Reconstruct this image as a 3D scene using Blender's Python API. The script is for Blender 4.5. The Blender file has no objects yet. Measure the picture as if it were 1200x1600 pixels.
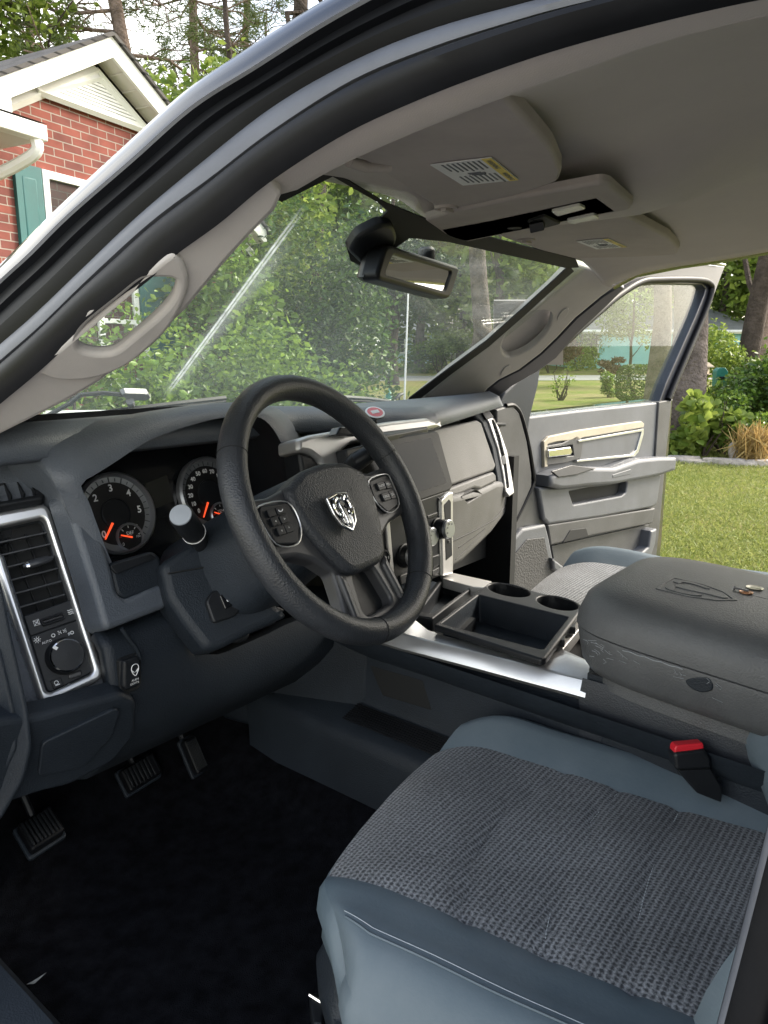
import bpy, math, random
import numpy as np
from mathutils import Vector, Matrix
from mathutils.geometry import delaunay_2d_cdt
random.seed(7); rng = np.random.default_rng(7)
R = math.radians
SC = bpy.context.scene
COL = SC.collection

# ------------------------------------------------------------------ camera
F_PX = 1150.0                      # focal length in pixels of a 1200 x 1600 frame
YAW, PITCH = R(51.2), R(11.8)      # to the right of the truck's nose (+Y), and down
CAM = np.array([-1.14, -0.677, 1.585])
A_ = np.array([math.sin(YAW)*math.cos(PITCH), math.cos(YAW)*math.cos(PITCH), -math.sin(PITCH)])
R_ = np.array([math.cos(YAW), -math.sin(YAW), 0.0])
U_ = np.cross(R_, A_)
cd = bpy.data.cameras.new('camera'); cam = bpy.data.objects.new('camera', cd); COL.objects.link(cam)
cd.sensor_fit = 'VERTICAL'; cd.sensor_height = 36.0; cd.lens = 36.0*F_PX/1600.0
cd.clip_start = 0.02; cd.clip_end = 900
M_ = Matrix.Identity(4)
for i in range(3):
    M_[i][0], M_[i][1], M_[i][2], M_[i][3] = R_[i], U_[i], -A_[i], CAM[i]
cam.matrix_world = M_
SC.camera = cam
# ------------------------------------------------------------------ sky, sun, exposure
SUN_EL, SUN_AZ = R(36), R(118)       # azimuth clockwise from +Y
w = bpy.data.worlds.new('World'); SC.world = w; w.use_nodes = True
nt = w.node_tree; nt.nodes.clear()
sky = nt.nodes.new('ShaderNodeTexSky'); sky.sky_type = 'NISHITA'; sky.sun_disc = False
sky.sun_elevation = SUN_EL; sky.sun_rotation = SUN_AZ
sky.air_density = 1.0; sky.dust_density = 4.0; sky.ozone_density = 1.0
tc = nt.nodes.new('ShaderNodeTexCoord'); nz = nt.nodes.new('ShaderNodeTexNoise')
nz.inputs['Scale'].default_value = 2.2; nz.inputs['Detail'].default_value = 6
ramp = nt.nodes.new('ShaderNodeValToRGB'); ramp.color_ramp.elements[0].position = .30; ramp.color_ramp.elements[1].position = .62
mix = nt.nodes.new('ShaderNodeMix'); mix.data_type = 'RGBA'
mix.inputs['B'].default_value = (9.5, 9.3, 8.6, 1)
bg = nt.nodes.new('ShaderNodeBackground'); bg.inputs['Strength'].default_value = 0.15
wo = nt.nodes.new('ShaderNodeOutputWorld')
nt.links.new(tc.outputs['Generated'], nz.inputs['Vector']); nt.links.new(nz.outputs['Fac'], ramp.inputs['Fac'])
sxz = nt.nodes.new('ShaderNodeSeparateXYZ'); nt.links.new(tc.outputs['Generated'], sxz.inputs[0])
hz = nt.nodes.new('ShaderNodeMapRange'); hz.interpolation_type = 'SMOOTHSTEP'; hz.inputs['From Min'].default_value = .30; hz.inputs['From Max'].default_value = .75; hz.inputs['To Min'].default_value = 1.0; hz.inputs['To Max'].default_value = .12
nt.links.new(sxz.outputs['Z'], hz.inputs['Value']); cm = nt.nodes.new('ShaderNodeMath'); cm.operation = 'MULTIPLY'
nt.links.new(ramp.outputs['Color'], cm.inputs[0]); nt.links.new(hz.outputs['Result'], cm.inputs[1]); nt.links.new(cm.outputs[0], mix.inputs['Factor']); nt.links.new(sky.outputs['Color'], mix.inputs['A'])
nt.links.new(mix.outputs['Result'], bg.inputs['Color']); nt.links.new(bg.outputs['Background'], wo.inputs['Surface'])
sd = bpy.data.lights.new('sun', 'SUN'); sd.energy = 2.6; sd.angle = R(20); sd.color = (1, .93, .80)
sun = bpy.data.objects.new('sun', sd); COL.objects.link(sun)
sdir = Vector((math.sin(SUN_AZ)*math.cos(SUN_EL), math.cos(SUN_AZ)*math.cos(SUN_EL), math.sin(SUN_EL)))
sun.rotation_euler = sdir.to_track_quat('Z', 'Y').to_euler(); sun.location = (0, 0, 30)
SC.view_settings.view_transform = 'Standard'; SC.view_settings.look = 'None'
SC.view_settings.exposure = 1.52; SC.view_settings.gamma = 1.0
SC.cycles.max_bounces = 10; SC.cycles.transparent_max_bounces = 24; SC.cycles.diffuse_bounces = 5
SC.cycles.glossy_bounces = 4; SC.cycles.sample_clamp_indirect = 6.0; SC.cycles.use_denoising = True
SC.cycles.caustics_reflective = False; SC.cycles.caustics_refractive = False

# ------------------------------------------------------------------ measuring helpers
def ray(px, py): return A_ + R_*((px-600)/F_PX) + U_*((800-py)/F_PX)
class PL:                                           # a plane in the truck: point + normal (normal towards the cabin)
    def __init__(s, p, n): s.n = np.array(n, float)/np.linalg.norm(n); s.p = np.array(p, float)
    def at(s, px, py, off=0.0):                     # where a sight line meets it, "off" metres proud of it
        d = ray(px, py); t = (s.n@(s.p+s.n*off-CAM))/(s.n@d); return CAM+d*t
    def pts(s, l, off=0.0): return [s.at(x, y, off) for x, y in l]
def PX(x): return PL((x, 0, 0), (-1, 0, 0))
def PY(y): return PL((0, y, 0), (0, -1, 0))
def PZ(z): return PL((0, 0, z), (0, 0, 1))
V = lambda *a: np.array(a, float)
def unit(v): v = np.asarray(v, float); return v/np.linalg.norm(v)
def cr(pts, n=6, closed=False):                     # Catmull-Rom through points
    P = [np.asarray(p, float) for p in pts]; N = len(P); out = []
    segs = N if closed else N-1
    for i in range(segs):
        if closed: a, b, c, d = P[(i-1) % N], P[i], P[(i+1) % N], P[(i+2) % N]
        else:
            b, c = P[i], P[i+1]; a = P[i-1] if i else 2*b-c; d = P[i+2] if i+2 < N else 2*c-b
        for k in range(n):
            t = k/n
            out.append(.5*((2*b)+(c-a)*t+(2*a-5*b+4*c-d)*t*t+(-a+3*b-3*c+d)*t**3))
    if not closed: out.append(P[-1])
    return out
def resample(pts, n):                               # n points evenly along a polyline
    P = np.array(pts, float); L = np.r_[0, np.cumsum(np.linalg.norm(np.diff(P, axis=0), axis=1))]
    t = np.linspace(0, L[-1], n); return np.stack([np.interp(t, L, P[:, k]) for k in range(P.shape[1])], 1)
def rnd2(P, r, seg=5):                              # round the corners of a 2-D polygon
    if r <= 0: return P
    out = []; N = len(P)
    for i in range(N):
        a, b, c = P[i-1], P[i], P[(i+1) % N]; u, v = a-b, c-b; lu, lv = np.linalg.norm(u), np.linalg.norm(v)
        if lu < 1e-9 or lv < 1e-9: continue
        k = min(r, lu*.48, lv*.48); p, q = b+u/lu*k, b+v/lv*k
        for j in range(seg+1):
            t = j/seg; out.append((1-t)**2*p+2*t*(1-t)*b+t*t*q)
    return np.array(out)
def area2(P): x, y = P[:, 0], P[:, 1]; return .5*np.sum(x*np.roll(y, -1)-np.roll(x, -1)*y)
def inset2(P, d):                                   # CCW polygon, d > 0 goes inwards
    N = len(P); out = np.zeros_like(P)
    for i in range(N):
        e0 = unit(P[i]-P[i-1]+1e-12); e1 = unit(P[(i+1) % N]-P[i]+1e-12)
        n0, n1 = V(-e0[1], e0[0]), V(-e1[1], e1[0]); m = n0+n1; q = m@m
        out[i] = P[i]+(m*(2/q) if q > .6 else n0)*d
    return out

class MB:                                           # collects geometry; build() links it as ONE mesh object
    def __init__(s): s.v = []; s.f = []; s.mi = []; s.mats = []
    def _m(s, m):
        if m not in s.mats: s.mats.append(m)
        return s.mats.index(m)
    def add(s, verts, faces, mat):
        o = len(s.v); k = s._m(mat); s.v += [tuple(map(float, p)) for p in verts]
        for f in faces: s.f.append(tuple(i+o for i in f)); s.mi.append(k)
        return s
    def grid(s, rows, mat, closed=False, flip=False):
        n = len(rows[0]); vs = [p for r in rows for p in r]; fs = []
        for i in range(len(rows)-1):
            for j in range(n if closed else n-1):
                q = (i*n+j, i*n+(j+1) % n, (i+1)*n+(j+1) % n, (i+1)*n+j); fs.append(q[::-1] if flip else q)
        return s.add(vs, fs, mat)
    def tube(s, pts, rad, mat, n=10, closed=False, cap=True, flat=None, up=None):
        P = [np.asarray(p, float) for p in pts]; N = len(P)
        rad = [rad]*N if np.isscalar(rad) else list(rad); rows = []; ref = None
        for i in range(N):
            t = unit(P[(i+1) % N]-P[i-1]) if closed or 0 < i < N-1 else unit(P[1]-P[0]) if i == 0 else unit(P[-1]-P[-2])
            if ref is None: ref = V(0, 0, 1) if abs(t[2]) < .9 else V(1, 0, 0)
            if up is not None: ref = np.asarray(up, float)
            a = unit(np.cross(t, ref)); b = np.cross(a, t); ref = b
            k = flat or 1.0
            rows.append([P[i]+rad[i]*(a*math.cos(2*math.pi*j/n)+b*k*math.sin(2*math.pi*j/n)) for j in range(n)])
        if closed: rows.append(rows[0])
        s.grid(rows, mat, closed=True)
        if cap and not closed: s.add(rows[0], [tuple(range(n))[::-1]], mat); s.add(rows[-1], [tuple(range(n))], mat)
        return s
    def lathe(s, o, axis, prof, mat, n=28, xdir=None):   # prof: (radius, height along axis)
        ax = unit(axis); a = unit(np.cross(ax, V(0, 0, 1) if abs(ax[2]) < .9 else V(1, 0, 0))); b = np.cross(ax, a); o = np.asarray(o, float)
        rows = [[o+ax*h+r*(a*math.cos(2*math.pi*j/n)+b*math.sin(2*math.pi*j/n)) for j in range(n)] for r, h in prof]
        s.grid(rows, mat, closed=True)
        if prof[-1][0] > 1e-6: s.add(rows[-1], [tuple(range(n))], mat)
        if prof[0][0] > 1e-6: s.add(rows[0], [tuple(range(n))[::-1]], mat)
        return s
    def panel(s, pts, n, mat, th=.01, r=0, bev=.0015, holes=(), smooth=False, hr=None, hsm=False, hbev=None, side=None, dome=None):
        """a plate with the outline pts (3-D, roughly in one plane), front along n, rounded corners r and bevelled rim"""
        n = unit(n); P = np.array(pts, float); o = P.mean(0)
        e1 = unit(np.cross(V(0, 0, 1) if abs(n[2]) < .95 else V(0, 1, 0), n)); e2 = np.cross(n, e1)
        def to2(Q): Q = np.asarray(Q, float)-o; return np.stack([Q@e1, Q@e2], 1)
        def prep(Q, rr, sm):
            q = to2(Q)
            if sm: q = np.array(cr(q, 5, True))
            else: q = rnd2(q, rr)
            return q
        out = prep(P, r, smooth)
        if area2(out) < 0: out = out[::-1]
        loops = [(out, 1, bev)]
        for h in holes:
            q = prep(h, r if hr is None else hr, hsm)
            if area2(q) < 0: q = q[::-1]
            loops.append((q, -1, bev if hbev is None else hbev))
        def W(q, z): return [o+e1*a+e2*b+n*(z+(dome(a, b) if dome else 0)) for a, b in q]
        sm_ = side or mat; flat = []; edges = []; base = 0
        for q, sg, b in loops:
            steps = [(0, -th), (0, -b)] if b > 0 else [(0, -th), (0, 0)]
            if b > 0: steps += [(b*(1-math.cos(t)), -b*(1-math.sin(t))) for t in (R(30), R(60), R(90))]
            rows = [W(inset2(q, sg*d) if d else q, z) for d, z in steps]
            rows = rows[::-1] if sg < 0 else rows
            s.grid(rows[:2] if sg > 0 else rows[-2:], sm_, closed=True)
            s.grid(rows[1:] if sg > 0 else rows[:-1], mat, closed=True)
            qi = inset2(q, sg*b) if b > 0 else q
            m = len(qi); flat += [Vector(p) for p in qi]; edges += [(base+i, base+(i+1) % m) for i in range(m)]; base += m
        if dome:
            lo, hi = out.min(0), out.max(0); k = 16
            from_ = [Vector((x, y)) for x in np.linspace(lo[0], hi[0], k)[1:-1] for y in np.linspace(lo[1], hi[1], k)[1:-1]]
            flat += from_
        rv, re, rf, *_ = delaunay_2d_cdt(flat, edges, [], 1, 1e-6); cuts = []; b0 = 0
        for q, sg, b in loops:
            if sg < 0: cuts.append(np.array([[p.x, p.y] for p in flat[b0:b0+len(q)]]))
            b0 += len(q)
        def incut(f):
            x, y = sum(rv[i].x for i in f)/len(f), sum(rv[i].y for i in f)/len(f)
            for q in cuts:
                x0, y0, x1, y1 = q[:, 0], q[:, 1], np.roll(q[:, 0], -1), np.roll(q[:, 1], -1)
                k = (y0 > y) != (y1 > y)
                if np.sum(x < (x1[k]-x0[k])*(y-y0[k])/(y1[k]-y0[k])+x0[k]) % 2: return True
            return False
        s.add(W([(p.x, p.y) for p in rv], 0), [tuple(f) for f in rf if not incut(f)], mat)
        if len(loops) == 1: s.add(W(out, -th), [tuple(range(len(out)))[::-1]], sm_)
        return s
    def box(s, o, ex, ey, ez, mat, bev=.002, r=0):   # o centre, half-extent vectors; front along ez
        o, ex, ey, ez = map(lambda q: np.asarray(q, float), (o, ex, ey, ez))
        l = np.linalg.norm(ez)
        return s.panel([o-ex-ey+ez, o+ex-ey+ez, o+ex+ey+ez, o-ex+ey+ez], ez/l, mat, th=2*l, r=r, bev=bev)
    def cube(s, lo, hi, mat):
        (x0, y0, z0), (x1, y1, z1) = lo, hi
        return s.add([(x0,y0,z0),(x1,y0,z0),(x1,y1,z0),(x0,y1,z0),(x0,y0,z1),(x1,y0,z1),(x1,y1,z1),(x0,y1,z1)],
                     [(0,3,2,1),(4,5,6,7),(0,1,5,4),(1,2,6,5),(2,3,7,6),(3,0,4,7)], mat)
    def text(s, txt, o, ex, ey, size, mat, lift=.0006, align='CENTER', bold=0.0):
        c = bpy.data.curves.new('txt', 'FONT'); c.body = txt; c.size = size; c.align_x = align; c.align_y = 'CENTER'; c.offset = bold
        c.resolution_u = 3
        ob = bpy.data.objects.new('txt', c); COL.objects.link(ob)
        me = ob.evaluated_get(bpy.context.evaluated_depsgraph_get()).to_mesh()
        o, ex, ey = np.asarray(o, float), unit(ex), unit(ey); n = np.cross(ex, ey)
        s.add([o+ex*v.co.x+ey*v.co.y+n*lift for v in me.vertices], [tuple(p.vertices) for p in me.polygons], mat)
        bpy.data.objects.remove(ob); bpy.data.curves.remove(c)
        return s
    def build(s, name, parent=None, label=None, ang=38, flat=False, **kw):
        me = bpy.data.meshes.new(name); me.from_pydata(s.v, [], s.f); me.update()
        for m in s.mats: me.materials.append(m)
        me.polygons.foreach_set('material_index', s.mi)
        if not flat:
            me.polygons.foreach_set('use_smooth', [True]*len(me.polygons))
            try: me.set_sharp_from_angle(angle=R(ang))
            except Exception: pass
        return link(name, me, parent, label)
def link(name, me, parent=None, label=None):
    o = bpy.data.objects.new(name, me); COL.objects.link(o)
    if parent is not None:
        o.parent = parent; o.matrix_parent_inverse = WORLD(parent).inverted()
    if label: o['label'] = label
    return o
def WORLD(o):
    m = Matrix.LocRotScale(o.location, o.rotation_euler, o.scale)
    return (WORLD(o.parent) @ o.matrix_parent_inverse @ m) if o.parent else m
def thing(name, label, cat, loc=(0, 0, 0), group=None):
    o = bpy.data.objects.new(name, None); COL.objects.link(o); o.location = tuple(map(float, loc)); o.empty_display_size = .1
    return tag(o, label, cat, group)
def tag(o, label=None, cat=None, group=None, kind=None):
    if label: o['label'] = label
    if cat: o['category'] = cat
    if group: o['group'] = group
    if kind: o['kind'] = kind
    return o
def solid(o, t, off=-1.0):
    m = o.modifiers.new('thickness', 'SOLIDIFY'); m.thickness = t; m.offset = off; return o
def subsurf(o, n=1):
    m = o.modifiers.new('sub', 'SUBSURF'); m.levels = n; m.render_levels = n; return o

# ------------------------------------------------------------------ materials
def mat(name, col, rough=.5, metal=0.0, bump=None, vary=None, spec=.5, coat=0.0, sheen=0.0, emit=None):
    m = bpy.data.materials.new(name); m.use_nodes = True; t = m.node_tree; b = t.nodes['Principled BSDF']; L = t.links.new
    c4 = (*col, 1); b.inputs['Base Color'].default_value = c4; b.inputs['Roughness'].default_value = rough
    b.inputs['Metallic'].default_value = metal; b.inputs['Specular IOR Level'].default_value = spec
    b.inputs['Coat Weight'].default_value = coat; b.inputs['Coat Roughness'].default_value = .05; b.inputs['Sheen Weight'].default_value = sheen
    if emit: b.inputs['Emission Color'].default_value = (*emit[0], 1); b.inputs['Emission Strength'].default_value = emit[1]
    co = t.nodes.new('ShaderNodeTexCoord')
    if vary:                                        # (scale, amount[, second colour]): blotches of wear and dust
        n = t.nodes.new('ShaderNodeTexNoise'); n.inputs['Scale'].default_value = vary[0]; n.inputs['Detail'].default_value = 7; n.inputs['Roughness'].default_value = .65
        L(co.outputs['Object'], n.inputs['Vector'])
        rp = t.nodes.new('ShaderNodeValToRGB'); rp.color_ramp.elements[0].position = .35; rp.color_ramp.elements[1].position = .68
        k = vary[1]; c2 = vary[2] if len(vary) > 2 else tuple(x*(1+k) for x in col)
        rp.color_ramp.elements[0].color = (*[x*(1-k*.5) for x in col], 1); rp.color_ramp.elements[1].color = (*c2, 1)
        L(n.outputs['Fac'], rp.inputs['Fac']); L(rp.outputs['Color'], b.inputs['Base Color'])
        mr = t.nodes.new('ShaderNodeMapRange'); mr.inputs['To Min'].default_value = rough*.88; mr.inputs['To Max'].default_value = min(1, rough*1.18)
        L(n.outputs['Fac'], mr.inputs['Value']); L(mr.outputs['Result'], b.inputs['Roughness'])
    if bump:                                        # (kind, scale, strength, distance)
        kind, sc, st, di = bump
        if kind == 'grain':
            n = t.nodes.new('ShaderNodeTexVoronoi'); n.inputs['Scale'].default_value = sc; out = n.outputs['Distance']
        else:
            n = t.nodes.new('ShaderNodeTexNoise'); n.inputs['Scale'].default_value = sc; n.inputs['Detail'].default_value = 4; out = n.outputs['Fac']
        L(co.outputs['Object'], n.inputs['Vector'])
        bp = t.nodes.new('ShaderNodeBump'); bp.inputs['Strength'].default_value = st; bp.inputs['Distance'].default_value = di
        L(out, bp.inputs['Height']); L(bp.outputs['Normal'], b.inputs['Normal'])
    return m
def lsplit(m): return m.node_tree, m.node_tree.nodes['Principled BSDF'], m.node_tree.links.new
G_ = ('grain', 420, .35, .0012)
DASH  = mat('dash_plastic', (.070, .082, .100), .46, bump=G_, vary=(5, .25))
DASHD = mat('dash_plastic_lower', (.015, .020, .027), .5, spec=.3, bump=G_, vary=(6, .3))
DASHM = mat('dash_plastic_grey', (.068, .068, .071), .5, bump=G_, vary=(9, .25))
GLOSS = mat('gloss_black', (.008, .009, .011), .12, bump=('noise', 12, .02, .002))
BLACK = mat('black_plastic', (.010, .0115, .014), .42, spec=.32, bump=('grain', 600, .15, .0006), vary=(20, .3))
APER  = mat('aperture_black', (.0035, .004, .0055), .42, spec=.14, bump=('noise', 60, .03, .001), vary=(9, .4))
DEEP  = mat('recess_black', (.006, .007, .008), .75, bump=('noise', 200, .1, .001))
RIMM  = mat('wheel_rubber', (.022, .025, .030), .42, bump=('grain', 430, .4, .0012), vary=(14, .35))
HUBM  = mat('airbag_plastic', (.020, .023, .028), .5, bump=('grain', 380, .5, .0012), vary=(16, .3))
SPOKE = mat('spoke_plastic', (.045, .046, .050), .36, bump=('noise', 300, .05, .0005), vary=(12, .2))
SILV  = mat('satin_silver', (.62, .63, .64), .32, metal=.85, bump=('noise', 500, .05, .0004), vary=(10, .08))
SILV2 = mat('satin_warm_silver', (.50, .495, .49), .36, metal=.6, bump=('noise', 500, .05, .0004), vary=(10, .1))
CHROME= mat('chrome', (.86, .87, .88), .08, metal=1, bump=('noise', 60, .02, .001))
HEADL = mat('headliner_cloth', (.43, .395, .378), .95, bump=('noise', 900, .35, .001), vary=(3, .1), spec=.1, sheen=.2)
VISOR = mat('visor_vinyl', (.38, .345, .325), .8, bump=('noise', 500, .25, .001), vary=(7, .12), spec=.25)
PILL  = mat('pillar_plastic', (.42, .40, .385), .55, bump=('noise', 700, .2, .0008), vary=(6, .12), spec=.35)
PAINT = mat('black_paint', (.006, .008, .018), .10, coat=1.0, bump=('noise', 3, .01, .01))
JAMB  = mat('painted_jamb', (.018, .020, .028), .35, coat=.2, bump=('noise', 40, .03, .001), vary=(8, .3))
RUB   = mat('rubber_seal', (.0045, .005, .0065), .46, spec=.2, bump=('noise', 150, .12, .001), vary=(20, .4))
RUBG  = mat('seal_flocking', (.085, .092, .11), .42, bump=('noise', 200, .08, .0006), vary=(9, .25))
SLATE = mat('slate_vinyl', (.102, .140, .170), .5, bump=('noise', 260, .22, .0012), vary=(6, .22, (.128, .160, .185)), spec=.35)
CARP  = mat('carpet', (.0065, .007, .009), 1.0, bump=('noise', 700, 1.0, .004), vary=(40, .8), spec=.05)
LID   = mat('console_vinyl', (.088, .092, .096), .48, bump=G_, vary=(8, .25))
WHITE = mat('white_print', (.80, .81, .82), .5, bump=('noise', 300, .02, .0003))
WHITEP= mat('white_paint', (.78, .78, .76), .55, bump=('noise', 30, .08, .004), vary=(4, .06))
YELL  = mat('yellow_print', (.72, .58, .12), .6, bump=('noise', 300, .02, .0003))
PAPER = mat('label_paper', (.66, .67, .66), .6, bump=('noise', 300, .03, .0003))
INK   = mat('grey_ink', (.10, .11, .12), .6, bump=('noise', 300, .02, .0003))
RED   = mat('red_plastic', (.70, .02, .035), .35, bump=('noise', 200, .03, .0004))
NEEDLE= mat('needle_red', (.85, .07, .02), .4, emit=((1, .10, .03), .35), bump=('noise', 200, .02, .0003))
GAUGE = mat('gauge_face', (.006, .006, .007), .5, bump=('noise', 200, .02, .0003))
RING  = mat('gauge_ring', (.34, .355, .38), .3, metal=.7, bump=('noise', 200, .03, .0003))
LCD   = mat('lcd', (.022, .023, .020), .22, bump=('noise', 100, .01, .0003))
SCREEN= mat('screen_glass', (.008, .008, .007), .05, spec=.14, bump=('noise', 6, .015, .002))
MIRR  = mat('mirror_glass', (.80, .82, .84), .01, metal=1, bump=('noise', 2, .003, .001))
BEIGE = mat('door_trim_beige', (.40, .36, .28), .45, bump=G_, vary=(8, .12))
DOORG = mat('door_plastic', (.100, .106, .118), .5, bump=G_, vary=(6, .2))
DOORD = mat('door_plastic_dark', (.055, .056, .058), .55, bump=G_, vary=(9, .3))
COPPER= mat('copper_coin', (.42, .22, .12), .35, metal=.8, bump=('noise', 400, .2, .0005))
BRASS = mat('worn_coin', (.42, .40, .33), .35, metal=.8, bump=('noise', 400, .2, .0005))
STEEL = mat('bare_steel', (.20, .20, .21), .45, metal=.5, bump=('noise', 200, .1, .0005), vary=(30, .3))
LENS  = mat('lamp_lens', (.62, .62, .58), .12, bump=('grain', 300, .3, .001))
# glass: clear, thin, mirror-like at grazing angles, with a film of dust
def glass_mat(name, tint, dust, streak=None):
    m = bpy.data.materials.new(name); m.use_nodes = True; t = m.node_tree; t.nodes.clear(); L = t.links.new
    N = t.nodes.new; out = N('ShaderNodeOutputMaterial'); tr = N('ShaderNodeBsdfTransparent'); gl = N('ShaderNodeBsdfGlossy'); df = N('ShaderNodeBsdfDiffuse'); tl = N('ShaderNodeBsdfTranslucent')
    tr.inputs['Color'].default_value = (*tint, 1); gl.inputs['Roughness'].default_value = .015
    df.inputs['Color'].default_value = (.7, .74, .72, 1); tl.inputs['Color'].default_value = (.7, .74, .72, 1)
    lw = N('ShaderNodeLayerWeight'); lw.inputs['Blend'].default_value = .5; pw = N('ShaderNodeMath'); pw.operation = 'POWER'; L(lw.outputs['Facing'], pw.inputs[0]); pw.inputs[1].default_value = 5.0; fr = N('ShaderNodeMapRange'); L(pw.outputs[0], fr.inputs['Value']); fr.inputs['To Min'].default_value = .012; fr.inputs['To Max'].default_value = .9
    mx = N('ShaderNodeMixShader'); L(fr.outputs['Result'], mx.inputs['Fac']); L(tr.outputs[0], mx.inputs[1]); L(gl.outputs[0], mx.inputs[2])
    co = N('ShaderNodeTexCoord'); n1 = N('ShaderNodeTexNoise'); n1.inputs['Scale'].default_value = 3.2; n1.inputs['Detail'].default_value = 8; n1.inputs['Roughness'].default_value = .6
    L(co.outputs['Object'], n1.inputs['Vector'])
    mr = N('ShaderNodeMapRange'); mr.inputs['From Min'].default_value = .35; mr.inputs['From Max'].default_value = .75; mr.inputs['To Min'].default_value = dust*.35; mr.inputs['To Max'].default_value = dust
    L(n1.outputs['Fac'], mr.inputs['Value']); fac = mr.outputs['Result']
    vo = N('ShaderNodeTexVoronoi'); vo.inputs['Scale'].default_value = 130; L(co.outputs['Object'], vo.inputs['Vector'])     # specks of dried spray
    sp = N('ShaderNodeMapRange'); sp.inputs['From Min'].default_value = .10; sp.inputs['From Max'].default_value = .24; sp.inputs['To Min'].default_value = dust*1.6; sp.inputs['To Max'].default_value = 0
    L(vo.outputs['Distance'], sp.inputs['Value'])
    ad = N('ShaderNodeMath'); ad.operation = 'ADD'; L(fac, ad.inputs[0]); L(sp.outputs['Result'], ad.inputs[1]); fac = ad.outputs[0]
    if streak:                                      # smears left by the wiper: lines in the glass's own plane
        geo = N('ShaderNodeNewGeometry')
        for (a, b, wd, amt) in streak:
            a, b = np.array(a), np.array(b); ax = unit(b-a); ln = np.linalg.norm(b-a)
            nrm = unit(np.cross(ax, V(0, .6346, 1)))
            def dot(vec, off):
                d = N('ShaderNodeVectorMath'); d.operation = 'DOT_PRODUCT'; L(geo.outputs['Position'], d.inputs[0]); d.inputs[1].default_value = tuple(vec)
                s_ = N('ShaderNodeMath'); s_.operation = 'SUBTRACT'; L(d.outputs['Value'], s_.inputs[0]); s_.inputs[1].default_value = off; return s_.outputs[0]
            along = dot(ax, ax@a); across = dot(nrm, nrm@a)
            ab = N('ShaderNodeMath'); ab.operation = 'ABSOLUTE'; L(across, ab.inputs[0])
            n2 = N('ShaderNodeTexNoise'); n2.inputs['Scale'].default_value = 60; n2.inputs['Detail'].default_value = 5; L(co.outputs['Object'], n2.inputs['Vector'])
            f1 = N('ShaderNodeMapRange'); f1.inputs['From Min'].default_value = 0; f1.inputs['From Max'].default_value = wd; f1.inputs['To Min'].default_value = amt; f1.inputs['To Max'].default_value = 0; f1.interpolation_type = 'SMOOTHSTEP'
            L(ab.outputs[0], f1.inputs['Value'])
            f2 = N('ShaderNodeMapRange'); f2.inputs['From Min'].default_value = -.03; f2.inputs['From Max'].default_value = .04; L(along, f2.inputs['Value'])
            f3 = N('ShaderNodeMapRange'); f3.inputs['From Min'].default_value = ln+.04; f3.inputs['From Max'].default_value = ln-.06; L(along, f3.inputs['Value'])
            p = f1.outputs['Result']
            for q in (f2.outputs['Result'], f3.outputs['Result'], n2.outputs['Fac']):
                mu = N('ShaderNodeMath'); mu.operation = 'MULTIPLY'; L(p, mu.inputs[0]); L(q, mu.inputs[1]); p = mu.outputs[0]
            ad = N('ShaderNodeMath'); ad.operation = 'ADD'; ad.use_clamp = True; L(fac, ad.inputs[0]); L(p, ad.inputs[1]); fac = ad.outputs[0]
    dd = N('ShaderNodeMixShader'); dd.inputs['Fac'].default_value = .6; L(df.outputs[0], dd.inputs[1]); L(tl.outputs[0], dd.inputs[2])
    m2 = N('ShaderNodeMixShader'); L(fac, m2.inputs['Fac']); L(mx.outputs[0], m2.inputs[1]); L(dd.outputs[0], m2.inputs[2]); L(m2.outputs[0], out.inputs['Surface'])
    return m
def leaf_mat(name, c1, c2, trans=.35, rough=.45):
    m = bpy.data.materials.new(name); m.use_nodes = True; t = m.node_tree; b = t.nodes['Principled BSDF']; L = t.links.new
    g = t.nodes.new('ShaderNodeNewGeometry'); rp = t.nodes.new('ShaderNodeValToRGB')
    rp.color_ramp.elements[0].color = (*c1, 1); rp.color_ramp.elements[1].color = (*c2, 1)
    L(g.outputs['Random Per Island'], rp.inputs['Fac']); L(rp.outputs['Color'], b.inputs['Base Color'])
    b.inputs['Roughness'].default_value = rough; b.inputs['Specular IOR Level'].default_value = .35
    tl = t.nodes.new('ShaderNodeBsdfTranslucent'); mx = t.nodes.new('ShaderNodeMixShader'); mx.inputs['Fac'].default_value = trans
    hs = t.nodes.new('ShaderNodeHueSaturation'); hs.inputs['Value'].default_value = 1.5; hs.inputs['Hue'].default_value = .485
    L(rp.outputs['Color'], hs.inputs['Color']); L(hs.outputs['Color'], tl.inputs['Color'])
    L(b.outputs[0], mx.inputs[1]); L(tl.outputs[0], mx.inputs[2]); L(mx.outputs[0], t.nodes['Material Output'].inputs['Surface'])
    return m
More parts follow.
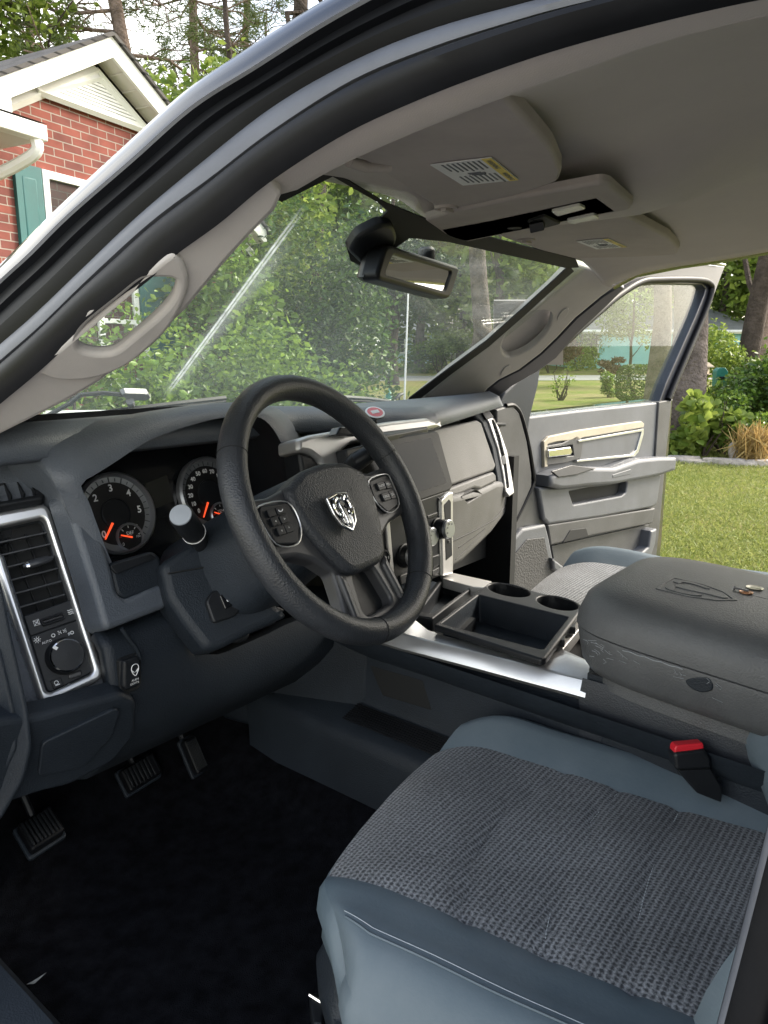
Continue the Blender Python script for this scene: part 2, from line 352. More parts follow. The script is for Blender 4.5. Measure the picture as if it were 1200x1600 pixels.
# ------------------------------------------------------------------ the ground
def gz(x, y):                                       # the lawn rises gently away from the truck
    d = math.hypot(x-CAM[0], y-CAM[1]); return .02*max(0.0, d-3)
def G(px, py):                                      # where a sight line meets the ground
    d = ray(px, py); t = 0.5
    for _ in range(4000):
        p = CAM+d*t
        if p[2] <= gz(p[0], p[1]): return p
        t *= 1.004
    return p
def GD(px, dist):                                   # ground point in the direction of px, dist metres out
    d = ray(px, 560); h = unit(V(d[0], d[1], 0)); p = CAM+h*dist; p[2] = gz(p[0], p[1]); return p
def ground_mat(name, cols, sc, bumpd=.02, rough=1.0):
    m = bpy.data.materials.new(name); m.use_nodes = True; t = m.node_tree; b = t.nodes['Principled BSDF']; L = t.links.new
    co = t.nodes.new('ShaderNodeTexCoord'); prev = None
    for i, (c, s) in enumerate(zip(cols[1:], sc)):
        n = t.nodes.new('ShaderNodeTexNoise'); n.inputs['Scale'].default_value = s; n.inputs['Detail'].default_value = 8; n.inputs['Roughness'].default_value = .7
        L(co.outputs['Object'], n.inputs['Vector'])
        mr = t.nodes.new('ShaderNodeMapRange'); mr.inputs['From Min'].default_value = .42; mr.inputs['From Max'].default_value = .62; L(n.outputs['Fac'], mr.inputs['Value'])
        mx = t.nodes.new('ShaderNodeMix'); mx.data_type = 'RGBA'; L(mr.outputs['Result'], mx.inputs['Factor'])
        if prev is None: mx.inputs['A'].default_value = (*cols[0], 1)
        else: L(prev, mx.inputs['A'])
        mx.inputs['B'].default_value = (*c, 1); prev = mx.outputs['Result']
    L(prev, b.inputs['Base Color']); b.inputs['Roughness'].default_value = rough; b.inputs['Specular IOR Level'].default_value = .15
    n = t.nodes.new('ShaderNodeTexNoise'); n.inputs['Scale'].default_value = 45; n.inputs['Detail'].default_value = 6; L(co.outputs['Object'], n.inputs['Vector'])
    bp = t.nodes.new('ShaderNodeBump'); bp.inputs['Strength'].default_value = .9; bp.inputs['Distance'].default_value = bumpd; L(n.outputs['Fac'], bp.inputs['Height']); L(bp.outputs['Normal'], b.inputs['Normal'])
    return m
LAWN = ground_mat('lawn_turf', [(.150, .180, .036), (.225, .215, .070), (.115, .165, .028), (.25, .215, .10)], (.9, 3.5, .55))
MULCH = ground_mat('bark_mulch', [(.055, .034, .022), (.10, .06, .04), (.03, .02, .014)], (9, 30), .05)
ASPH = ground_mat('pale_asphalt', [(.30, .29, .28), (.36, .35, .33), (.25, .25, .25)], (2, 20), .004, .9)
def sheet(name, pts_rows, m, lift=0.0):
    mb = MB(); mb.grid([[(x, y, gz(x, y)+lift) for x, y in r] for r in pts_rows], m); return tag(mb.build(name), kind='structure')
rad = [0, .5, 1, 2, 3, 4, 5, 6, 8, 10, 13, 17, 22, 30, 40, 60, 90, 140, 220, 330]
sheet('ground', [[(CAM[0]+r*math.cos(a), CAM[1]+r*math.sin(a)) for a in np.linspace(0, 2*math.pi, 65)] for r in rad], LAWN)
def band(name, d0, d1, px0, px1, m, lift, n=24, k=4):
    rows = []
    for d in np.linspace(d0, d1, k):
        rows.append([tuple(GD(x, d/math.cos(math.atan((x-600)/F_PX)))[:2]) for x in np.linspace(px0, px1, n)])
    return sheet(name, rows[::-1], m, lift)
band('road', 33, 38, -300, 1900, ASPH, .012)
sheet('bounce_driveway', [[(x, y) for x in np.linspace(-9, 2.2, 24)] for y in np.linspace(-12, 3.2, 24)], ground_mat('concrete', [(.34, .325, .31), (.28, .27, .255), (.38, .365, .345)], (1.5, 25), .004, .9), .02)  # unseen pale ground, added to bounce neutral light into the cab
band('mulch_bed', 11.4, 14.6, 1015, 1330, MULCH, .008)

# ------------------------------------------------------------------ leaves and trees
def leaf_mesh(name, C, size, m, fold=.35, aspect=.5, droop=None, jitter=.35, inst=1):
    """C: (N,3) leaf centres -> one mesh of folded leaf blades"""
    C = np.asarray(C); N = len(C); s = size*(1+jitter*rng.uniform(-1, 1, N))
    d = rng.normal(size=(N, 3)); d[:, 2] = d[:, 2]*.6 + (droop if droop is not None else 0); d /= np.linalg.norm(d, axis=1)[:, None]
    q = rng.normal(size=(N, 3)); q[:, 2] += .25; a = np.cross(d, q); a /= np.linalg.norm(a, axis=1)[:, None]; u = np.cross(a, d)
    L = s[:, None]*d; Wd = (s*aspect*.5)[:, None]*a; K = (s*aspect*fold*.5)[:, None]*u
    v = np.empty((N, 6, 3)); v[:, 0] = C-L*.5; v[:, 1] = C-L*.1+Wd+K; v[:, 2] = C+L*.22+Wd*.8+K*.8; v[:, 3] = C+L*.5; v[:, 4] = C+L*.22-Wd*.8+K*.8; v[:, 5] = C-L*.1-Wd+K
    f = (np.arange(N)[:, None]*6+np.array([0, 1, 2, 3, 0, 3, 4, 5])[None, :]).reshape(-1)
    me = bpy.data.meshes.new(name); me.vertices.add(N*6); me.vertices.foreach_set('co', v.reshape(-1)); me.loops.add(N*8); me.loops.foreach_set('vertex_index', f.astype(np.int32))
    me.polygons.add(N*2); me.polygons.foreach_set('loop_start', np.arange(N*2, dtype=np.int32)*4)
    me.update(calc_edges=True); me.validate(); me.materials.append(m); return me
def blob_pts(n, c, r, lumps=9, gap=.0, shell=.55, seed=None):
    """leaf positions in an uneven crown: lumps spread through an ellipsoid, denser towards each lump's skin"""
    g = np.random.default_rng(seed if seed is not None else rng.integers(1 << 30))
    r = np.asarray(r, float); out = []
    cen = g.normal(size=(lumps, 3)); cen /= np.linalg.norm(cen, axis=1)[:, None]; cen *= (g.uniform(.15, .72, lumps)**.6)[:, None]
    rr = g.uniform(.26, .50, lumps)
    for k in range(lumps):
        m = int(n*rr[k]**2/np.sum(rr**2)); d = g.normal(size=(m, 3)); d /= np.linalg.norm(d, axis=1)[:, None]
        q = (shell+(1-shell)*g.uniform(0, 1, m)**.6)*rr[k]*(1+.16*g.normal(size=m)); out.append(cen[k]+d*q[:, None])
    return np.concatenate(out)*r+np.asarray(c)
BARK  = mat('pine_bark', (.19, .145, .125), .95, bump=('noise', 14, 1.0, .06), vary=(5, .6), spec=.1)
BARKG = mat('oak_bark', (.125, .105, .098), .95, bump=('noise', 18, 1.0, .06), vary=(4, .6), spec=.1)
BARKD = mat('dark_bark', (.062, .050, .044), .95, bump=('noise', 20, 1.0, .04), vary=(6, .5), spec=.1)
L_OAK  = leaf_mat('oak_leaves', (.060, .105, .018), (.155, .225, .050), .42)
L_LITE = leaf_mat('spring_leaves', (.085, .150, .020), (.22, .29, .065), .45)
L_DARK = leaf_mat('evergreen_leaves', (.014, .032, .012), (.050, .085, .030), .22)
L_HOLLY= leaf_mat('glossy_leaves', (.020, .055, .012), (.105, .185, .030), .28, .28)
L_GLOSS= leaf_mat('azalea_leaves', (.040, .090, .016), (.19, .30, .05), .35, .3)
L_PINE = leaf_mat('pine_needles', (.045, .075, .020), (.125, .165, .055), .25, .5)
L_RED  = leaf_mat('russet_leaves', (.06, .035, .018), (.14, .09, .04), .25)
L_STRAW= leaf_mat('straw_blades', (.22, .15, .05), (.48, .36, .14), .3)
L_FLOW = leaf_mat('white_blossom', (.55, .55, .48), (.8, .8, .74), .3)
def limb(mb, a, b, r0, r1, m, wob=.06, n=6, sides=7):
    a, b = np.asarray(a, float), np.asarray(b, float); L = np.linalg.norm(b-a); P = []
    for i in range(n+1):
        t = i/n; P.append(a+(b-a)*t+(rng.normal(size=3)*wob*L*math.sin(math.pi*t) if 0 < i < n else 0))
    mb.tube(P, [r0+(r1-r0)*i/n for i in range(n+1)], m, n=sides); return P
def tree(base, h, tr, crown, leafm, barkm, label, lean=(0, 0), nleaf=5000, lsize=.16, name='tree', cat='tree', group=None, lumps=10, limbs=6, bare=.35):
    """crown = (centre height, rx, ry, rz)"""
    base = np.asarray(base, float); t = thing(name, label, cat, base, group); mb = MB()
    top = base+V(lean[0], lean[1], h); P = []
    for i in range(9):
        k = i/8; P.append(base+(top-base)*k+(rng.normal(size=3)*V(.012, .012, 0)*h*math.sin(math.pi*k))-V(0, 0, .1*(i == 0)))
    mb.tube(P, [tr*(1.35 if i == 0 else 1.0)*(1-.72*i/8) for i in range(9)], barkm, n=11)
    cc = base+V(lean[0]*crown[0]/h, lean[1]*crown[0]/h, crown[0])
    for i in range(limbs):
        k = bare+(.95-bare)*i/limbs; s = P[min(8, int(k*8))]; a = rng.uniform(0, 6.28)
        e = cc+V(math.cos(a)*crown[1], math.sin(a)*crown[2], rng.uniform(-.4, .7)*crown[3])*.75; limb(mb, s, e, tr*.34*(1-k*.5), tr*.06, barkm)
    mb.build('trunk', t)
    pts = blob_pts(nleaf, cc, crown[1:], lumps=lumps)
    link('crown', leaf_mesh('crown', pts, lsize, leafm), t); return t
def shrub(base, rx, ry, hgt, leafm, label, nleaf=2500, lsize=.06, name='shrub', cat='shrub', group=None, lumps=9, stems=5, lift=.45, barkm=BARKD, aspect=.5, box=False):
    base = np.asarray(base, float); t = thing(name, label, cat, base, group); mb = MB()
    for i in range(stems):
        a = rng.uniform(0, 6.28); limb(mb, base+V(math.cos(a), math.sin(a), 0)*min(rx, ry)*.12-V(0, 0, .03), base+V(math.cos(a)*rx*.6, math.sin(a)*ry*.6, hgt*rng.uniform(.55, .9)), .012+.012*hgt, .004, barkm, sides=5, n=4)
    mb.build('stem', t)
    c = base+V(0, 0, hgt*.52)
    if box:                                         # clipped
        p = rng.uniform(-1, 1, (nleaf, 3)); k = np.abs(p).max(1) < .72; p[k] *= .99/np.abs(p[k]).max(1)[:, None]; nrm = (np.abs(p)**4).sum(1)**.25; p = np.where((nrm > 1)[:, None], p/nrm[:, None], p); pts = p*V(rx, ry, hgt*.5)+c
    else: pts = blob_pts(nleaf, c, (rx*1.1, ry*1.1, hgt*.55), lumps=lumps); pts[:, 2] = np.maximum(pts[:, 2], base[2]+.03)
    link('foliage', leaf_mesh('foliage', pts, lsize, leafm, aspect=aspect), t); return t

# ---- the brick house on the left
HAZ = R(78); HD = V(math.sin(HAZ), math.cos(HAZ), 0); HN = V(HD[1], -HD[0], 0); HN = HN if HN@(CAM-V(5, 6, 0)) > 0 else -HN
hp0 = CAM+ray(150, 260)*(7.6/np.linalg.norm(ray(150, 260)[:2])); HW = PL(hp0, HN)
def brick_mat(name, d):
    m = bpy.data.materials.new(name); m.use_nodes = True; t = m.node_tree; b = t.nodes['Principled BSDF']; L = t.links.new; N = t.nodes.new
    g = N('ShaderNodeNewGeometry'); dt = N('ShaderNodeVectorMath'); dt.operation = 'DOT_PRODUCT'; L(g.outputs['Position'], dt.inputs[0]); dt.inputs[1].default_value = tuple(d)
    sx = N('ShaderNodeSeparateXYZ'); L(g.outputs['Position'], sx.inputs[0]); cb = N('ShaderNodeCombineXYZ'); L(dt.outputs['Value'], cb.inputs[0]); L(sx.outputs['Z'], cb.inputs[1])
    br = N('ShaderNodeTexBrick'); br.inputs['Scale'].default_value = 1; br.inputs['Brick Width'].default_value = .200; br.inputs['Row Height'].default_value = .068; br.inputs['Mortar Size'].default_value = .0052; br.inputs['Mortar Smooth'].default_value = .2; br.inputs['Bias'].default_value = -.2
    br.inputs['Color1'].default_value = (.235, .068, .050, 1); br.inputs['Color2'].default_value = (.125, .046, .042, 1); br.inputs['Mortar'].default_value = (.33, .28, .24, 1)
    L(cb.outputs[0], br.inputs['Vector'])
    n = N('ShaderNodeTexNoise'); n.inputs['Scale'].default_value = 5.5; n.inputs['Detail'].default_value = 8; L(cb.outputs[0], n.inputs['Vector'])
    hs = N('ShaderNodeHueSaturation'); mr = N('ShaderNodeMapRange'); mr.inputs['To Min'].default_value = .55; mr.inputs['To Max'].default_value = 1.45; L(n.outputs['Fac'], mr.inputs['Value']); L(mr.outputs['Result'], hs.inputs['Value']); L(br.outputs['Color'], hs.inputs['Color']); L(hs.outputs['Color'], b.inputs['Base Color'])
    bp = N('ShaderNodeBump'); bp.invert = True; bp.inputs['Strength'].default_value = .8; bp.inputs['Distance'].default_value = .01; L(br.outputs['Fac'], bp.inputs['Height']); L(bp.outputs['Normal'], b.inputs['Normal']); b.inputs['Roughness'].default_value = .9
    return m
def shingle_mat(name, d, c1, c2):
    m = bpy.data.materials.new(name); m.use_nodes = True; t = m.node_tree; b = t.nodes['Principled BSDF']; L = t.links.new; N = t.nodes.new
    g = N('ShaderNodeNewGeometry'); dt = N('ShaderNodeVectorMath'); dt.operation = 'DOT_PRODUCT'; L(g.outputs['Position'], dt.inputs[0]); dt.inputs[1].default_value = tuple(d)
    sx = N('ShaderNodeSeparateXYZ'); L(g.outputs['Position'], sx.inputs[0]); cb = N('ShaderNodeCombineXYZ'); L(dt.outputs['Value'], cb.inputs[0]); L(sx.outputs['Z'], cb.inputs[1])
    br = N('ShaderNodeTexBrick'); br.inputs['Scale'].default_value = 1; br.inputs['Brick Width'].default_value = .30; br.inputs['Row Height'].default_value = .075; br.inputs['Mortar Size'].default_value = .008
    br.inputs['Color1'].default_value = (*c1, 1); br.inputs['Color2'].default_value = (*c2, 1); br.inputs['Mortar'].default_value = (.02, .02, .02, 1); L(cb.outputs[0], br.inputs['Vector']); L(br.outputs['Color'], b.inputs['Base Color'])
    bp = N('ShaderNodeBump'); bp.invert = True; bp.inputs['Distance'].default_value = .02; L(br.outputs['Fac'], bp.inputs['Height']); L(bp.outputs['Normal'], b.inputs['Normal']); b.inputs['Roughness'].default_value = .95
    return m
BRICK = brick_mat('red_brick', HD); SHING = shingle_mat('grey_shingles', -HN, (.12, .112, .108), (.06, .056, .055))
TEAL = mat('teal_paint', (.022, .115, .115), .55, bump=('noise', 60, .1, .003), vary=(3, .2))
SCRN = mat('insect_screen', (.055, .05, .048), .5, bump=('noise', 400, .1, .001)); SOFF = mat('vinyl_soffit', (.66, .63, .58), .6, bump=('noise', 30, .08, .003), vary=(4, .06))
bh = thing('brick_house', 'red brick house with white gable trim, louvred vent and teal shutters', 'house', (hp0[0], hp0[1], gz(hp0[0], hp0[1])))
OV = .24                                            # gable overhang
FPl = PL(hp0+HN*OV, HN)
ap, re_, le = FPl.at(175, 56), FPl.at(264, 168), FPl.at(-130, 226)
sl = (ap[2]-re_[2])/((re_-ap)@HD)                   # pitch, same both sides
half = 3.3
ap3 = ap; re3 = ap+HD*2.2-V(0, 0, sl*2.2); le3 = ap-HD*half-V(0, 0, sl*half)
bw = .17
def down(p, k): return p-V(0, 0, k)
wm = MB(); zb = 0.0
wl = [down(p, bw+.02)-HN*OV for p in (le3, ap3, re3)]
w0, w1 = wl[0]+HD*.35, wl[2]-HD*.35
wl[0] = w0+V(0, 0, sl*.35); wl[2] = w1+V(0, 0, sl*.35)
wm.panel([V(wl[0][0], wl[0][1], zb), V(wl[2][0], wl[2][1], zb), wl[2], wl[1], wl[0]], HN, BRICK, th=.25, bev=0)
wm.grid([[V(wl[2][0], wl[2][1], zb)-HN*.25, wl[2]-HN*.25], [V(wl[2][0], wl[2][1], zb)-HN*9, wl[2]-HN*9]], BRICK)
wm.grid([[V(wl[0][0], wl[0][1], zb)-HN*.25, wl[0]-HN*.25], [V(wl[0][0], wl[0][1], zb)-HN*9, wl[0]-HN*9]], BRICK, flip=True)
wm.build('wall', bh)
rm = MB(); th = V(0, 0, .035)
for e in (le3, re3):
    o_ = (e-ap3)*.03
    a0, a1, b0, b1 = ap3+HN*.03, ap3-HN*9, e+o_+HN*.03, e+o_-HN*9
    rm.grid([[a0, a1], [b0, b1]], SHING); rm.grid([[a0+th, a1+th], [b0+th, b1+th]], SHING); rm.grid([[a0, b0], [a0+th, b0+th]], SHING); rm.grid([[b0, b1], [b0+th, b1+th]], SHING)
rm.build('roof', bh, flat=True)
tm = MB()
for e in (le3, re3): tm.panel([ap3-V(0,0,.003), down(ap3, bw), down(e, bw), e-V(0,0,.003)], HN, WHITEP, th=.03, bev=.004)
ret = FPl.pts([(6, 172), (57, 146), (58, 190), (6, 196)])
tm.build('rake_board', bh)
sm = MB()
for e in (le3, re3):
    sm.grid([[down(ap3, bw-.03), down(e, bw-.03)], [down(ap3, bw-.03)-HN*OV, down(e, bw-.03)-HN*OV]], SOFF)
    for i in range(1, 14):                          # soffit boards
        p = ap3+(e-ap3)*i/14; sm.tube([down(p, bw-.024)-HN*.03, down(p, bw-.024)-HN*(OV-.01)], .008, SOFF, n=6)
    q0, q1 = down(ap3, bw+.07)-HN*(OV-.02), down(e, bw+.07)-HN*(OV-.02); sm.tube([q0, q1], .045, WHITEP, n=4)
sm.build('soffit', bh)
vm = MB(); va = down(ap3, bw+.13)-HN*(OV-.03); vh = .30; vw = .62
vm.panel([va, va-HD*vw-V(0, 0, vh), va+HD*vw-V(0, 0, vh)], HN, INK, th=.02, bev=0)
for i in range(1, 11):
    k = i/10.5; c0 = va-V(0, 0, vh*k)+HN*.01; hw = vw*k*.97; vm.box(c0, HD*hw, V(0, 0, .011)+HN*.012, HN*.006, WHITEP, bev=.001)
for s in (-1, 1): vm.tube([va+HN*.015, va+HD*s*vw-V(0, 0, vh)+HN*.015], .030, WHITEP, n=4)
vm.tube([va-HD*(vw+.05)-V(0, 0, vh)+HN*.015, va+HD*(vw+.05)-V(0, 0, vh)+HN*.015], .032, WHITEP, n=4); vm.build('louvre_vent', bh)
def hwin(tl, wd, ht):
    z = V(0, 0, 1); q = MB(); c = tl+HD*wd/2-z*ht/2
    def rc(a, b, d): return [c-HD*a-z*b+HN*d, c+HD*a-z*b+HN*d, c+HD*a+z*b+HN*d, c-HD*a+z*b+HN*d]
    q.panel(rc(wd/2, ht/2, .03), HN, WHITEP, th=.05, bev=.006, holes=[rc(wd/2-.065, ht/2-.065, .03)]); f = q.build('window', bh)
    q = MB(); q.panel(rc(wd/2-.06, ht/2-.06, .0), HN, SCRN, th=.01, bev=0); q.box(c+HN*.012, HD*(wd/2-.06), z*.022, HN*.01, WHITEP); q.build('pane', f); return f
def shut(tl, wd, ht):
    z = V(0, 0, 1); q = MB(); c = tl+HD*wd/2-z*ht/2
    q.box(c+HN*.02, HD*wd/2, z*ht/2, HN*.018, TEAL, bev=.004)
    for s in (-1, 1): q.box(c+z*s*ht*.235+HN*.03, HD*(wd/2-.055), z*(ht*.235-.05), HN*.014, TEAL, bev=.018)
    q.build('shutter', bh)
t0 = HW.at(62, 264); hwin(t0, 1.0, 1.5); s0 = HW.at(16, 252); sw = abs((t0-s0)@HD)-.02; shut(t0-HD*(sw+.015), sw, 1.42); shut(t0+HD*1.015, sw, 1.42)
t1 = HW.at(214, 405); hwin(t1-HD*.55, .62, 1.2); shut(t1+HD*.09, .40, 1.15)
gm = MB()                                           # eaves gutter and downspout on the lower roof at the corner
g0, g1 = PL(hp0+HN*.62, HN).at(74, 196), PL(hp0+HN*.62, HN).at(-120, 150)
g1 = g0-HD*2.6; g1[2] = g0[2]
gm.panel([g0, g0-V(0, 0, .11), g1-V(0, 0, .11), g1], HN, WHITEP, th=.10, bev=.012); gm.build('gutter', bh)
lm = MB(); lm.grid([[g0+V(0, 0, .01), g1+V(0, 0, .01)], [g0-HN*.62+V(0, 0, .14), g1-HN*.62+V(0, 0, .14)]], SHING); lm.grid([[g0-V(0, 0, .10), g1-V(0, 0, .10)], [g0-HN*.62-V(0, 0, .10), g1-HN*.62-V(0, 0, .10)]], SOFF)
rb_ = [g0-HD*.02+V(0,0,.01)-HN*.02, g0-HD*.02-HN*.62+V(0,0,.3), g0-HD*.55-HN*.62+V(0,0,.3), g0-HD*.55-HN*.02+V(0,0,.01)]
lm.box(g0-HD*.28-HN*.40+V(0, 0, .13), HD*.20, V(0, 0, .13), HN*.14, WHITEP, bev=.01); lm.build('eave_return', bh)
dm = MB(); d0 = g0-HD*.07-HN*.06-V(0, 0, .09)
dp = [d0, d0-V(0, 0, .10), d0-HD*.06-HN*.20-V(0, 0, .20), d0-HD*.20-HN*.50-V(0, 0, .34), d0-HD*.22-HN*.53-V(0, 0, .50), V(d0[0], d0[1], .1)-HD*.22-HN*.53]
dm.tube(cr(dp[:5], 4)+[dp[5]], .045, WHITEP, n=8); dm.build('downspout', bh)

# ---- far houses
def far_house(px0, px1, dist, z_eave, z_top, wallc, roofc, label, win, trimc=WHITEP, hip=.22, depth=9, ext=0):
    a, b = GD(px0, dist/math.cos(math.atan((px0-600)/F_PX))), GD(px1, dist/math.cos(math.atan((px1-600)/F_PX))); g = min(a[2], b[2]); a[2] = b[2] = g
    d = unit(b-a); n = V(d[1], -d[0], 0); n = n if n@(CAM-a) > 0 else -n; z = V(0, 0, 1); t = thing('house', label, 'house', (a+b)/2)
    W_ = MB(); W_.add([a-z*.3, b-z*.3, b+z*z_eave, a+z*z_eave, a-n*depth-z*.3, b-n*depth-z*.3, b-n*depth+z*z_eave, a-n*depth+z*z_eave], [(0, 1, 2, 3), (1, 5, 6, 2), (4, 0, 3, 7), (5, 4, 7, 6)], wallc); W_.build('wall', t)
    L = np.linalg.norm(b-a); e = .5; r0, r1 = a+d*L*hip-n*depth/2+z*z_top, b-d*L*(hip if not ext else 0)-n*depth/2+z*z_top
    A, B, Cc, Dd = [p+z*z_eave for p in (a-d*e+n*e, b+d*e+n*e, b+d*e-n*(depth+e), a-d*e-n*(depth+e))]
    rf = MB(); rf.add([A, B, Cc, Dd, r0, r1], [(0, 1, 5, 4), (1, 2, 5), (2, 3, 4, 5), (3, 0, 4)], roofc); rf.build('roof', t, flat=True)
    q = MB(); q.tube([A-z*.08, B-z*.08], .12, trimc, n=4); q.tube([A-z*.08, Dd-z*.08], .12, trimc, n=4); q.tube([a+n*.08+z*z_eave, a+n*.08], .07, trimc, n=4); q.build('trim', t)
    for (u, zz, wd, ht) in win:
        c = a+d*L*u+z*zz+n*.03
        def rc(x, y, k): return [c-d*x-z*y+n*k, c+d*x-z*y+n*k, c+d*x+z*y+n*k, c-d*x+z*y+n*k]
        q = MB(); q.panel(rc(wd/2+.12, ht/2+.12, .05), n, trimc, th=.06, bev=.01, holes=[rc(wd/2, ht/2, .05)]); f = q.build('window', t); q = MB(); q.panel(rc(wd/2, ht/2, .0), n, SCRN, th=.01, bev=0); q.box(c+n*.02, d*wd/2, z*.03, n*.02, trimc); q.build('pane', f)
    return t
AQUA = mat('aqua_siding', (.28, .56, .58), .6, bump=('noise', 20, .1, .01), vary=(1.5, .08)); GREYR = mat('grey_roof', (.20, .21, .22), .95, bump=('noise', 8, .3, .02), vary=(2, .25))
PALEB = mat('pale_blue_siding', (.42, .56, .62), .6, bump=('noise', 20, .1, .01), vary=(1.5, .08)); TANR = mat('tan_roof', (.40, .35, .29), .95, bump=('noise', 8, .3, .02), vary=(2, .2)); TANW = mat('cream_siding', (.50, .46, .38), .6, bump=('noise', 20, .1, .01), vary=(1.5, .08))
far_house(908, 1180, 47, 2.35, 4.3, AQUA, GREYR, 'aqua house with grey hipped roof beyond the round shrub', [(.05, 1.35, .8, 1.1), (.62, 1.35, .9, 1.1)], hip=.2)
far_house(600, 680, 62, 2.6, 4.4, PALEB, GREYR, 'pale blue house behind the lawn, seen through the windscreen', [(.25, 1.5, 1.2, 1.2), (.7, 1.5, 1.2, 1.2)])
far_house(690, 772, 70, 2.5, 5.2, TANW, TANR, 'cream house with tan roof by the tall pine, through the windscreen', [(.3, 1.3, 1.2, 1.2)])

# ---- trees one can tell apart
def at_d(px, d): return GD(px, d)
tree(at_d(1074, 12.5), 15, .27, (13.5, 4.2, 4.2, 3.0), L_OAK, BARKG, 'thick grey trunked oak just beyond the open passenger door', nleaf=5000, lsize=.2)
tree(at_d(1029, 20), 17, .24, (14.5, 4, 4, 3.5), L_OAK, BARKG, 'grey trunked tree behind the clipped round shrub, seen through the door glass', nleaf=4000, lsize=.24)
tree(at_d(1163, 17), 9.5, .235, (6.1, 3.2, 3.0, 2.0), L_LITE, BARKD, 'leaning dark trunked tree with bright leaves over the flower bed', lean=(.55, -.65), nleaf=6000, lsize=.17)
tree(at_d(1188, 24), 16, .20, (13, 3, 3, 3), L_PINE, BARK, 'slim pinkish pine trunk behind the leaning tree', nleaf=3000, lsize=.25, name='pine_tree')
tree(at_d(746, 24), 16, .32, (13.5, 4.5, 4.5, 3.5), L_OAK, BARKG, 'broad grey trunk rising behind the rear view mirror', nleaf=5000, lsize=.26)
tree(at_d(614, 30), 7.0, .22, (3.7, 2.5, 2.5, 2.0), L_DARK, BARKD, 'short dark crowned tree standing alone on the lawn, left of the aerial', nleaf=6500, lsize=.2, limbs=8)
tree(at_d(985, 30), 4.2, .07, (2.6, 1.6, 1.6, 1.35), L_OAK, BARKD, 'small airy ornamental tree before the aqua house', nleaf=2600, lsize=.14, lumps=12)
far = [(530, 48, 'o'), (600, 52, 'o'), (655, 44, 'o'), (690, 55, 'l'), (720, 46, 'o'), (775, 40, 'o'), (800, 58, 'l'), (835, 50, 'o'), (872, 62, 'p'), (900, 55, 'l'), (930, 66, 'p'), (956, 60, 'p'), (968, 72, 'p'), (1000, 64, 'o'), (1040, 70, 'p'), (1075, 60, 'l'), (1120, 56, 'o'), (1150, 66, 'p'), (1185, 52, 'l'), (1225, 58, 'o'), (480, 40, 'l'), (430, 46, 'o')]
L_FAR = leaf_mat('far_leaves', (.085, .140, .030), (.19, .26, .070), .45)
kinds = {'o': ('broadleaf tree', L_FAR, BARKG), 'l': ('pale green tree', L_LITE, BARKG), 'p': ('slender pine', L_PINE, BARK)}
words_ = ['first', 'second', 'third', 'fourth', 'fifth', 'sixth', 'seventh', 'eighth', 'ninth', 'tenth', 'eleventh', 'twelfth']
cnt = {}
far.sort()
for px, d, k in far:
    cnt[k] = cnt.get(k, 0)+1; kn, lm_, bk = kinds[k]; h = rng.uniform(15, 20)
    lab = 'far %s beyond the road, %s of its kind from the left' % (kn, words_[cnt[k]-1])
    if k == 'p': tree(at_d(px, d), h, .26, (h*.78, 3.0, 3.0, h*.22), lm_, bk, lab, nleaf=2600, lsize=.42, name='pine_tree', group='trees in the far wood', limbs=5)
    else: tree(at_d(px, d), h, .28, (h*.50, 4.6, 4.6, h*.46), lm_, bk, lab, nleaf=4200, lsize=.46, name='tree', group='trees in the far wood', lumps=16)
# far wood that reads as one mass; paler leaf colour stands in for haze
pts = []
for i in range(52):
    px = rng.uniform(-700, 1500); d = rng.uniform(72, 105); b = at_d(px, d); hh = rng.uniform(9, 17)
    pts.append(blob_pts(620, b+V(0, 0, hh*.45), (4.8, 4.8, hh*.5), lumps=7))
wood = link('woods', leaf_mesh('woods', np.concatenate(pts), .75, L_LITE)); tag(wood, 'distant leafy woods closing off the view beyond the road', 'woods', kind='stuff')

# pines over the house roof, against the white sky
def pine(base, h, tr, label, z0, nb=26, spread=3.2, side=None, tuft=60, dead=True):
    base = np.asarray(base, float); t = thing('pine_tree', label, 'pine tree', base); mb = MB(); P = [base+V(rng.normal()*.02*h*(i/10), rng.normal()*.02*h*(i/10), h*i/10-(.1 if i == 0 else 0)) for i in range(11)]
    mb.tube(P, [tr*(1-.6*i/10) for i in range(11)], BARK, n=10); tips = []
    for i in range(nb):
        z = z0+(h*.98-z0)*(i+.5)/nb; s = np.array([np.interp(z, [p[2]-base[2] for p in P], [p[k] for p in P]) for k in range(3)]); a = rng.uniform(0, 6.28)
        ln = spread*(1-.45*(z-z0)/(h-z0))*rng.uniform(.6, 1.1); e = s+V(math.cos(a)*ln, math.sin(a)*ln, rng.uniform(-.5, .6)); Q = limb(mb, s, e, tr*.2, .015, BARK, wob=.07, n=6, sides=6)
        for k in range(2, 7):
            for _ in range(3):
                q = Q[min(k, 6)]+rng.normal(size=3)*V(.5, .5, .35); limb(mb, Q[min(k, 6)-1], q, .018, .007, BARK, n=3, sides=4); tips.append(q)
    mb.build('trunk', t); T = np.repeat(np.array(tips), tuft, 0); d = rng.normal(size=T.shape); d /= np.linalg.norm(d, axis=1)[:, None]
    T = T+d*rng.uniform(.06, .26, len(T))[:, None]; link('crown', leaf_mesh('crown', T, .19, L_PINE, aspect=.10, fold=.2), t); return t
pine(at_d(226, 17), 17, .19, 'tall pine with reddish trunk rising just right of the house gable', 6.2, spread=3.4)
pine(at_d(318, 22), 18, .17, 'second open crowned pine further right above the gable', 6.8, spread=3.2)
pine(at_d(90, 24), 19, .17, 'pine whose needles hang over the shingled roof slope', 8.5, spread=4.0)
pine(at_d(395, 27), 19, .17, 'bare branched pine beside the white sky gap', 8.0, spread=2.8, nb=18)
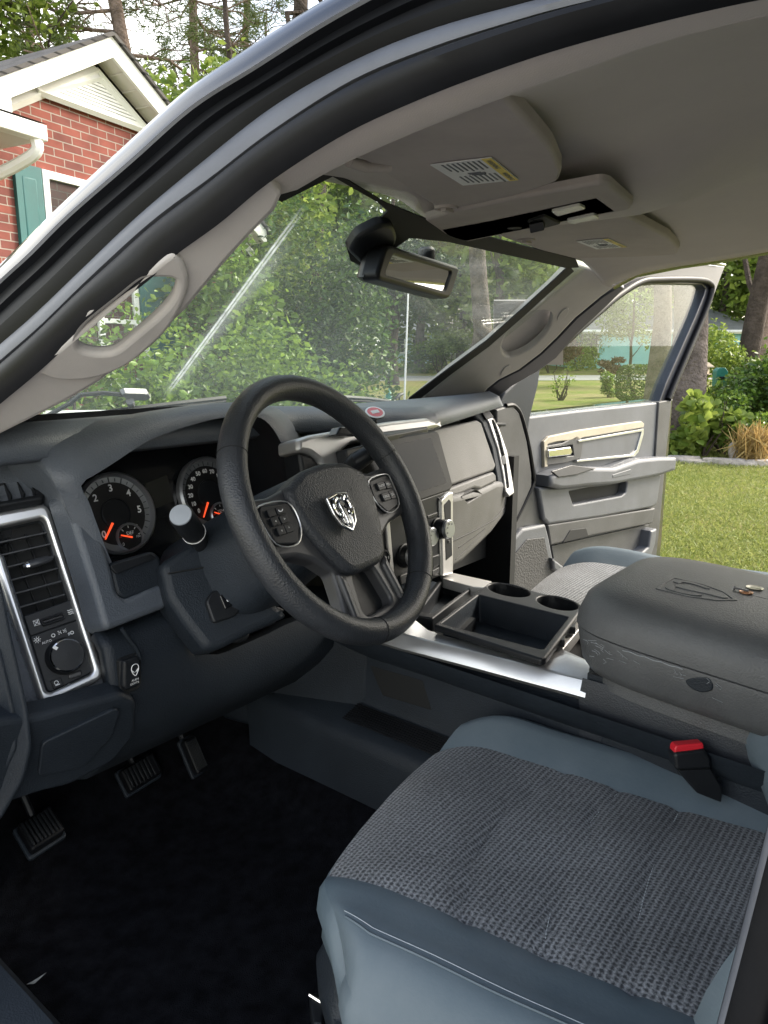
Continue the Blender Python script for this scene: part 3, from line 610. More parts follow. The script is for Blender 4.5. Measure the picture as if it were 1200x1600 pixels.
tree(at_d(0, 17), 10.5, .2, (8.4, 2.6, 2.6, 2.0), L_LITE, BARKD, 'bright yellow green tree above the roof at the far left', nleaf=6000, lsize=.16)
tree(at_d(488, 13), 11.5, .2, (10.2, 1.7, 1.7, 1.3), L_OAK, BARKD, 'leafy spray of a tree against the sky over the truck roof', nleaf=3500, lsize=.14)

tree(at_d(372, 11), 6.5, .10, (3.6, 1.5, 1.3, 1.9), L_LITE, BARKD, 'bright young tree between the brick house and the holly', nleaf=6500, lsize=.12, lumps=16)
# ---- hedge and shrubs
for i, (px, d, h, rx, lab) in enumerate([(95, 5.6, 1.85, .9, 'glossy hedge shrub before the house, seen through the grab handle opening'), (215, 6.0, 1.95, 1.0, 'glossy hedge shrub under the teal shutter'), (330, 6.4, 1.75, 1.0, 'sunlit yellow green hedge shrub behind the wiper streak'), (410, 6.9, 1.85, .8, 'low bright hedge shrub against the tall holly')]):
    shrub(at_d(px, d), rx, .75, h, L_GLOSS, lab, nleaf=7500, lsize=.062, name='hedge_shrub', cat='hedge shrub', group='hedge shrubs along the house', lumps=14)
hb = at_d(484, 9.5); shrub(hb, 1.05, 1.0, 3.5, L_HOLLY, 'tall rounded dark green holly bush behind the steering wheel', nleaf=17000, lsize=.075, lumps=22, name='holly_bush', cat='bush')
shrub(at_d(425, 12.5), 1.4, 1.1, 4.8, L_LITE, 'loose tall green bush between the hedge and the holly', nleaf=9000, lsize=.10, lumps=18, name='bush', cat='bush')
shrub(at_d(346, 8.4), 1.1, .9, 2.35, L_GLOSS, 'leafy bush rising behind the hedge by the house corner', nleaf=6000, lsize=.10, lumps=16, name='bush', cat='bush')
shrub(G(997, 629), .58, .55, 1.02, L_HOLLY, 'clipped round shrub on the lawn, seen through the passenger door glass', nleaf=4500, lsize=.07, box=True)
shrub(G(950, 621), .30, .3, .78, L_GLOSS, 'small loose shrub beside the clipped round one', nleaf=900, lsize=.08)
shrub(G(861, 583), 1.5, 1.3, 2.5, L_RED, 'dark russet bush at the road edge', nleaf=3000, lsize=.16)
shrub(G(905, 578), 3.2, 1.5, 3.3, L_LITE, 'pale bush by the aqua house corner', nleaf=2000, lsize=.2)
shrub(G(690, 583), 3.0, 2.2, 2.4, L_OAK, 'low green bush right of the aerial beyond the road', nleaf=3000, lsize=.2)
shrub(G(960, 584), 1.6, .6, .8, L_RED, 'reddish planting along the aqua house wall', nleaf=1500, lsize=.12)
shrub(G(876, 626), .42, .4, 1.05, L_LITE, 'spindly young sapling on the lawn near the road', nleaf=170, lsize=.08, stems=9, name='sapling', cat='sapling')
shrub(at_d(1106, 11.6), .55, .5, .95, L_LITE, 'broad leaved bright green plant in front of the oak trunk', nleaf=750, lsize=.15, aspect=.75, name='leafy_plant', cat='plant')
shrub(at_d(1150, 12.0), .75, .6, .95, L_GLOSS, 'low yellow green azalea in the middle of the bed', nleaf=3200, lsize=.065, name='azalea', cat='shrub')
shrub(at_d(1195, 13), .85, .7, 1.55, L_HOLLY, 'dark green shrub behind the straw coloured grass', nleaf=4200, lsize=.08)
shrub(at_d(1120, 16.5), 1.1, .8, 2.1, L_LITE, 'tall pale shrub behind the green feeder', nleaf=4200, lsize=.09)
shrub(at_d(1215, 15.5), .8, .8, 1.5, L_OAK, 'tall mid green shrub at the back of the bed beside the leaning trunk', nleaf=4200, lsize=.09)
shrub(at_d(1245, 14), 1.0, .8, 1.9, L_GLOSS, 'rounded shrub at the end of the stone edging', nleaf=4200, lsize=.08)
gb = at_d(1191, 11.3); t = thing('ornamental_grass', 'straw coloured ornamental grass clump by the stone edging', 'grass clump', gb)
n_ = 700; c_ = gb+np.c_[rng.normal(0, .11, n_), rng.normal(0, .11, n_), rng.uniform(.1, .38, n_)]; link('foliage', leaf_mesh('foliage', c_, .42, L_STRAW, aspect=.035, droop=1.6), t)
# ---- stone edging, feeders, garden bits
STONE = mat('field_stone', (.36, .33, .30), .9, bump=('noise', 25, .8, .02), vary=(9, .35))
slab = [(1050, .15, .055), (1070, .30, .075), (1098, .20, .05), (1112, .14, .04), (1133, .22, .07), (1157, .24, .08), (1184, .22, .06), (1212, .24, .08), (1240, .2, .06)]
lbl = ['small flat stone nearest the oak trunk in the bed edging', 'long pale slab, largest stone of the bed edging', 'low tapered stone right of the long pale slab', 'smallest sunken stone in the bed edging', 'flat rounded stone below the azalea', 'thick pale stone below the leaning rock', 'flat stone under the straw grass clump', 'stone past the straw grass clump in the edging', 'last stone of the bed edging by the frame']
for (px, hw, hh), lb in zip(slab, lbl):
    p = at_d(px, 11.1+rng.uniform(-.12, .12)); d = unit(V(R_[0], R_[1], 0)); n = V(-d[1], d[0], 0); mb = MB()
    rows = []
    for k, (s, z) in enumerate([(.96, -.03), (1.0, hh*.5), (.93, hh), (.5, hh*1.12), (.0, hh*1.14)]):
        rows.append([p+d*hw*s*math.cos(a)*(1+.16*math.sin(3*a+px))+n*.11*s*math.sin(a)*(1+.2*math.cos(2*a+px))+V(0, 0, z) for a in np.linspace(0, 2*math.pi, 15)[:-1]])
    mb.grid(rows, STONE, closed=True); tag(mb.build('edging_stone', ang=60), lb, 'stone', 'edging stones along the bed')
p = at_d(1168, 11.35); mb = MB(); rows = []
for s, z in [(1, -.03), (1, .12), (.7, .22), (.2, .27), (0, .275)]: rows.append([p+V(R_[0], R_[1], 0)*(.10*s*math.cos(a)-z*.35)+V(A_[0], A_[1], 0)*.07*s*math.sin(a)+V(0, 0, z) for a in np.linspace(0, 6.283, 11)[:-1]])
mb.grid(rows, STONE, closed=True); tag(mb.build('leaning_rock', ang=60), 'upright grey rock leaning in the mulch bed', 'rock')
WOODP = mat('pale_wood', (.52, .43, .32), .7, bump=('noise', 60, .2, .004), vary=(12, .2)); GREENP = mat('green_plastic', (.02, .17, .13), .4, bump=('noise', 80, .05, .002), vary=(9, .2))
b = at_d(1103, 13.0); t = thing('bird_feeder', 'pale wooden bird feeder with peaked roof on a post beside the oak', 'bird feeder', b); zf = 1.585-.012*13+.0
mb = MB(); mb.cube((b[0]-.02, b[1]-.02, b[2]-.1), (b[0]+.02, b[1]+.02, zf-.10), BARKD); mb.build('post', t)
mb = MB(); mb.cube((b[0]-.085, b[1]-.085, zf-.10), (b[0]+.085, b[1]+.085, zf-.085), WOODP); mb.cube((b[0]-.055, b[1]-.055, zf-.085), (b[0]+.055, b[1]+.055, zf+.02), WOODP); mb.build('body', t)
mb = MB(); mb.lathe((b[0], b[1], zf+.015), (0, 0, 1), [(.14, 0), (.14, .012), (.05, .075), (.0, .09)], WOODP, n=4); mb.build('roof', t, flat=True)
b = at_d(1131, 14.0); t = thing('squirrel_feeder', 'teal green box feeder on a post among the shrubs', 'feeder', b); zf = 1.585-.022*14
mb = MB(); mb.cube((b[0]-.03, b[1]-.03, b[2]-.1), (b[0]+.03, b[1]+.03, zf-.17), BARKD); mb.build('post', t)
mb = MB(); dr = unit(V(R_[0], R_[1], 0)); ar = unit(V(A_[0], A_[1], 0)); mb.panel([V(b[0], b[1], zf)+dr*x+V(0, 0, z) for x, z in [(-.09, -.17), (.09, -.17), (.10, .08), (.05, .15), (-.05, .15), (-.10, .10)]], -ar, GREENP, th=.16, bev=.01, r=.02); mb.build('body', t)
mb = MB(); mb.box(V(b[0], b[1], zf-.02)-ar*.02+dr*-.02, dr*.045, V(0, 0, .022), -ar*.02, BLACK); mb.build('opening', t)
# white porch railing low at the left, beyond the bonnet
t = thing('porch_railing', 'white slatted railing low in front of the house', 'railing', at_d(120, 5.0)); mb = MB(); mb2 = MB()
ra, rb = at_d(60, 5.0), at_d(178, 4.9)
for k in range(12):
    q = ra+(rb-ra)*k/11; mb.cube((q[0]-.012, q[1]-.012, q[2]), (q[0]+.012, q[1]+.012, 1.25), WHITEP)
mb.build('baluster', t)
mb2.tube([V(ra[0], ra[1], 1.255), V(rb[0], rb[1], 1.255)], .016, WHITEP, n=4); mb2.build('rail', t)
b = G(608, 629); t = thing('garden_ornament', 'small green pointed garden ornament with white base on the lawn', 'ornament', b); zo = 1.585-9.5*.046
mb = MB(); mb.cube((b[0]-.13, b[1]-.13, b[2]-.02), (b[0]+.13, b[1]+.13, b[2]+.10), WHITEP); mb.build('base', t)
mb = MB(); mb.lathe((b[0], b[1], b[2]+.10), (0, 0, 1), [(.16, 0), (.07, .17), (.02, .25), (.02, .33), (0, .335)], GREENP, n=10); mb.build('top', t)
# grass blades on the near lawn
n_ = 60000; d_ = 4.2+8.5*rng.uniform(0, 1, n_)**1.25; px_ = rng.uniform(960, 1330, n_); ang = YAW+np.arctan((px_-600)/F_PX)
cx, cy = CAM[0]+d_*np.sin(ang), CAM[1]+d_*np.cos(ang); hz_ = rng.uniform(.01, .035, n_)
L_GRASS = leaf_mat('grass_blades', (.115, .165, .030), (.30, .33, .11), .3, .6)
g_ = link('grass', leaf_mesh('grass', np.c_[cx, cy, .02*np.maximum(0, d_-3)+hz_], .055, L_GRASS, aspect=.12, droop=1.0)); tag(g_, 'short mown grass blades on the lawn beside the truck', 'grass', kind='stuff')
# ------------------------------------------------------------------ THE TRUCK
TR = thing('pickup_truck', 'black pickup truck seen through its open driver door, grey cloth cabin', 'pickup truck', (0, 0, 0))
def part(mb, name, parent=None, label=None, **k): return mb.build(name, parent if parent is not None else TR, label, **k)
def plane3(a, b, c, toward=CAM):
    n = unit(np.cross(np.asarray(b)-a, np.asarray(c)-a)); return PL(a, n if n@(np.asarray(toward)-a) > 0 else -n)
SIDE = PL((-.79, 0, 1.45), (-1, 0, .275))            # plane of the driver's door opening
NB = 90
L0 = [(-420, 800), (-160, 575), (-60, 476), (0, 416), (67, 351), (122, 298), (172, 250), (235, 193), (300, 135), (376, 82), (451, 35), (508, 0), (600, -50), (760, -122), (1000, -205), (1400, -290)]
L1 = [(-420, 822), (-160, 595), (-60, 498), (0, 439), (46, 397), (105, 338), (206, 250), (300, 167), (395, 107), (489, 47), (571, 0), (660, -45), (800, -100), (1050, -178), (1400, -250)]
L2 = [(-420, 905), (-160, 680), (-60, 590), (0, 538), (55, 490), (126, 422), (210, 342), (300, 266), (426, 167), (552, 95), (678, 44), (836, 0), (1000, -42), (1400, -125)]
L3 = [(-420, 930), (-160, 705), (-60, 615), (0, 563), (63, 508), (134, 439), (235, 347), (330, 276), (426, 203), (552, 124), (678, 72), (804, 32), (900, 6), (1080, -35), (1400, -95)]
L5 = [(-420, 972), (-160, 748), (-60, 673), (0, 624), (57, 576), (147, 494), (223, 437), (265, 397), (336, 345), (413, 281), (520, 211), (615, 164), (741, 113), (900, 60), (1135, 0), (1400, -50)]
LR = [(380, 335), (440, 303), (490, 274), (552, 244), (640, 206), (720, 174), (791, 148), (850, 127), (900, 110), (1000, 74), (1130, 38), (1260, 4), (1450, -30)]
NB = 90
def curve(l, off):                                  # cut every outline by the same family of diagonals, so the bands stay parallel
    q = np.array(cr([V(x, y, 0) for x, y in l], 8)); s_ = q[:, 0]-q[:, 1]; t_ = np.linspace(-1210, 1440, NB)
    return np.array(SIDE.pts(list(zip(np.interp(t_, s_, q[:, 0]), np.interp(t_, s_, q[:, 1]))), off))
def lerp_rows(a, b, t, off=0.0): return a+(b-a)*t+SIDE.n*off
c0, c1, c2, c3, c5 = curve(L0, .0), curve(L1, .012), curve(L2, .0), curve(L3, .004), curve(L5, .0)
mb = MB()                                           # painted roof side
up_ = V(.55, 0, .83)
rows = [c0+up_*.0+V(1.3, 0, .10)*k for k in (1.0, .6, .25, .08)]
roofz = [np.array([[p[0]+(.0-p[0])*k*1.0, p[1], p[2]+.12*(1-(1-k)**2.2)] for p in c0]) for k in (1.0, .7, .4, .2, .08, .03)]
def ctr(p):
    w = min(1, max(0, (.02-p[1])/.30)); w = w*w*(3-2*w); return (p+V(.03, .012, .012))*(1-w)+V(0, p[1]-.02, 1.905)*w
roofz = [np.array([V(p[0]+(ctr(p)[0]-p[0])*k, p[1]+(ctr(p)[1]-p[1])*k, p[2]+(ctr(p)[2]-p[2])*(1-(1-k)**2.2)) for p in c0]) for k in (1.0, .7, .4, .2, .08, .03)]
mb.grid(roofz+[c0, lerp_rows(c0, c1, .35, .006), lerp_rows(c0, c1, .75, .004), c1], PAINT)
part(mb, 'roof_panel')
mb = MB(); c1b = lerp_rows(c1, c2, .03, -.001); mb.grid([c1, lerp_rows(c1, c2, .012, .002), c1b], SILV)
part(mb, 'drip_moulding')
mb = MB(); mb.grid([c1b, lerp_rows(c1, c2, .08, -.007), lerp_rows(c1, c2, .30, -.004), lerp_rows(c1, c2, .34, -.009), lerp_rows(c1, c2, .62, -.006), lerp_rows(c1, c2, .66, -.002), lerp_rows(c1, c2, .93, -.004), c2-SIDE.n*.006], APER); part(mb, 'door_aperture')
mb = MB(); mb.grid([c2-SIDE.n*.006, lerp_rows(c2, c3, .0, .0), lerp_rows(c2, c3, .3, .003), lerp_rows(c2, c3, .75, .0025), c3, c3-SIDE.n*.006], RUBG); part(mb, 'flange_trim')
mb = MB(); mb.grid([c3-SIDE.n*.006, lerp_rows(c3, c5, .10, -.006)]+[lerp_rows(c3, c5, t, o) for t, o in ((.14, .0), (.2, .004), (.35, .008), (.55, .009), (.75, .006), (.9, .001), (1.0, -.005))], RUB); part(mb, 'door_seal')

# ---- windscreen and pillars
WS = PL((0, .62, 1.47), (0, -.6346, -1.0))           # faces the cabin
def wsp(px, py): return WS.at(px, py)
GLASS = glass_mat('windscreen_glass', (.96, .99, .965), .06, streak=[(wsp(270, 606), wsp(458, 352), .0045, 1.6), (wsp(268, 610), wsp(440, 392), .03, .22), (wsp(636, 455), wsp(600, 330), .002, .0)])
GLASS2 = glass_mat('door_glass', (.92, .96, .94), .010)
mb = MB(); mb.panel([V(-.74, .84, 1.33), V(.74, .84, 1.33), V(.62, .03, 1.845), V(-.62, .03, 1.845)], WS.n, GLASS, th=.006, bev=0, r=.08); part(mb, 'windscreen')
mb = MB()                                           # black ceramic border and the patch behind the mirror
def ws(l, off=.002): return [WS.at(x, y, off) for x, y in l]
mb.panel(ws([(470, 262), (510, 262), (604, 318), (690, 352), (900, 405), (905, 418), (885, 419), (700, 378), (640, 372), (572, 420), (548, 408), (540, 380), (585, 350), (606, 330), (590, 316), (520, 276), (440, 316), (430, 310)]), WS.n, DEEP, th=.003, bev=0)
mb.panel(ws([(636, 632), (640, 622), (700, 577), (760, 533), (815, 484), (860, 443), (890, 415), (897, 424), (868, 449), (820, 493), (765, 541), (705, 585), (648, 630)]), WS.n, DEEP, th=.003, bev=0)
part(mb, 'glass_border')
pL = plane3(SIDE.at(0, 622), SIDE.at(350, 330), PX(-.692).at(200, 560))
mb = MB()
hole = [(124, 547), (122, 538), (124, 526), (139, 506), (189, 466), (219, 442), (235, 436), (267, 436), (275, 445), (269, 468), (248, 494), (210, 527), (181, 550), (160, 555), (138, 553)]
mb.panel(pL.pts([(-98, 690), (-6, 616), (50, 571), (139, 488), (216, 431), (258, 390), (330, 338), (408, 277), (420, 278), (439, 303), (428, 328), (390, 366), (350, 410), (320, 446), (290, 482), (250, 520), (200, 562), (150, 598), (100, 627), (50, 652), (0, 677), (-90, 720)], -.007), pL.n, PILL, th=.012, bev=.003, holes=[pL.pts(hole, -.007)], hsm=True, hbev=.004)
pt = part(mb, 'pillar_trim', ang=30)
mb = MB(); mb.panel(pL.pts([(57, 578), (66, 586), (90, 594), (118, 595), (150, 591), (178, 582), (206, 567), (238, 541), (262, 516), (280, 488), (291, 462), (294, 440), (290, 422), (282, 408), (268, 400), (235, 424), (200, 456), (150, 498), (100, 540)], -.001), pL.n, PILL, th=.010, bev=.004, smooth=True, holes=[pL.pts(hole, -.001)], hsm=True, hbev=.005)
part(mb, 'grab_handle', pt)
ie = [(439, 303), (428, 328), (390, 366), (350, 410), (320, 446), (290, 482), (250, 520), (200, 562), (150, 598), (100, 627), (50, 652), (0, 677), (-90, 720)]
mb = MB(); mb.grid([[pL.at(x, y, -.012) for x, y in ie], [WS.at(x-3, y-3, .004) for x, y in ie]], PILL); solid(part(mb, 'pillar_return', ang=60), .004)
mb = MB(); mb.grid([[pL.at(x, y, -.006) for x, y in cr([(408, 288), (424, 276), (440, 302)], 6)], [pL.at(x+10, y-8, -.004) for x, y in cr([(408, 288), (424, 276), (440, 302)], 6)]], PILL)
# right pillar
pR = plane3(V(.70, .60, 1.47), PX(.57).at(890, 412), PX(.80).at(840, 560))
mb = MB(); hR = [(786, 552), (784, 540), (792, 522), (810, 499), (826, 488), (845, 485), (859, 488), (862, 497), (858, 512), (845, 530), (826, 546), (806, 556), (794, 558)]
mb.panel(pR.pts([(636, 634), (700, 580), (760, 536), (815, 487), (860, 446), (893, 412), (930, 424), (962, 448), (940, 464), (900, 497), (872, 527), (845, 553), (812, 578), (780, 594), (762, 608), (752, 622), (748, 640), (640, 640)]), pR.n, PILL, th=.02, bev=.006, holes=[pR.pts(hR)], hsm=True, hbev=.005)
mb.panel(pR.pts([(770, 570), (772, 470), (880, 470), (880, 570)], -.028), pR.n, PILL, th=.004, bev=0)
pr = part(mb, 'pillar_trim', ang=30)
mb = MB(); mb.panel(pR.pts([(748, 642), (752, 622), (762, 608), (780, 594), (812, 578), (845, 553), (872, 527), (900, 497), (940, 464), (968, 446), (976, 452), (950, 478), (905, 520), (870, 560), (840, 582), (800, 604), (778, 622), (768, 645)], -.012), pR.n, JAMB, th=.03, bev=.006); part(mb, 'jamb')
for cx, cy, rr in ((880, 492, 11), (790, 580, 9)):
    q = MB(); q.panel([pR.at(cx+rr*.8*math.cos(a)-rr*.2*math.sin(a), cy+rr*.8*math.sin(a)-rr*.5*math.cos(a), .003) for a in np.linspace(0, 6.28, 13)[:-1]], pR.n, PILL, th=.004, bev=.001); q.build('trim_cap', pr)

# ---- headliner
redge = [(880, 405), (897, 413), (925, 430), (955, 449), (990, 430), (1060, 416), (1130, 406), (1200, 393), (1330, 372)]
HR = PX(.665); re3_ = np.array(cr([HR.at(x, y) for x, y in redge], 4))
lx = np.r_[[V(-.57, .09, 1.812), V(-.60, .0, 1.80), V(-.640, -.10, 1.785)], np.array([SIDE.at(x, y, -.055) for x, y in LR[3:]])]; lx = lx[np.r_[True, True, True, lx[3:, 1] < -.14]]
def edge_at(E, y, x0, z0):
    i = np.argsort(E[:, 1]); Y = E[i, 1]
    if y < Y[0]: return V(E[i[0], 0], y, E[i[0], 2])
    return V(*[np.interp(y, Y, E[i, k]) for k in range(3)])
rows = []

for y in [.085, .07, .03, -.02, -.08, -.15, -.22, -.3, -.4, -.5, -.6, -.75, -.95, -1.2, -1.5, -1.75]:
    a, b = edge_at(lx, y, 0, 0), edge_at(re3_, y, 0, 0); r = []
    q_ = min(1, max(0, (-.16-y)/.45)); fz = 1.835+.055*q_*q_*(3-2*q_)
    for k in np.linspace(-1, 1, 41):
        s = (k+1)/2; e = a+(b-a)*s; f = (1-abs(k)**3.5); z = e[2]+(fz-e[2])*f
        kw = math.exp(-(e[0]/.125)**4)*math.exp(-((y+.10)/.235)**6); z += (1.802-z)*kw
        r.append(V(e[0], y, z))
    rows.append(r)
mb = MB(); mb.grid(rows, HEADL); hl = part(mb, 'headliner', ang=60); solid(hl, .02, -1)
mb = MB()                                           # rail trim strip between seal and ceiling
qa = np.array(cr([V(x, y, 0) for x, y in L5], 8)); qb = np.array(cr([V(x, y, 0) for x, y in LR], 8)); tt = np.linspace(135, 1420, 48)
def onS(q, off): s_ = q[:, 0]-q[:, 1]; return np.array([SIDE.at(np.interp(t, s_, q[:, 0]), np.interp(t, s_, q[:, 1]), off) for t in tt])
ra_, rb_2 = onS(qa, -.006), onS(qb, -.040)
mb.grid([ra_, ra_*.7+rb_2*.3+SIDE.n*.006, ra_*.3+rb_2*.7+SIDE.n*.008, rb_2, rb_2-SIDE.n*.02+V(0, 0, .012)], HEADL); part(mb, 'rail_trim')
# ---- sun visors
DN = V(0, 0, -1)
def visor_label(q, o, ex, ey, w_, h_):               # warning sheet: yellow band and lines of print
    ex, ey = unit(ex), unit(ey); n = np.cross(ex, ey)
    q.box(o+n*.0006, ex*w_/2, ey*h_/2, n*.0006, PAPER, bev=0)
    q.box(o+ey*(h_*.42)+n*.0012, ex*w_/2, ey*h_*.078, n*.0004, YELL, bev=0)
    for s in (-1, 1):
        q.text('WARNING' if s < 0 else 'WARNING', o+ex*s*w_*.27+ey*h_*.42, ex, ey, h_*.115, INK, lift=.0019, bold=.0002)
        for k in range(8):
            l = w_*(.38 if k else .42)*rng.uniform(.72, 1); q.box(o+ex*(s*w_*.27-(w_*.19-l/2))+ey*(h_*(.27-.085*k))+n*.0015, ex*l/2, ey*h_*.014, n*.0003, INK, bev=0)
    q.box(o-ey*h_*.02+n*.0015, ex*w_*.035, ey*h_*.11, n*.0003, INK, bev=0); q.lathe(o+ey*h_*.13+n*.0015, n, [(w_*.02, 0), (w_*.02, .0004)], INK, n=10)
    q.tube([o+ex*w_*.02-ey*h_*.08+n*.0017, o+ex*w_*.05+ey*h_*.06+n*.0017, o+ex*w_*.03+ey*h_*.15+n*.0017], .0014, INK, n=4)
zl, zr = PZ(1.802), PZ(1.808)
def vdome(amp): return lambda a, b: amp*(math.cos(min(1, abs(a)/.22)*1.5))
mb = MB(); mb.panel(zl.pts([(470, 232), (560, 246), (600, 272), (650, 303), (691, 331), (735, 326), (800, 308), (872, 284), (878, 268), (862, 232), (825, 190), (786, 150), (700, 120)]), DN, VISOR, th=.016, bev=.005, r=.010)
vl = part(mb, 'sun_visor', ang=32)
q = MB(); o = zl.at(744, 267)+DN*.001; ex = unit(zl.at(801, 285)-zl.at(739, 237)); ey = unit(np.cross(DN, ex)); visor_label(q, o, ex, ey, .112, .072); q.build('warning_label', vl)
def clip(px, py, pl, par, k=1):
    q = MB(); c = pl.at(px, py)+DN*.002
    q.lathe(c, DN, [(.018*k, -.004), (.017*k, .0015), (.012*k, .0015), (.009*k, -.003), (.0, -.004)], VISOR, n=18); q.box(c+V(.004, 0, 0)+DN*.002, V(.011*k, 0, 0), V(0, .0045*k, 0), DN*.003, VISOR, bev=.001); q.build('pivot_clip', par)
clip(697, 323, zl, vl)
q = MB(); c = zl.at(572, 255)+DN*.004; q.tube([c+V(-.03, .0, 0), c, c+V(.03, -.01, .004)], [.006, .0065, .006], VISOR, n=10); q.build('pivot_arm', vl)
mb = MB(); mb.panel(zr.pts([(735, 348), (790, 373), (850, 393), (905, 408), (928, 407), (951, 416), (977, 419), (1032, 408), (1056, 399), (1062, 389), (1045, 372), (973, 335), (930, 318), (860, 325)]), DN, VISOR, th=.016, bev=.005, r=.01); vr = part(mb, 'sun_visor', ang=32)
q = MB(); o = zr.at(941, 380)+DN*.001; ex = unit(zr.at(988, 390)-zr.at(925, 363)); ey = unit(np.cross(DN, ex)); visor_label(q, o, ex, ey, .125, .062); q.build('warning_label', vr)
clip(822, 374, zr, vr)
# ---- overhead console
zo_ = PZ(1.797)
mb = MB(); mb.panel(zo_.pts([(664, 345), (700, 333), (800, 312), (938, 287), (952, 290), (989, 321), (984, 328), (860, 351), (726, 379), (694, 366)]), DN, VISOR, th=.012, bev=.005, r=.006); oc = part(mb, 'overhead_console', ang=50)
q = MB(); q.panel(zo_.pts([(690, 359), (760, 346), (850, 327), (932, 309), (961, 330), (860, 350), (726, 377), (700, 368)], .0), DN, GLOSS, th=.004, bev=.001, r=.004)
q.panel(zo_.pts([(690, 359), (760, 346), (850, 327), (932, 309), (961, 330), (860, 350), (726, 377), (700, 368)], 0), DN, BLACK, th=.0042, bev=.0012, r=.004); q.build('console_panel', oc)
for l in ([(862, 327), (905, 317), (915, 322), (871, 334)], [(886, 341), (928, 332), (936, 337), (894, 347)]):
    q = MB(); q.panel(zo_.pts(l), DN, LENS, th=.006, bev=.0015, r=.003).panel([p+DN*.004 for p in zo_.pts(l)], DN, LENS, th=.004, bev=.001, r=.003); q.build('reading_lamp', oc)
q = MB(); q.panel([p+DN*.004 for p in zo_.pts([(824, 343), (850, 334), (876, 346), (846, 354)])], DN, DEEP, th=.004, bev=.001, r=.004); q.box(zo_.at(840, 342)+DN*.010, V(.012, .004, 0), V(-.004, .010, 0), DN*.006+V(.003, 0, 0), BLACK, bev=.002); q.build('roof_switch', oc)
q = MB(); q.lathe(zo_.at(804, 352)+DN*.004, DN, [(.012, 0), (.011, .001), (.0, .0)], DEEP, n=16); q.build('microphone', oc)

# ---- rear view mirror: housing, glass, mount, buttons
mo = PY(.12).at(655, 424); mx = unit(V(.98, .17, .0)); mz = V(0, 0, 1); mn = unit(np.cross(mx, mz)); mn = mn if mn@(CAM-mo) > 0 else -mn
# local axes fitted to the four corners seen
cM = [PL(mo, mn).at(x, y) for x, y in [(604, 380), (720, 417), (704, 468), (588, 436)]]
mb = MB(); mb.panel([p for p in cM], mn, BLACK, th=.030, bev=.006, r=.020, holes=[[PL(mo, mn).at(x, y) for x, y in [(615, 397), (707, 424), (696, 455), (602, 429)]]], hr=.010, hbev=.003)
back = [p-mn*.030 for p in cM]; c_ = sum(back)/4
rows = [[c_+(np.array(p)-c_)*k-mn*d for p in resample(back+[back[0]], 25)[:-1]] for k, d in ((.99, -.004), (.97, .006), (.88, .02), (.6, .032), (.2, .036), (.01, .036))]
mb.grid(rows, BLACK, closed=True); rm_ = part(mb, 'mirror', ang=50)
q = MB(); q.panel([PL(mo, mn).at(x, y, -.004) for x, y in [(611, 393), (712, 421), (699, 459), (597, 432)]], mn, MIRR, th=.004, bev=0, r=.010); q.build('mirror_glass', rm_)
q = MB(); hc = [PL(mo, mn).at(x, y) for x, y in [(604, 380), (588, 436)]]
q.tube([c_-mn*.03, c_-mn*.055+V(0, 0, .02), WS.at(600, 372)-V(0, 0, .01)], [.016, .013, .018], BLACK, n=12); q.panel(ws([(545, 395), (560, 370), (596, 352), (616, 354), (622, 372), (612, 400), (598, 428), (580, 428)], .018), WS.n, BLACK, th=.018, bev=.006, r=.012)
q.build('mirror_mount', rm_)
q = MB()
for x, y in ((682, 397),): q.lathe(PL(mo, mn).at(x, y)-mn*.02, V(0, 0, 1), [(.016, -.01), (.016, .008), (.012, .013), (0, .014)], BLACK, n=16)
q.build('mirror_clamp', rm_)

# ---- cowl, wipers, bonnet, aerial
mb = MB(); rows = []
for yk, z in ((.66, 1.425), (.78, 1.41), (.95, 1.40), (1.0, 1.385)): rows.append([V(x, yk-.18*(x/.8)**2, z-.03*(x/.8)**2) for x in np.linspace(-.86, .86, 25)])
mb.grid(rows, BLACK); solid(part(mb, 'cowl'), .01)
mb = MB(); rows = []
for yk, z in ((.98, 1.36), (1.1, 1.375), (1.4, 1.36), (1.8, 1.31), (2.1, 1.22), (2.2, 1.0), (2.22, .6)): rows.append([V(x, yk-.12*(x/.9)**2, z-.07*abs(x/.9)**3+.02*math.exp(-((abs(x)-.45)/.2)**2)) for x in np.linspace(-.93, .93, 33)])
mb.grid(rows, PAINT); solid(part(mb, 'bonnet'), .02)
def fender(s):
    q = MB(); q.grid([[V(s*.93, y, 1.29-.02*(y-1)) for y in np.linspace(.75, 2.2, 8)], [V(s*.98, y, 1.15) for y in np.linspace(.75, 2.2, 8)], [V(s*.98, y, .6) for y in np.linspace(.75, 2.2, 8)]], PAINT); solid(part(q, 'fender'), .02)
fender(-1); fender(1)
mb = MB(); WO = .022                                 # wiper: blade, arm, bracket, on the outside of the glass
def wo(l, off=-.02): return [WS.at(x, y, off) for x, y in l]
mb.tube(wo([(48, 668), (120, 652), (200, 640), (290, 629), (352, 622)]), .006, BLACK, n=6)
mb.tube(wo([(48, 672), (120, 657), (200, 645), (290, 634), (352, 627)], -.014), .004, RUB, n=6); wp = part(mb, 'wiper')
q = MB(); q.tube(wo([(70, 652), (110, 630), (125, 617), (160, 614), (196, 617)], -.035), .0045, BLACK, n=6); q.build('wiper_arm', wp)
q = MB(); q.panel(wo([(190, 618), (196, 615), (232, 616), (236, 622), (228, 626), (200, 627)], -.03), WS.n, STEEL, th=.012, bev=.002, r=.003); q.tube(wo([(203, 626), (205, 632)], -.025), .008, STEEL, n=8); q.build('wiper_bracket', wp)
q = MB(); q.panel(wo([(42, 668), (46, 660), (62, 655), (66, 662), (48, 672)], -.02), WS.n, STEEL, th=.008, bev=.002, r=.003); q.build('wiper_end', wp)
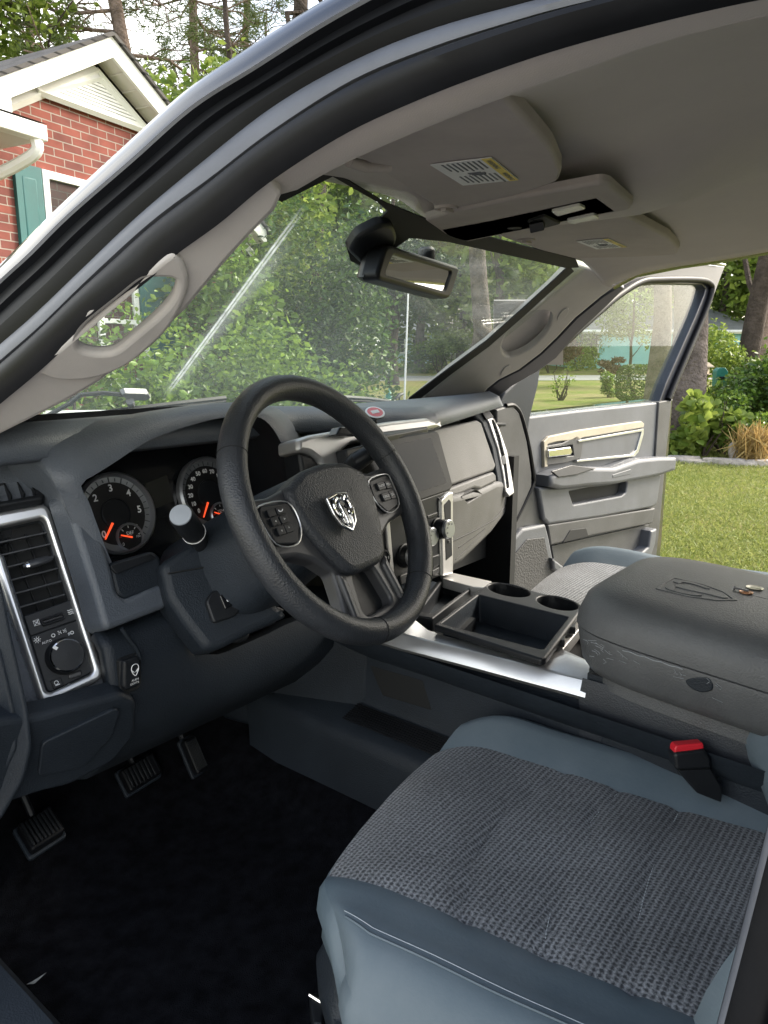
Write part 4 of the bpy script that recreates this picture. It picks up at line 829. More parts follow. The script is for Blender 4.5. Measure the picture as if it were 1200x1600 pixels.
mb = MB(); mb.tube(wo([(478, 622), (530, 620), (575, 623), (606, 627)]), .006, BLACK, n=6); mb.tube(wo([(478, 628), (530, 625), (575, 627), (606, 631)], -.014), .004, RUB, n=6); part(mb, 'wiper')
ab = PX(.86).at(632, 622); at_ = PX(.86).at(638, 452)
mb = MB(); mb.tube([ab-V(0, 0, .1), ab, ab+(at_-ab)*1.15], [.004, .0034, .0022], WHITE, n=8); an = part(mb, 'aerial')
q = MB(); q.lathe(ab-V(0, 0, .16), (0, 0, 1), [(.022, 0), (.02, .03), (.009, .07), (.006, .12)], BLACK, n=12); q.build('aerial_base', an)
mb = MB(); p = PX(.7).at(624, 617); mb.tube([p+V(-.02, 0, -.012), p, p+V(.022, 0, .004)], [.004, .007, .003], BLACK, n=7); mb.tube([p+V(0, 0, -.03), p], .003, BLACK, n=6); part(mb, 'washer_nozzle')

# ------------------------------------------------------------------ dashboard
DB = None
# top pad: front edge at the glass, back over to the rear crest; grid in x, section by section
def crest(x):                                       # y, z of the rear top edge
    ax = abs(x)
    if x < -.19: return (.33, 1.478)
    t = min(1, max(0, (x+.19)/.25)); yc = .33+(.24-.33)*t
    if x > .15: yc = .262+.20*((x-.15)/.6)
    zc = 1.478-.012*t if x < .1 else 1.466+.002*((x-.1)/.6)
    return (yc, zc)
rows = []
xs = np.r_[np.linspace(-.86, .80, 60)]
for k in range(9):
    r = []
    for x in xs:
        yc, zc = crest(x); yf = .80-.26*(x/.8)**2; zf = 1.425
        if k <= 6: t = k/6; y = yf+(yc-yf)*t; z = zf+(zc-zf)*(1-(1-t)**1.8)
        elif k == 7: y, z = yc-.02, zc-.008
        else: y, z = yc-.03, zc-.03
        r.append(V(x, y, z))
    rows.append(r)
mb = MB(); mb.grid(rows, DASH, flip=True); DB = part(mb, 'dashboard', ang=60); solid(DB, .02, 1)
def dpart(mb, name, label=None, **k): return mb.build(name, DB, label, **k)
# body behind everything so that no daylight leaks through
mb = MB(); mb.cube((-.80, .46, .98), (.78, .70, 1.40), DEEP); mb.cube((-.84, .62, .62), (.84, .72, 1.36), DEEP); part(mb, 'firewall')

# instrument hood: lofted from the outer ridge over the crest down to the lip and in
PL25 = PY(.245)
lip = [(176, 882), (166, 858), (150, 815), (138, 782), (127, 764), (131, 752), (150, 741), (180, 722), (235, 687), (290, 667), (345, 653), (395, 650), (420, 662), (440, 694), (457, 742), (474, 800)]
mid = [(140, 905), (130, 870), (112, 815), (94, 770), (80, 742), (100, 718), (128, 700), (162, 684), (222, 660), (285, 645), (348, 637), (405, 637), (436, 652), (460, 690), (480, 740), (500, 800)]
out_ = [(108, 850), (98, 820), (84, 785), (66, 752), (45, 722), (40, 704), (70, 686), (115, 668), (190, 650), (270, 637), (345, 629), (410, 632), (448, 648), (474, 690), (494, 740), (512, 800)]
def lay(l, f, off=0.0): return np.array([f.at(x, y, off) for x, y in l])
A0 = lay(lip, PL25); A1 = lay(mid, PY(.262)); A2 = lay(out_, PY(.32))
A3 = A2+V(0, .16, -.10); A3[:, 1] = .56
A2b = A2+(A3-A2)*.12+V(0, 0, .004)
N_ = 60
def rs(a): return resample(cr(a, 5), N_)
inn = A0+V(0, .006, -.004); cen = V(-.43, 0, 1.38)
def toward(a, k, y): b = a.copy(); b[:, 0] += (cen[0]-b[:, 0])*k; b[:, 2] += (cen[2]-b[:, 2])*k; b[:, 1] = y; return b
mb = MB(); mb.grid([rs(A3), rs(A2b), rs(A2), rs(A1*.5+A2*.5+V(0, -.006, .003)), rs(A1), rs(A0*.6+A1*.4+V(0, -.004, .0)), rs(A0)], DASH, flip=True)
hood = dpart(mb, 'instrument_hood', ang=50)
mb = MB(); mb.grid([rs(A0), rs(toward(A0, .015, .252)), rs(toward(A0, .03, .275)), rs(toward(A0, .05, .40))], BLACK, flip=True); dpart(mb, 'hood_lining', ang=50)

# instrument cluster
CP = PL((-.44, .372, 1.35), (0, -.955, .295)); cu = V(0, .295, .955); cx_ = V(1, 0, 0)
mb = MB(); mb.panel([CP.p+cx_*a+cu*b for a, b in [(-.26, -.13), (.26, -.13), (.26, .16), (-.26, .16)]], CP.n, GLOSS, th=.01, bev=0)
mb.panel(CP.pts([(205, 768), (268, 748), (276, 760), (278, 800), (214, 826)], .004), CP.n, GLOSS, th=.004, bev=.001); IC = part(mb, 'instrument_cluster')
def gauge(px, py, rad_, labels, a0, da, size, needle, sub, subneedle, ticks, sublab):
    c = CP.at(px, py, .004); g = MB(); n = CP.n
    def pt(a, r, h=.002): return c+cx_*math.sin(R(a))*r+cu*math.cos(R(a))*r+n*h
    g.lathe(c, n, [(rad_*1.10, 0), (rad_*1.10, .010), (rad_*1.04, .014), (rad_, .008), (rad_*.985, .004), (rad_*.80, .003)], RING, n=48)
    g.lathe(c, n, [(rad_*.85, .003), (rad_*.85, .0032), (0, .0032)], GAUGE, n=40); g.lathe(c, n, [(rad_*.42, .0032), (rad_*.42, .005), (rad_*.39, .0055), (rad_*.38, .0036), (0, .0036)], BLACK, n=32)
    for i in range(ticks+1):
        a = a0+(-2*a0)*i/ticks; d = unit(pt(a, 1, 0)-c); g.box(c+d*rad_*.90+n*.0046, np.cross(n, d)*.0007, d*rad_*(.07 if i % 2 == 0 else .04), n*.0004, INK, bev=0)
    for i, s in enumerate(labels):
        if s: g.text(s, pt(a0+da*i, rad_*.68, .0036), cx_, cu, size, WHITE, bold=.0004)
    go = g.build('gauge', IC)
    q = MB(); d = unit(pt(needle, 1, 0)-c); q.tube([c+d*rad_*.30+n*.006, c+d*rad_*.78+n*.006], [.0021, .0013], NEEDLE, n=6); 
    q.build('needle', IC)
    s = MB(); sc = c+cx_*sub[0]+cu*sub[1]; r2 = rad_*.36
    s.lathe(sc+n*.004, n, [(r2*1.08, 0), (r2*1.08, .004), (r2, .006), (r2*.95, .003), (0, .003)], RING, n=28); s.lathe(sc+n*.0072, n, [(r2*.92, 0), (0, .0001)], GAUGE, n=24)
    s.text(sublab, sc+cu*r2*.30+cx_*r2*.05, cx_, cu, r2*.36, WHITE, lift=.0078)
    for i in range(5):
        a = -80+40*i; dd = cx_*math.sin(R(a))+cu*math.cos(R(a)); s.box(sc+dd*r2*.78+n*.0076, np.cross(n, dd)*.0005, dd*r2*.09, n*.0003, WHITE if i else RED, bev=0)
    s.text('0', sc-cx_*r2*.68-cu*r2*.42, cx_, cu, r2*.34, WHITE, lift=.0078)
    s.text('100', sc+cx_*r2*.62-cu*r2*.05, cx_, cu, r2*.26, WHITE, lift=.0078)
    s.build('small_gauge', IC)
    q = MB(); dd = cx_*math.sin(R(subneedle))+cu*math.cos(R(subneedle)); q.tube([sc+n*.009-dd*r2*.1, sc+n*.009+dd*r2*.78], [.0017, .0011], NEEDLE, n=6); q.build('needle', IC)
gauge(180, 803, .060, ['0', '1', '2', '3', '4', '5', '6'], -135, 45, .0155, -141, (.012, -.041), -70, 24, 'DEF')
gauge(326, 772, .060, ['0', '10', '20', '30', '40', '50', '60', '70', '80', '90', '100', '110', '120'], -130, 21.67, .0100, -146, (.012, -.041), -66, 24, 'TEMP')
q = MB(); q.panel(CP.pts([(226, 756), (261, 742), (271, 783), (238, 797)], .0055), CP.n, LCD, th=.002, bev=0, r=.002); q.build('trip_display', IC)

# bezel left of and below the cluster
BZ = PL((-.62, .232, 1.30), (0, -.93, .36))
mb = MB(); mb.panel(BZ.pts([(100, 770), (128, 758), (142, 790), (168, 862), (178, 895), (184, 926), (196, 935), (250, 912), (262, 912), (266, 943), (258, 950), (170, 984), (162, 976), (148, 925), (128, 860)]), BZ.n, DASH, th=.05, bev=.008, r=.006); dpart(mb, 'cluster_bezel', ang=50)
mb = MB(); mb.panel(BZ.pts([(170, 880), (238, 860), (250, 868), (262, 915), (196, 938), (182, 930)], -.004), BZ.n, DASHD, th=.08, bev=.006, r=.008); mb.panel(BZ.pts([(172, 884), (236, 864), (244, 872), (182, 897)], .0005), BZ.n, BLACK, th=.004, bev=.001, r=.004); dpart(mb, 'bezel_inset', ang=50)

# left end: side panel with the tall bright vent frame
VP = PL((-.64, .335, 1.38), unit(np.cross(V(1, -.28, 0), V(0, -.42, -1)))); VP.n = VP.n if VP.n@(CAM-VP.p) > 0 else -VP.n
mb = MB(); mb.panel(VP.pts([(-200, 690), (20, 700), (50, 712), (82, 748), (112, 812), (142, 890), (166, 972), (184, 1040), (196, 1090), (60, 1140), (-200, 1260)], -.010), VP.n, DASH, th=.05, bev=.012, r=.008, holes=[VP.pts([(-42, 836), (64, 811), (70, 816), (143, 1046), (140, 1052), (80, 1079), (73, 1077), (6, 868)], -.010)], hr=.002, hbev=.001); dpart(mb, 'end_panel', ang=50)
fo = [(-70, 812), (68, 787), (78, 794), (162, 1050), (158, 1062), (74, 1102), (64, 1099), (-10, 880)]
fi = [(-40, 832), (66, 808), (72, 814), (146, 1046), (142, 1054), (80, 1082), (72, 1080), (4, 868)]
mb = MB(); mb.panel(VP.pts(fo, .006), VP.n, SILV, th=.02, bev=.006, r=.006, holes=[VP.pts(fi, .006)], hr=.004, hbev=.004); vf = dpart(mb, 'vent_frame', ang=45)
mb = MB(); mb.panel(VP.pts(fi, -.035), VP.n, DEEP, th=.01, bev=0)
SLATM = mat('vent_slat', (.030, .033, .038), .45, bump=('noise', 300, .05, .0004), vary=(20, .3))
for i in range(8):                                  # louvres
    y = 835+i*17.2+i*.35*(i); 
    a, b = VP.at(-30+i*8, y+18+i*1.3, -.008), VP.at(74+i*5.6, y-4+i*.4, -.008); d = unit(b-a); u = unit(np.cross(d, VP.n)); u = u if u[2] > 0 else -u
    mb.box((a+b)/2-VP.n*.008, d*np.linalg.norm(b-a)/2, u*.0013, VP.n*.0075-u*.0006, SLATM, bev=.0008)
for i in range(4):
    a, b = VP.at(-14+i*26, 846-i*6, -.031), VP.at(36+i*26, 968-i*9, -.031); mb.box((a+b)/2, unit(b-a)*np.linalg.norm(b-a)/2, V(.0008, 0, 0), VP.n*.003, BLACK, bev=.0006)
av = dpart(mb, 'air_vent', ang=40)
mb = MB(); c = VP.at(60, 878, .004); d = unit(VP.at(80, 872)-VP.at(40, 884)); mb.tube([c-d*.020, c-d*.014, c, c+d*.014, c+d*.020], [.003, .0078, .0085, .007, .002], SLATM, n=12, flat=.7); mb.tube([c-d*.017, c-d*.013], [.0078, .0088], CHROME, n=12, flat=.7); dpart(mb, 'vent_tab')
mb = MB(); mb.panel(VP.pts([(36, 962), (112, 936), (124, 968), (47, 995)], -.004), VP.n, BLACK, th=.03, bev=.002, r=.003)
mb.panel(VP.pts([(46, 994), (124, 967), (147, 1042), (142, 1052), (80, 1082), (73, 1079)], -.005), VP.n, BLACK, th=.03, bev=.002, r=.004); swp = dpart(mb, 'switch_panel', ang=45)
vx = unit(VP.at(124, 967)-VP.at(46, 994)); vy = np.cross(VP.n, vx)
mb = MB(); mb.panel(VP.pts([(62, 968), (98, 956), (103, 962), (101, 968), (68, 979), (64, 974)], .001), VP.n, BLACK, th=.01, bev=.002, r=.004, holes=[VP.pts([(66, 970), (97, 960), (100, 964), (69, 974)], .001)], hr=.002); mb.panel(VP.pts([(66, 970), (97, 960), (100, 964), (69, 974)], -.001), VP.n, SPOKE, th=.01, bev=.002, r=.002); dpart(mb, 'vent_wheel')
mb = MB(); kc = VP.at(101, 1025, -.004); mb.lathe(kc, VP.n, [(.0255, 0), (.025, .006), (.0225, .018), (.021, .021)], BLACK, n=40); mb.lathe(kc, VP.n, [(.0222, .0185), (.0222, .0212), (.0205, .0224), (.0200, .0214)], CHROME, n=40); mb.lathe(kc, VP.n, [(.0202, .0216), (.0, .0222)], BLACK, n=40)
ka = unit(-vx*.6+vy*.8); mb.box(kc+ka*.0188+VP.n*.0218, np.cross(VP.n, ka)*.0022, ka*.003, VP.n*.0012, WHITE, bev=.0003); dpart(mb, 'headlamp_knob')
mb = MB()                                           # printed symbols
def P_(x, y): return VP.at(x, y, -.0040)
tx = dict(mat=WHITE, lift=.0009)
mb.text('AUTO', P_(73, 1003), vx, vy, .0046, **tx)
def ring(c, r, w=.0007, m=WHITE, nn=20, ex=vx, ey=vy, n=None): mb.tube([c+ex*r*math.cos(a)+ey*r*math.sin(a)+(VP.n if n is None else n)*.001 for a in np.linspace(0, 6.2832, nn+1)[:-1]], w, m, n=4, closed=True)
ring(P_(83, 993), .0022)
c = P_(58, 1000); ring(c, .0018)
for a in np.linspace(0, 6.28, 9)[:-1]: d = vx*math.cos(a)+vy*math.sin(a); mb.tube([c+d*.0030+VP.n*.001, c+d*.0046+VP.n*.001], .0006, WHITE, n=4)
c = P_(97, 987)
for s in (-1, 1):
    mb.tube([c+vx*s*.0012+vy*.002+VP.n*.001, c+vx*s*.0030+VP.n*.001, c+vx*s*.0012-vy*.002+VP.n*.001], .0006, WHITE, n=4)
    for k in (-1, 0, 1): mb.tube([c+vx*s*.0036+vy*k*.0018+VP.n*.001, c+vx*s*.0056+vy*k*.0022+VP.n*.001], .0005, WHITE, n=4)
c = P_(111, 989); ring(c+vx*.0012, .0020)
for k in (-1, 0, 1): mb.tube([c-vx*.0018+vy*k*.0014+VP.n*.001, c-vx*.0044+vy*(k*.0014-.0008)+VP.n*.001], .0005, WHITE, n=4)
c = VP.at(57, 973, -.003)
mb.tube([c+vx*a*.0036+vy*b*.0036+VP.n*.001 for a, b in ((-1, -1), (1, -1), (1, 1), (-1, 1))], .0006, WHITE, n=4, closed=True); mb.tube([c+vx*-.003+vy*.003+VP.n*.001, c+vx*.003-vy*.003+VP.n*.001], .0006, WHITE, n=4); mb.tube([c+vx*.003+vy*.003+VP.n*.001, c-vx*.003-vy*.003+VP.n*.001], .0006, WHITE, n=4)
c = VP.at(110, 956, -.003)
for k in (-1, 0, 1): mb.tube([c+vx*(t*.0036)+vy*(k*.0026+.0006*math.sin(t*5))+VP.n*.001 for t in np.linspace(-1, 1, 7)], .0006, WHITE, n=4)
c = P_(108, 1071); ring(c, .0018); mb.box(P_(118, 1066)+VP.n*.0008, vx*.007, vy*.0009, VP.n*.0004, WHITE, bev=0)
for x, y in ((125.5, 1063), (131, 1061)): mb.box(P_(x, y)+VP.n*.0008, vx*.0017, vy*.0017, VP.n*.0004, WHITE, bev=0)
mb.build('printed_legend', swp)
mb = MB(); mb.panel(VP.pts([(79, 1064), (95, 1058), (99, 1070), (84, 1077)], -.0025), VP.n, BLACK, th=.01, bev=.0008, r=.001); mb.text('O', VP.at(88, 1067, -.002), vx, vy, .008, WHITE, lift=.0006); mb.box(VP.at(90, 1070, -.0015), vx*.003, vy*.0006, VP.n*.0003, WHITE, bev=0); dpart(mb, 'fog_button')
mb = MB(); mb.panel(VP.pts([(106, 1054), (127, 1047), (129, 1055), (108, 1062)], -.001), VP.n, SPOKE, th=.01, bev=.002, r=.003); dpart(mb, 'dimmer_wheel')
# side window vent on top of the end panel
VT = PL(VP.at(40, 770), unit(VP.n+V(0, 0, 1.1)))
mb = MB(); mb.panel(VT.pts([(-60, 762), (50, 744), (56, 748), (70, 774), (66, 778), (-60, 800)], .003), VT.n, BLACK, th=.012, bev=.003, r=.003, holes=[VT.pts([(-60, 768), (46, 750), (58, 772), (-60, 793)], .003)], hr=.002); mb.panel(VT.pts([(-60, 768), (46, 750), (58, 772), (-60, 793)], -.015), VT.n, DEEP, th=.005, bev=0)
for x in (-12, 8, 28, 46): a, b = VT.at(x-3, 752+(46-x)*.17, -.004), VT.at(x+10, 774+(46-x)*.17, -.004); mb.box((a+b)/2, (b-a)/2, unit(np.cross(b-a, VT.n))*.0012, VT.n*.007, BLACK, bev=.0005)
dpart(mb, 'window_vent', ang=45)

# lower dash: knee bolster under the column, curved
kr = []
top = [(150, 986), (200, 972), (264, 950), (276, 965), (300, 1008), (326, 1020), (350, 1012), (400, 990), (450, 966), (520, 955), (600, 960)]
for yv, dz, rr in ((.238, 0, 0), (.215, -.012, 0), (.208, -.05, 0), (.215, -.11, 0), (.245, -.19, 0), (.30, -.245, 0), (.42, -.26, 0)):
    kr.append(resample(cr([PY(.236).at(x, y)*V(1, 0, 1)+V(0, yv, dz) for x, y in top], 4), 50))
# bring the lower rows level
for i, r in enumerate(kr):
    t = i/(len(kr)-1); lvl = 1.215+(-.30)*t
    kr[i] = np.c_[r[:, 0], r[:, 1], r[:, 2]*(1-min(1, t*1.6))+lvl*min(1, t*1.6)]
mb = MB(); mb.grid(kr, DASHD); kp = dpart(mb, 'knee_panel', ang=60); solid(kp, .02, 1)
mb = MB(); LP = PL((-.70, .21, 1.08), unit(V(-.10, -.90, -.35)))
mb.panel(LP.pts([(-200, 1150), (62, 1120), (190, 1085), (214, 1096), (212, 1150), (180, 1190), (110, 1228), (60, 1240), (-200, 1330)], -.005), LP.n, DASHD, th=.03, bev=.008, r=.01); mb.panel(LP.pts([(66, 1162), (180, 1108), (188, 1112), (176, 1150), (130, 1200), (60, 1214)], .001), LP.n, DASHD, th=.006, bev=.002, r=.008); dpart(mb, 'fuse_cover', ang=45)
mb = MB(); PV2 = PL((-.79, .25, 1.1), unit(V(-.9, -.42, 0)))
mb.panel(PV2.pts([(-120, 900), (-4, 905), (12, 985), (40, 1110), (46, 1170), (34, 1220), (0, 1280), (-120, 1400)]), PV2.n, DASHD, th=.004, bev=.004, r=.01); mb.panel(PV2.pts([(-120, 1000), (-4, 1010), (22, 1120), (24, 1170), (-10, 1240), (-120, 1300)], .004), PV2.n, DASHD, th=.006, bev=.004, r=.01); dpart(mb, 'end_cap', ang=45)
mb = MB(); KP = PY(.206); c = KP.at(206, 1055); mb.panel(KP.pts([(187, 1034), (195, 1029), (219, 1021), (221, 1030), (221, 1070), (216, 1077), (196, 1086), (188, 1078)], .002), KP.n, DEEP, th=.02, bev=.002, r=.003)
mb.panel(KP.pts([(194, 1034), (217, 1026), (221, 1032), (220, 1070), (214, 1074), (198, 1080), (193, 1074)], .010), KP.n, BLACK, th=.01, bev=.004, r=.003); asw = dpart(mb, 'rocker_switch', 'black rocker switch with white alien head')
mb = MB(); kx = unit(KP.at(218, 1037)-KP.at(196, 1044)); ky = V(0, 0, 1); c = KP.at(211, 1047, .0105); n_ = KP.n; kx = V(1, 0, 0)
head = [(0, 1.0), (.42, .93), (.74, .62), (.80, .22), (.64, -.22), (.34, -.66), (0, -.92), (-.34, -.66), (-.64, -.22), (-.80, .22), (-.74, .62), (-.42, .93)]
mb.tube(cr([c+kx*a*.0070+ky*b*.0088+n_*.0004 for a, b in head], 3, True), .0006, WHITE, n=4, closed=True)
for s in (-1, 1): mb.lathe(c, n_, [(.001, .0)], WHITE, n=4) if False else mb.panel([c+kx*s*(.0032+.0024*math.cos(a)*.8+.0016*math.sin(a))+ky*(-.0012+.0030*math.sin(a)*.75+.0010*math.cos(a)) for a in np.linspace(0, 6.28, 13)[:-1]], n_, WHITE, th=.0006, bev=0)
mb.text('ALIEN', KP.at(211, 1062, .0105), kx, ky, .0042, WHITE, lift=.0005); mb.text('LIGHTS', KP.at(210, 1067.5, .0105), kx, ky, .0042, WHITE, lift=.0005); mb.build('alien_symbol', asw)
mb = MB(); mb.tube([PY(.205).at(x, y) for x, y in cr([(190, 982), (203, 1000), (214, 1015), (219, 1030)], 4)], .003, DASHD, n=8); dpart(mb, 'panel_edge')
# ------------------------------------------------------------------ steering wheel
WC = V(-.391, .010, 1.383); th_ = R(29.1); wr_ = R(7.4); wx = V(math.cos(wr_), math.sin(wr_), 0); wn = V(math.cos(th_)*math.sin(wr_), -math.cos(th_)*math.cos(wr_), math.sin(th_)); wy = np.cross(wn, wx)
WPl = PL(WC, wn)
def wl(a, b, h=0.0): return WC+wx*a+wy*b+wn*h
def wpx(l, h=0.0): return [WPl.at(x, y, h) for x, y in l]
mb = MB(); RM, rm2 = .184, .018; rows = []
for i in range(97):
    a = 2*math.pi*i/96; rows.append([wl((RM+(rm2*1.0)*math.cos(t))*math.cos(a), (RM+rm2*math.cos(t))*math.sin(a), rm2*1.12*math.sin(t)) for t in np.linspace(0, 2*math.pi, 19)[:-1]])
mb.grid(rows, RIMM, closed=True, flip=True); SW = part(mb, 'steering_wheel', ang=60)
for a in (148, 18, -52, -101):                      # seams round the rim
    q = MB(); a = R(a); q.tube([wl((RM+(rm2+.0002)*math.cos(t))*math.cos(a), (RM+(rm2+.0002)*math.cos(t))*math.sin(a), (rm2*1.12+.0002)*math.sin(t)) for t in np.linspace(0, 2*math.pi, 25)[:-1]], .0006, DEEP, n=5, closed=True); q.build('rim_seam', SW)
# spokes: left, right, two lower
mb = MB()
mb.panel([wl(a, b, -.006) for a, b in [(-.172, .040), (-.12, .036), (-.07, .045), (.07, .045), (.12, .036), (.172, .040), (.172, -.040), (.115, -.048), (.085, -.062), (.062, -.085), (.068, -.12), (.082, -.163), (.045, -.176), (0, -.180), (-.045, -.176), (-.082, -.163), (-.068, -.12), (-.062, -.085), (-.085, -.062), (-.115, -.048), (-.172, -.040)]], wn, SPOKE, th=.022, bev=.006, r=.006, holes=[[wl(a, b, -.006) for a, b in [(-.026, -.098), (.026, -.098), (.036, -.150), (.030, -.158), (-.030, -.158), (-.036, -.150)]]], hr=.010, hbev=.005)
part(mb, 'spoke', SW, ang=45)
for s in (-1, 1):
    mb = MB(); mb.panel([wl(s*a, b, .0) for a, b in [(.060, -.088), (.046, -.100), (.052, -.160), (.066, -.155)]], wn, SPOKE, th=.012, bev=.005, r=.005); mb.build('spoke_trim', SW, ang=45)
mb = MB(); mb.panel([wl(a, b, -.024) for a, b in [(-.030, -.094), (.030, -.094), (.042, -.16), (-.042, -.16)]], wn, BLACK, th=.006, bev=.002, r=.01)
mb.build('spoke_inset', SW)
def shield(k=1.0): return [(-.094*k, .026), (-.090, .040), (-.05, .058), (0, .063), (.05, .058), (.090, .040), (.094*k, .026), (.090, -.012), (.070, -.058), (.048, -.092), (.03, -.099), (-.03, -.099), (-.048, -.092), (-.070, -.058), (-.090, -.012)]
hb_ = lambda a, b: .006*(1-(a/.1)**2)
mb = MB(); mb.panel([wl(a, b, .010) for a, b in shield()], wn, HUBM, th=.030, bev=.010, r=.012, dome=lambda a, b: -.10*max(0, abs(a)-.052)); ab_ = part(mb, 'airbag_cover', SW, ang=40)
# emblem: chrome shield with a horned ram's head
EC = WPl.at(537, 798, .020)
def em(a, b, h=0.0): return EC+wx*a*.86+wy*b*.86+wn*h
mb = MB(); so = [(-.027, .026), (0, .030), (.027, .026), (.0265, -.002), (.019, -.021), (0, -.034), (-.019, -.021), (-.0265, -.002)]
mb.panel([em(a, b) for a, b in so], wn, GLOSS, th=.004, bev=.001, r=.002); mb.panel([em(a*1.06, b*1.06, .0012) for a, b in so], wn, CHROME, th=.004, bev=.0012, r=.002, holes=[[em(a*.91, b*.91, .0012) for a, b in so]], hr=.002, hbev=.001)
mb.build('emblem', SW)
mb = MB()
mb.panel([em(a, b, .003) for a, b in [(-.0055, .019), (0, .021), (.0055, .019), (.0072, .008), (.0042, -.010), (.0050, -.022), (0, -.026), (-.0050, -.022), (-.0042, -.010), (-.0072, .008)]], wn, CHROME, th=.004, bev=.0018, r=.002)
for s in (-1, 1):
    mb.tube([em(s*a, b, .002) for a, b in cr([(.004, .017), (.010, .021), (.017, .018), (.0205, .009), (.0185, -.002), (.0125, -.008), (.0095, -.003), (.0125, .003)], 4)], [.0034*(1-.6*i/28) for i in range(29)], CHROME, n=8)
    mb.panel([em(s*a, b, .0025) for a, b in [(.007, -.008), (.0125, -.012), (.011, -.020), (.006, -.027)]], wn, CHROME, th=.003, bev=.001, r=.001)
    mb.panel([em(s*a, b, .004) for a, b in [(.0015, .006), (.005, .009), (.0045, .002)]], wn, GLOSS, th=.001, bev=0)
mb.build('ram_head', SW)
# button pads
def pad(s, cells):
    q = MB(); o = [(s*.098, .022), (s*.150, .026), (s*.158, .012), (s*.150, -.026), (s*.112, -.034), (s*.092, -.010)]
    q.panel([wl(a, b, .001) for a, b in o], wn, BLACK, th=.008, bev=.002, r=.006); q.tube(cr([wl(a*1.0, b, .0012) for a, b in o], 4, True), .0010, SILV, n=5, closed=True); q.build('button_pad', SW)
    for (a, b, w_, h_, txt) in cells:
        q = MB(); q.box(wl(s*a, b, .0028), wx*w_/2, wy*h_/2, wn*.0014, BLACK, bev=.0007, r=.001)
        if txt: q.text(txt, wl(s*a, b, .0042), wx, wy, .0052 if len(txt) > 4 else .0056, WHITE, lift=.0003)
        q.build('button', SW)
pad(1, [(.121, .009, .020, .0125, 'ON/OFF'), (.121, -.009, .020, .013, 'CANCEL'), (.1405, .008, .014, .0125, 'RES+'), (.1395, -.009, .014, .013, 'SET-')])
pad(-1, [(.137, .013, .014, .010, ''), (.120, .013, .014, .010, ''), (.137, .001, .014, .011, '<'), (.120, .001, .014, .011, '>'), (.134, -.012, .014, .011, 'v'), (.119, -.012, .014, .011, '^')])
q = MB(); c = wl(-.120, .0132, .0044); q.tube(cr([c-wx*.004+wy*.001, c-wx*.003-wy*.001, c+wx*.001-wy*.0015, c+wx*.004+wy*.0005], 3), .0008, WHITE, n=5); q.build('phone_symbol', SW)

SPOKE2 = mat('grey_cap', (.30, .33, .37), .4, bump=('noise', 300, .05, .0005), vary=(12, .1))
# steering column, stalks, switches
mb = MB(); rows = []
for h, rx, rz, dz in ((-.030, .052, .052, 0), (-.05, .066, .064, 0), (-.10, .074, .072, -.004), (-.19, .082, .082, -.010), (-.30, .088, .090, -.02)):
    rows.append([wl(rx*math.copysign(abs(math.cos(t))**.7, math.cos(t)), rz*math.copysign(abs(math.sin(t))**.7, math.sin(t))+dz, h) for t in np.linspace(0, 2*math.pi, 33)[:-1]])
mb.grid(rows, DASHD, closed=True, flip=True); sc_ = part(mb, 'steering_column', ang=60)
CPn = PL(PY(.17).at(330, 900), unit(V(-.25, -.85, .45)))
mb = MB(); mb.panel(CPn.pts([(250, 880), (300, 850), (345, 838), (385, 900), (440, 950), (452, 962), (400, 985), (345, 1014), (322, 1016), (290, 975), (262, 935)], -.004), CPn.n, DASHD, th=.06, bev=.012, r=.012); mb.tube(CPn.pts([(262, 896), (310, 888), (352, 880), (372, 880)], -.002), .0012, DEEP, n=5); mb.build('column_shroud', sc_, ang=45)
mb = MB(); a, b = PY(.225).at(332, 872), PY(.135).at(281, 803); d = unit(b-a); L = np.linalg.norm(b-a)
mb.lathe(a-d*.01, d, [(.016, 0), (.014, .012), (.0125, .03), (.013, L*.52), (.0165, L*.60), (.0168, L+.002), (.0155, L+.006)], BLACK, n=28); mb.lathe(a-d*.01, d, [(.0150, L+.006), (.0146, L+.0078), (.0, L+.0085)], SPOKE2, n=28)
mb.lathe(a-d*.01, d, [(.0172, L*.66), (.0172, L*.672)], WHITE, n=28); mb.build('indicator_stalk', sc_)
q = MB(); q.lathe(a-d*.022, d, [(.028, 0), (.027, .006), (.020, .012), (.013, .014)], DASHD, n=24)
q.build('stalk_boot', sc_)
mb = MB(); p1, p2, p3, p4 = PY(.20).at(500, 760), PY(.16).at(530, 744), PY(.13).at(556, 722), PY(.11).at(590, 700)
mb.tube([p1, p2, p2+(p3-p2)*.45], [.006, .006, .0065], BLACK, n=10); mb.tube([p2+(p3-p2)*.4, p3, p4], [.012, .0165, .014], BLACK, n=14); mb.build('gear_lever', sc_)
q = MB(); q.box(PY(.19).at(560, 748), V(.020, 0, 0), V(0, 0, .010), V(0, -.012, 0), BLACK, bev=.004); q.box(PY(.19).at(566, 766), V(.016, 0, 0), V(0, 0, .006), V(0, -.010, 0), BLACK, bev=.003); q.build('ignition_switch', sc_)
mb = MB(); SPn = PL(CPn.at(355, 938, .004), CPn.n); mb.panel(SPn.pts([(322, 940), (330, 925), (362, 912), (386, 934), (370, 962), (334, 974)]), CPn.n, BLACK, th=.012, bev=.003, r=.006); mb.panel(SPn.pts([(343, 930), (368, 920), (380, 938), (352, 952)], .003), CPn.n, GLOSS, th=.006, bev=.0015, r=.002)
c = SPn.at(360, 936, .0035); ex = unit(SPn.at(370, 932)-SPn.at(350, 940)); ey = np.cross(CPn.n, ex)
mb.panel([c+ex*a+ey*b for a, b in [(-.006, -.002), (-.001, -.003), (0, -.001), (.005, .001), (.006, .004), (.002, .004), (-.003, .002), (-.006, .001)]], CPn.n, WHITE, th=.0005, bev=0, r=.001); mb.build('pedal_switch', sc_)
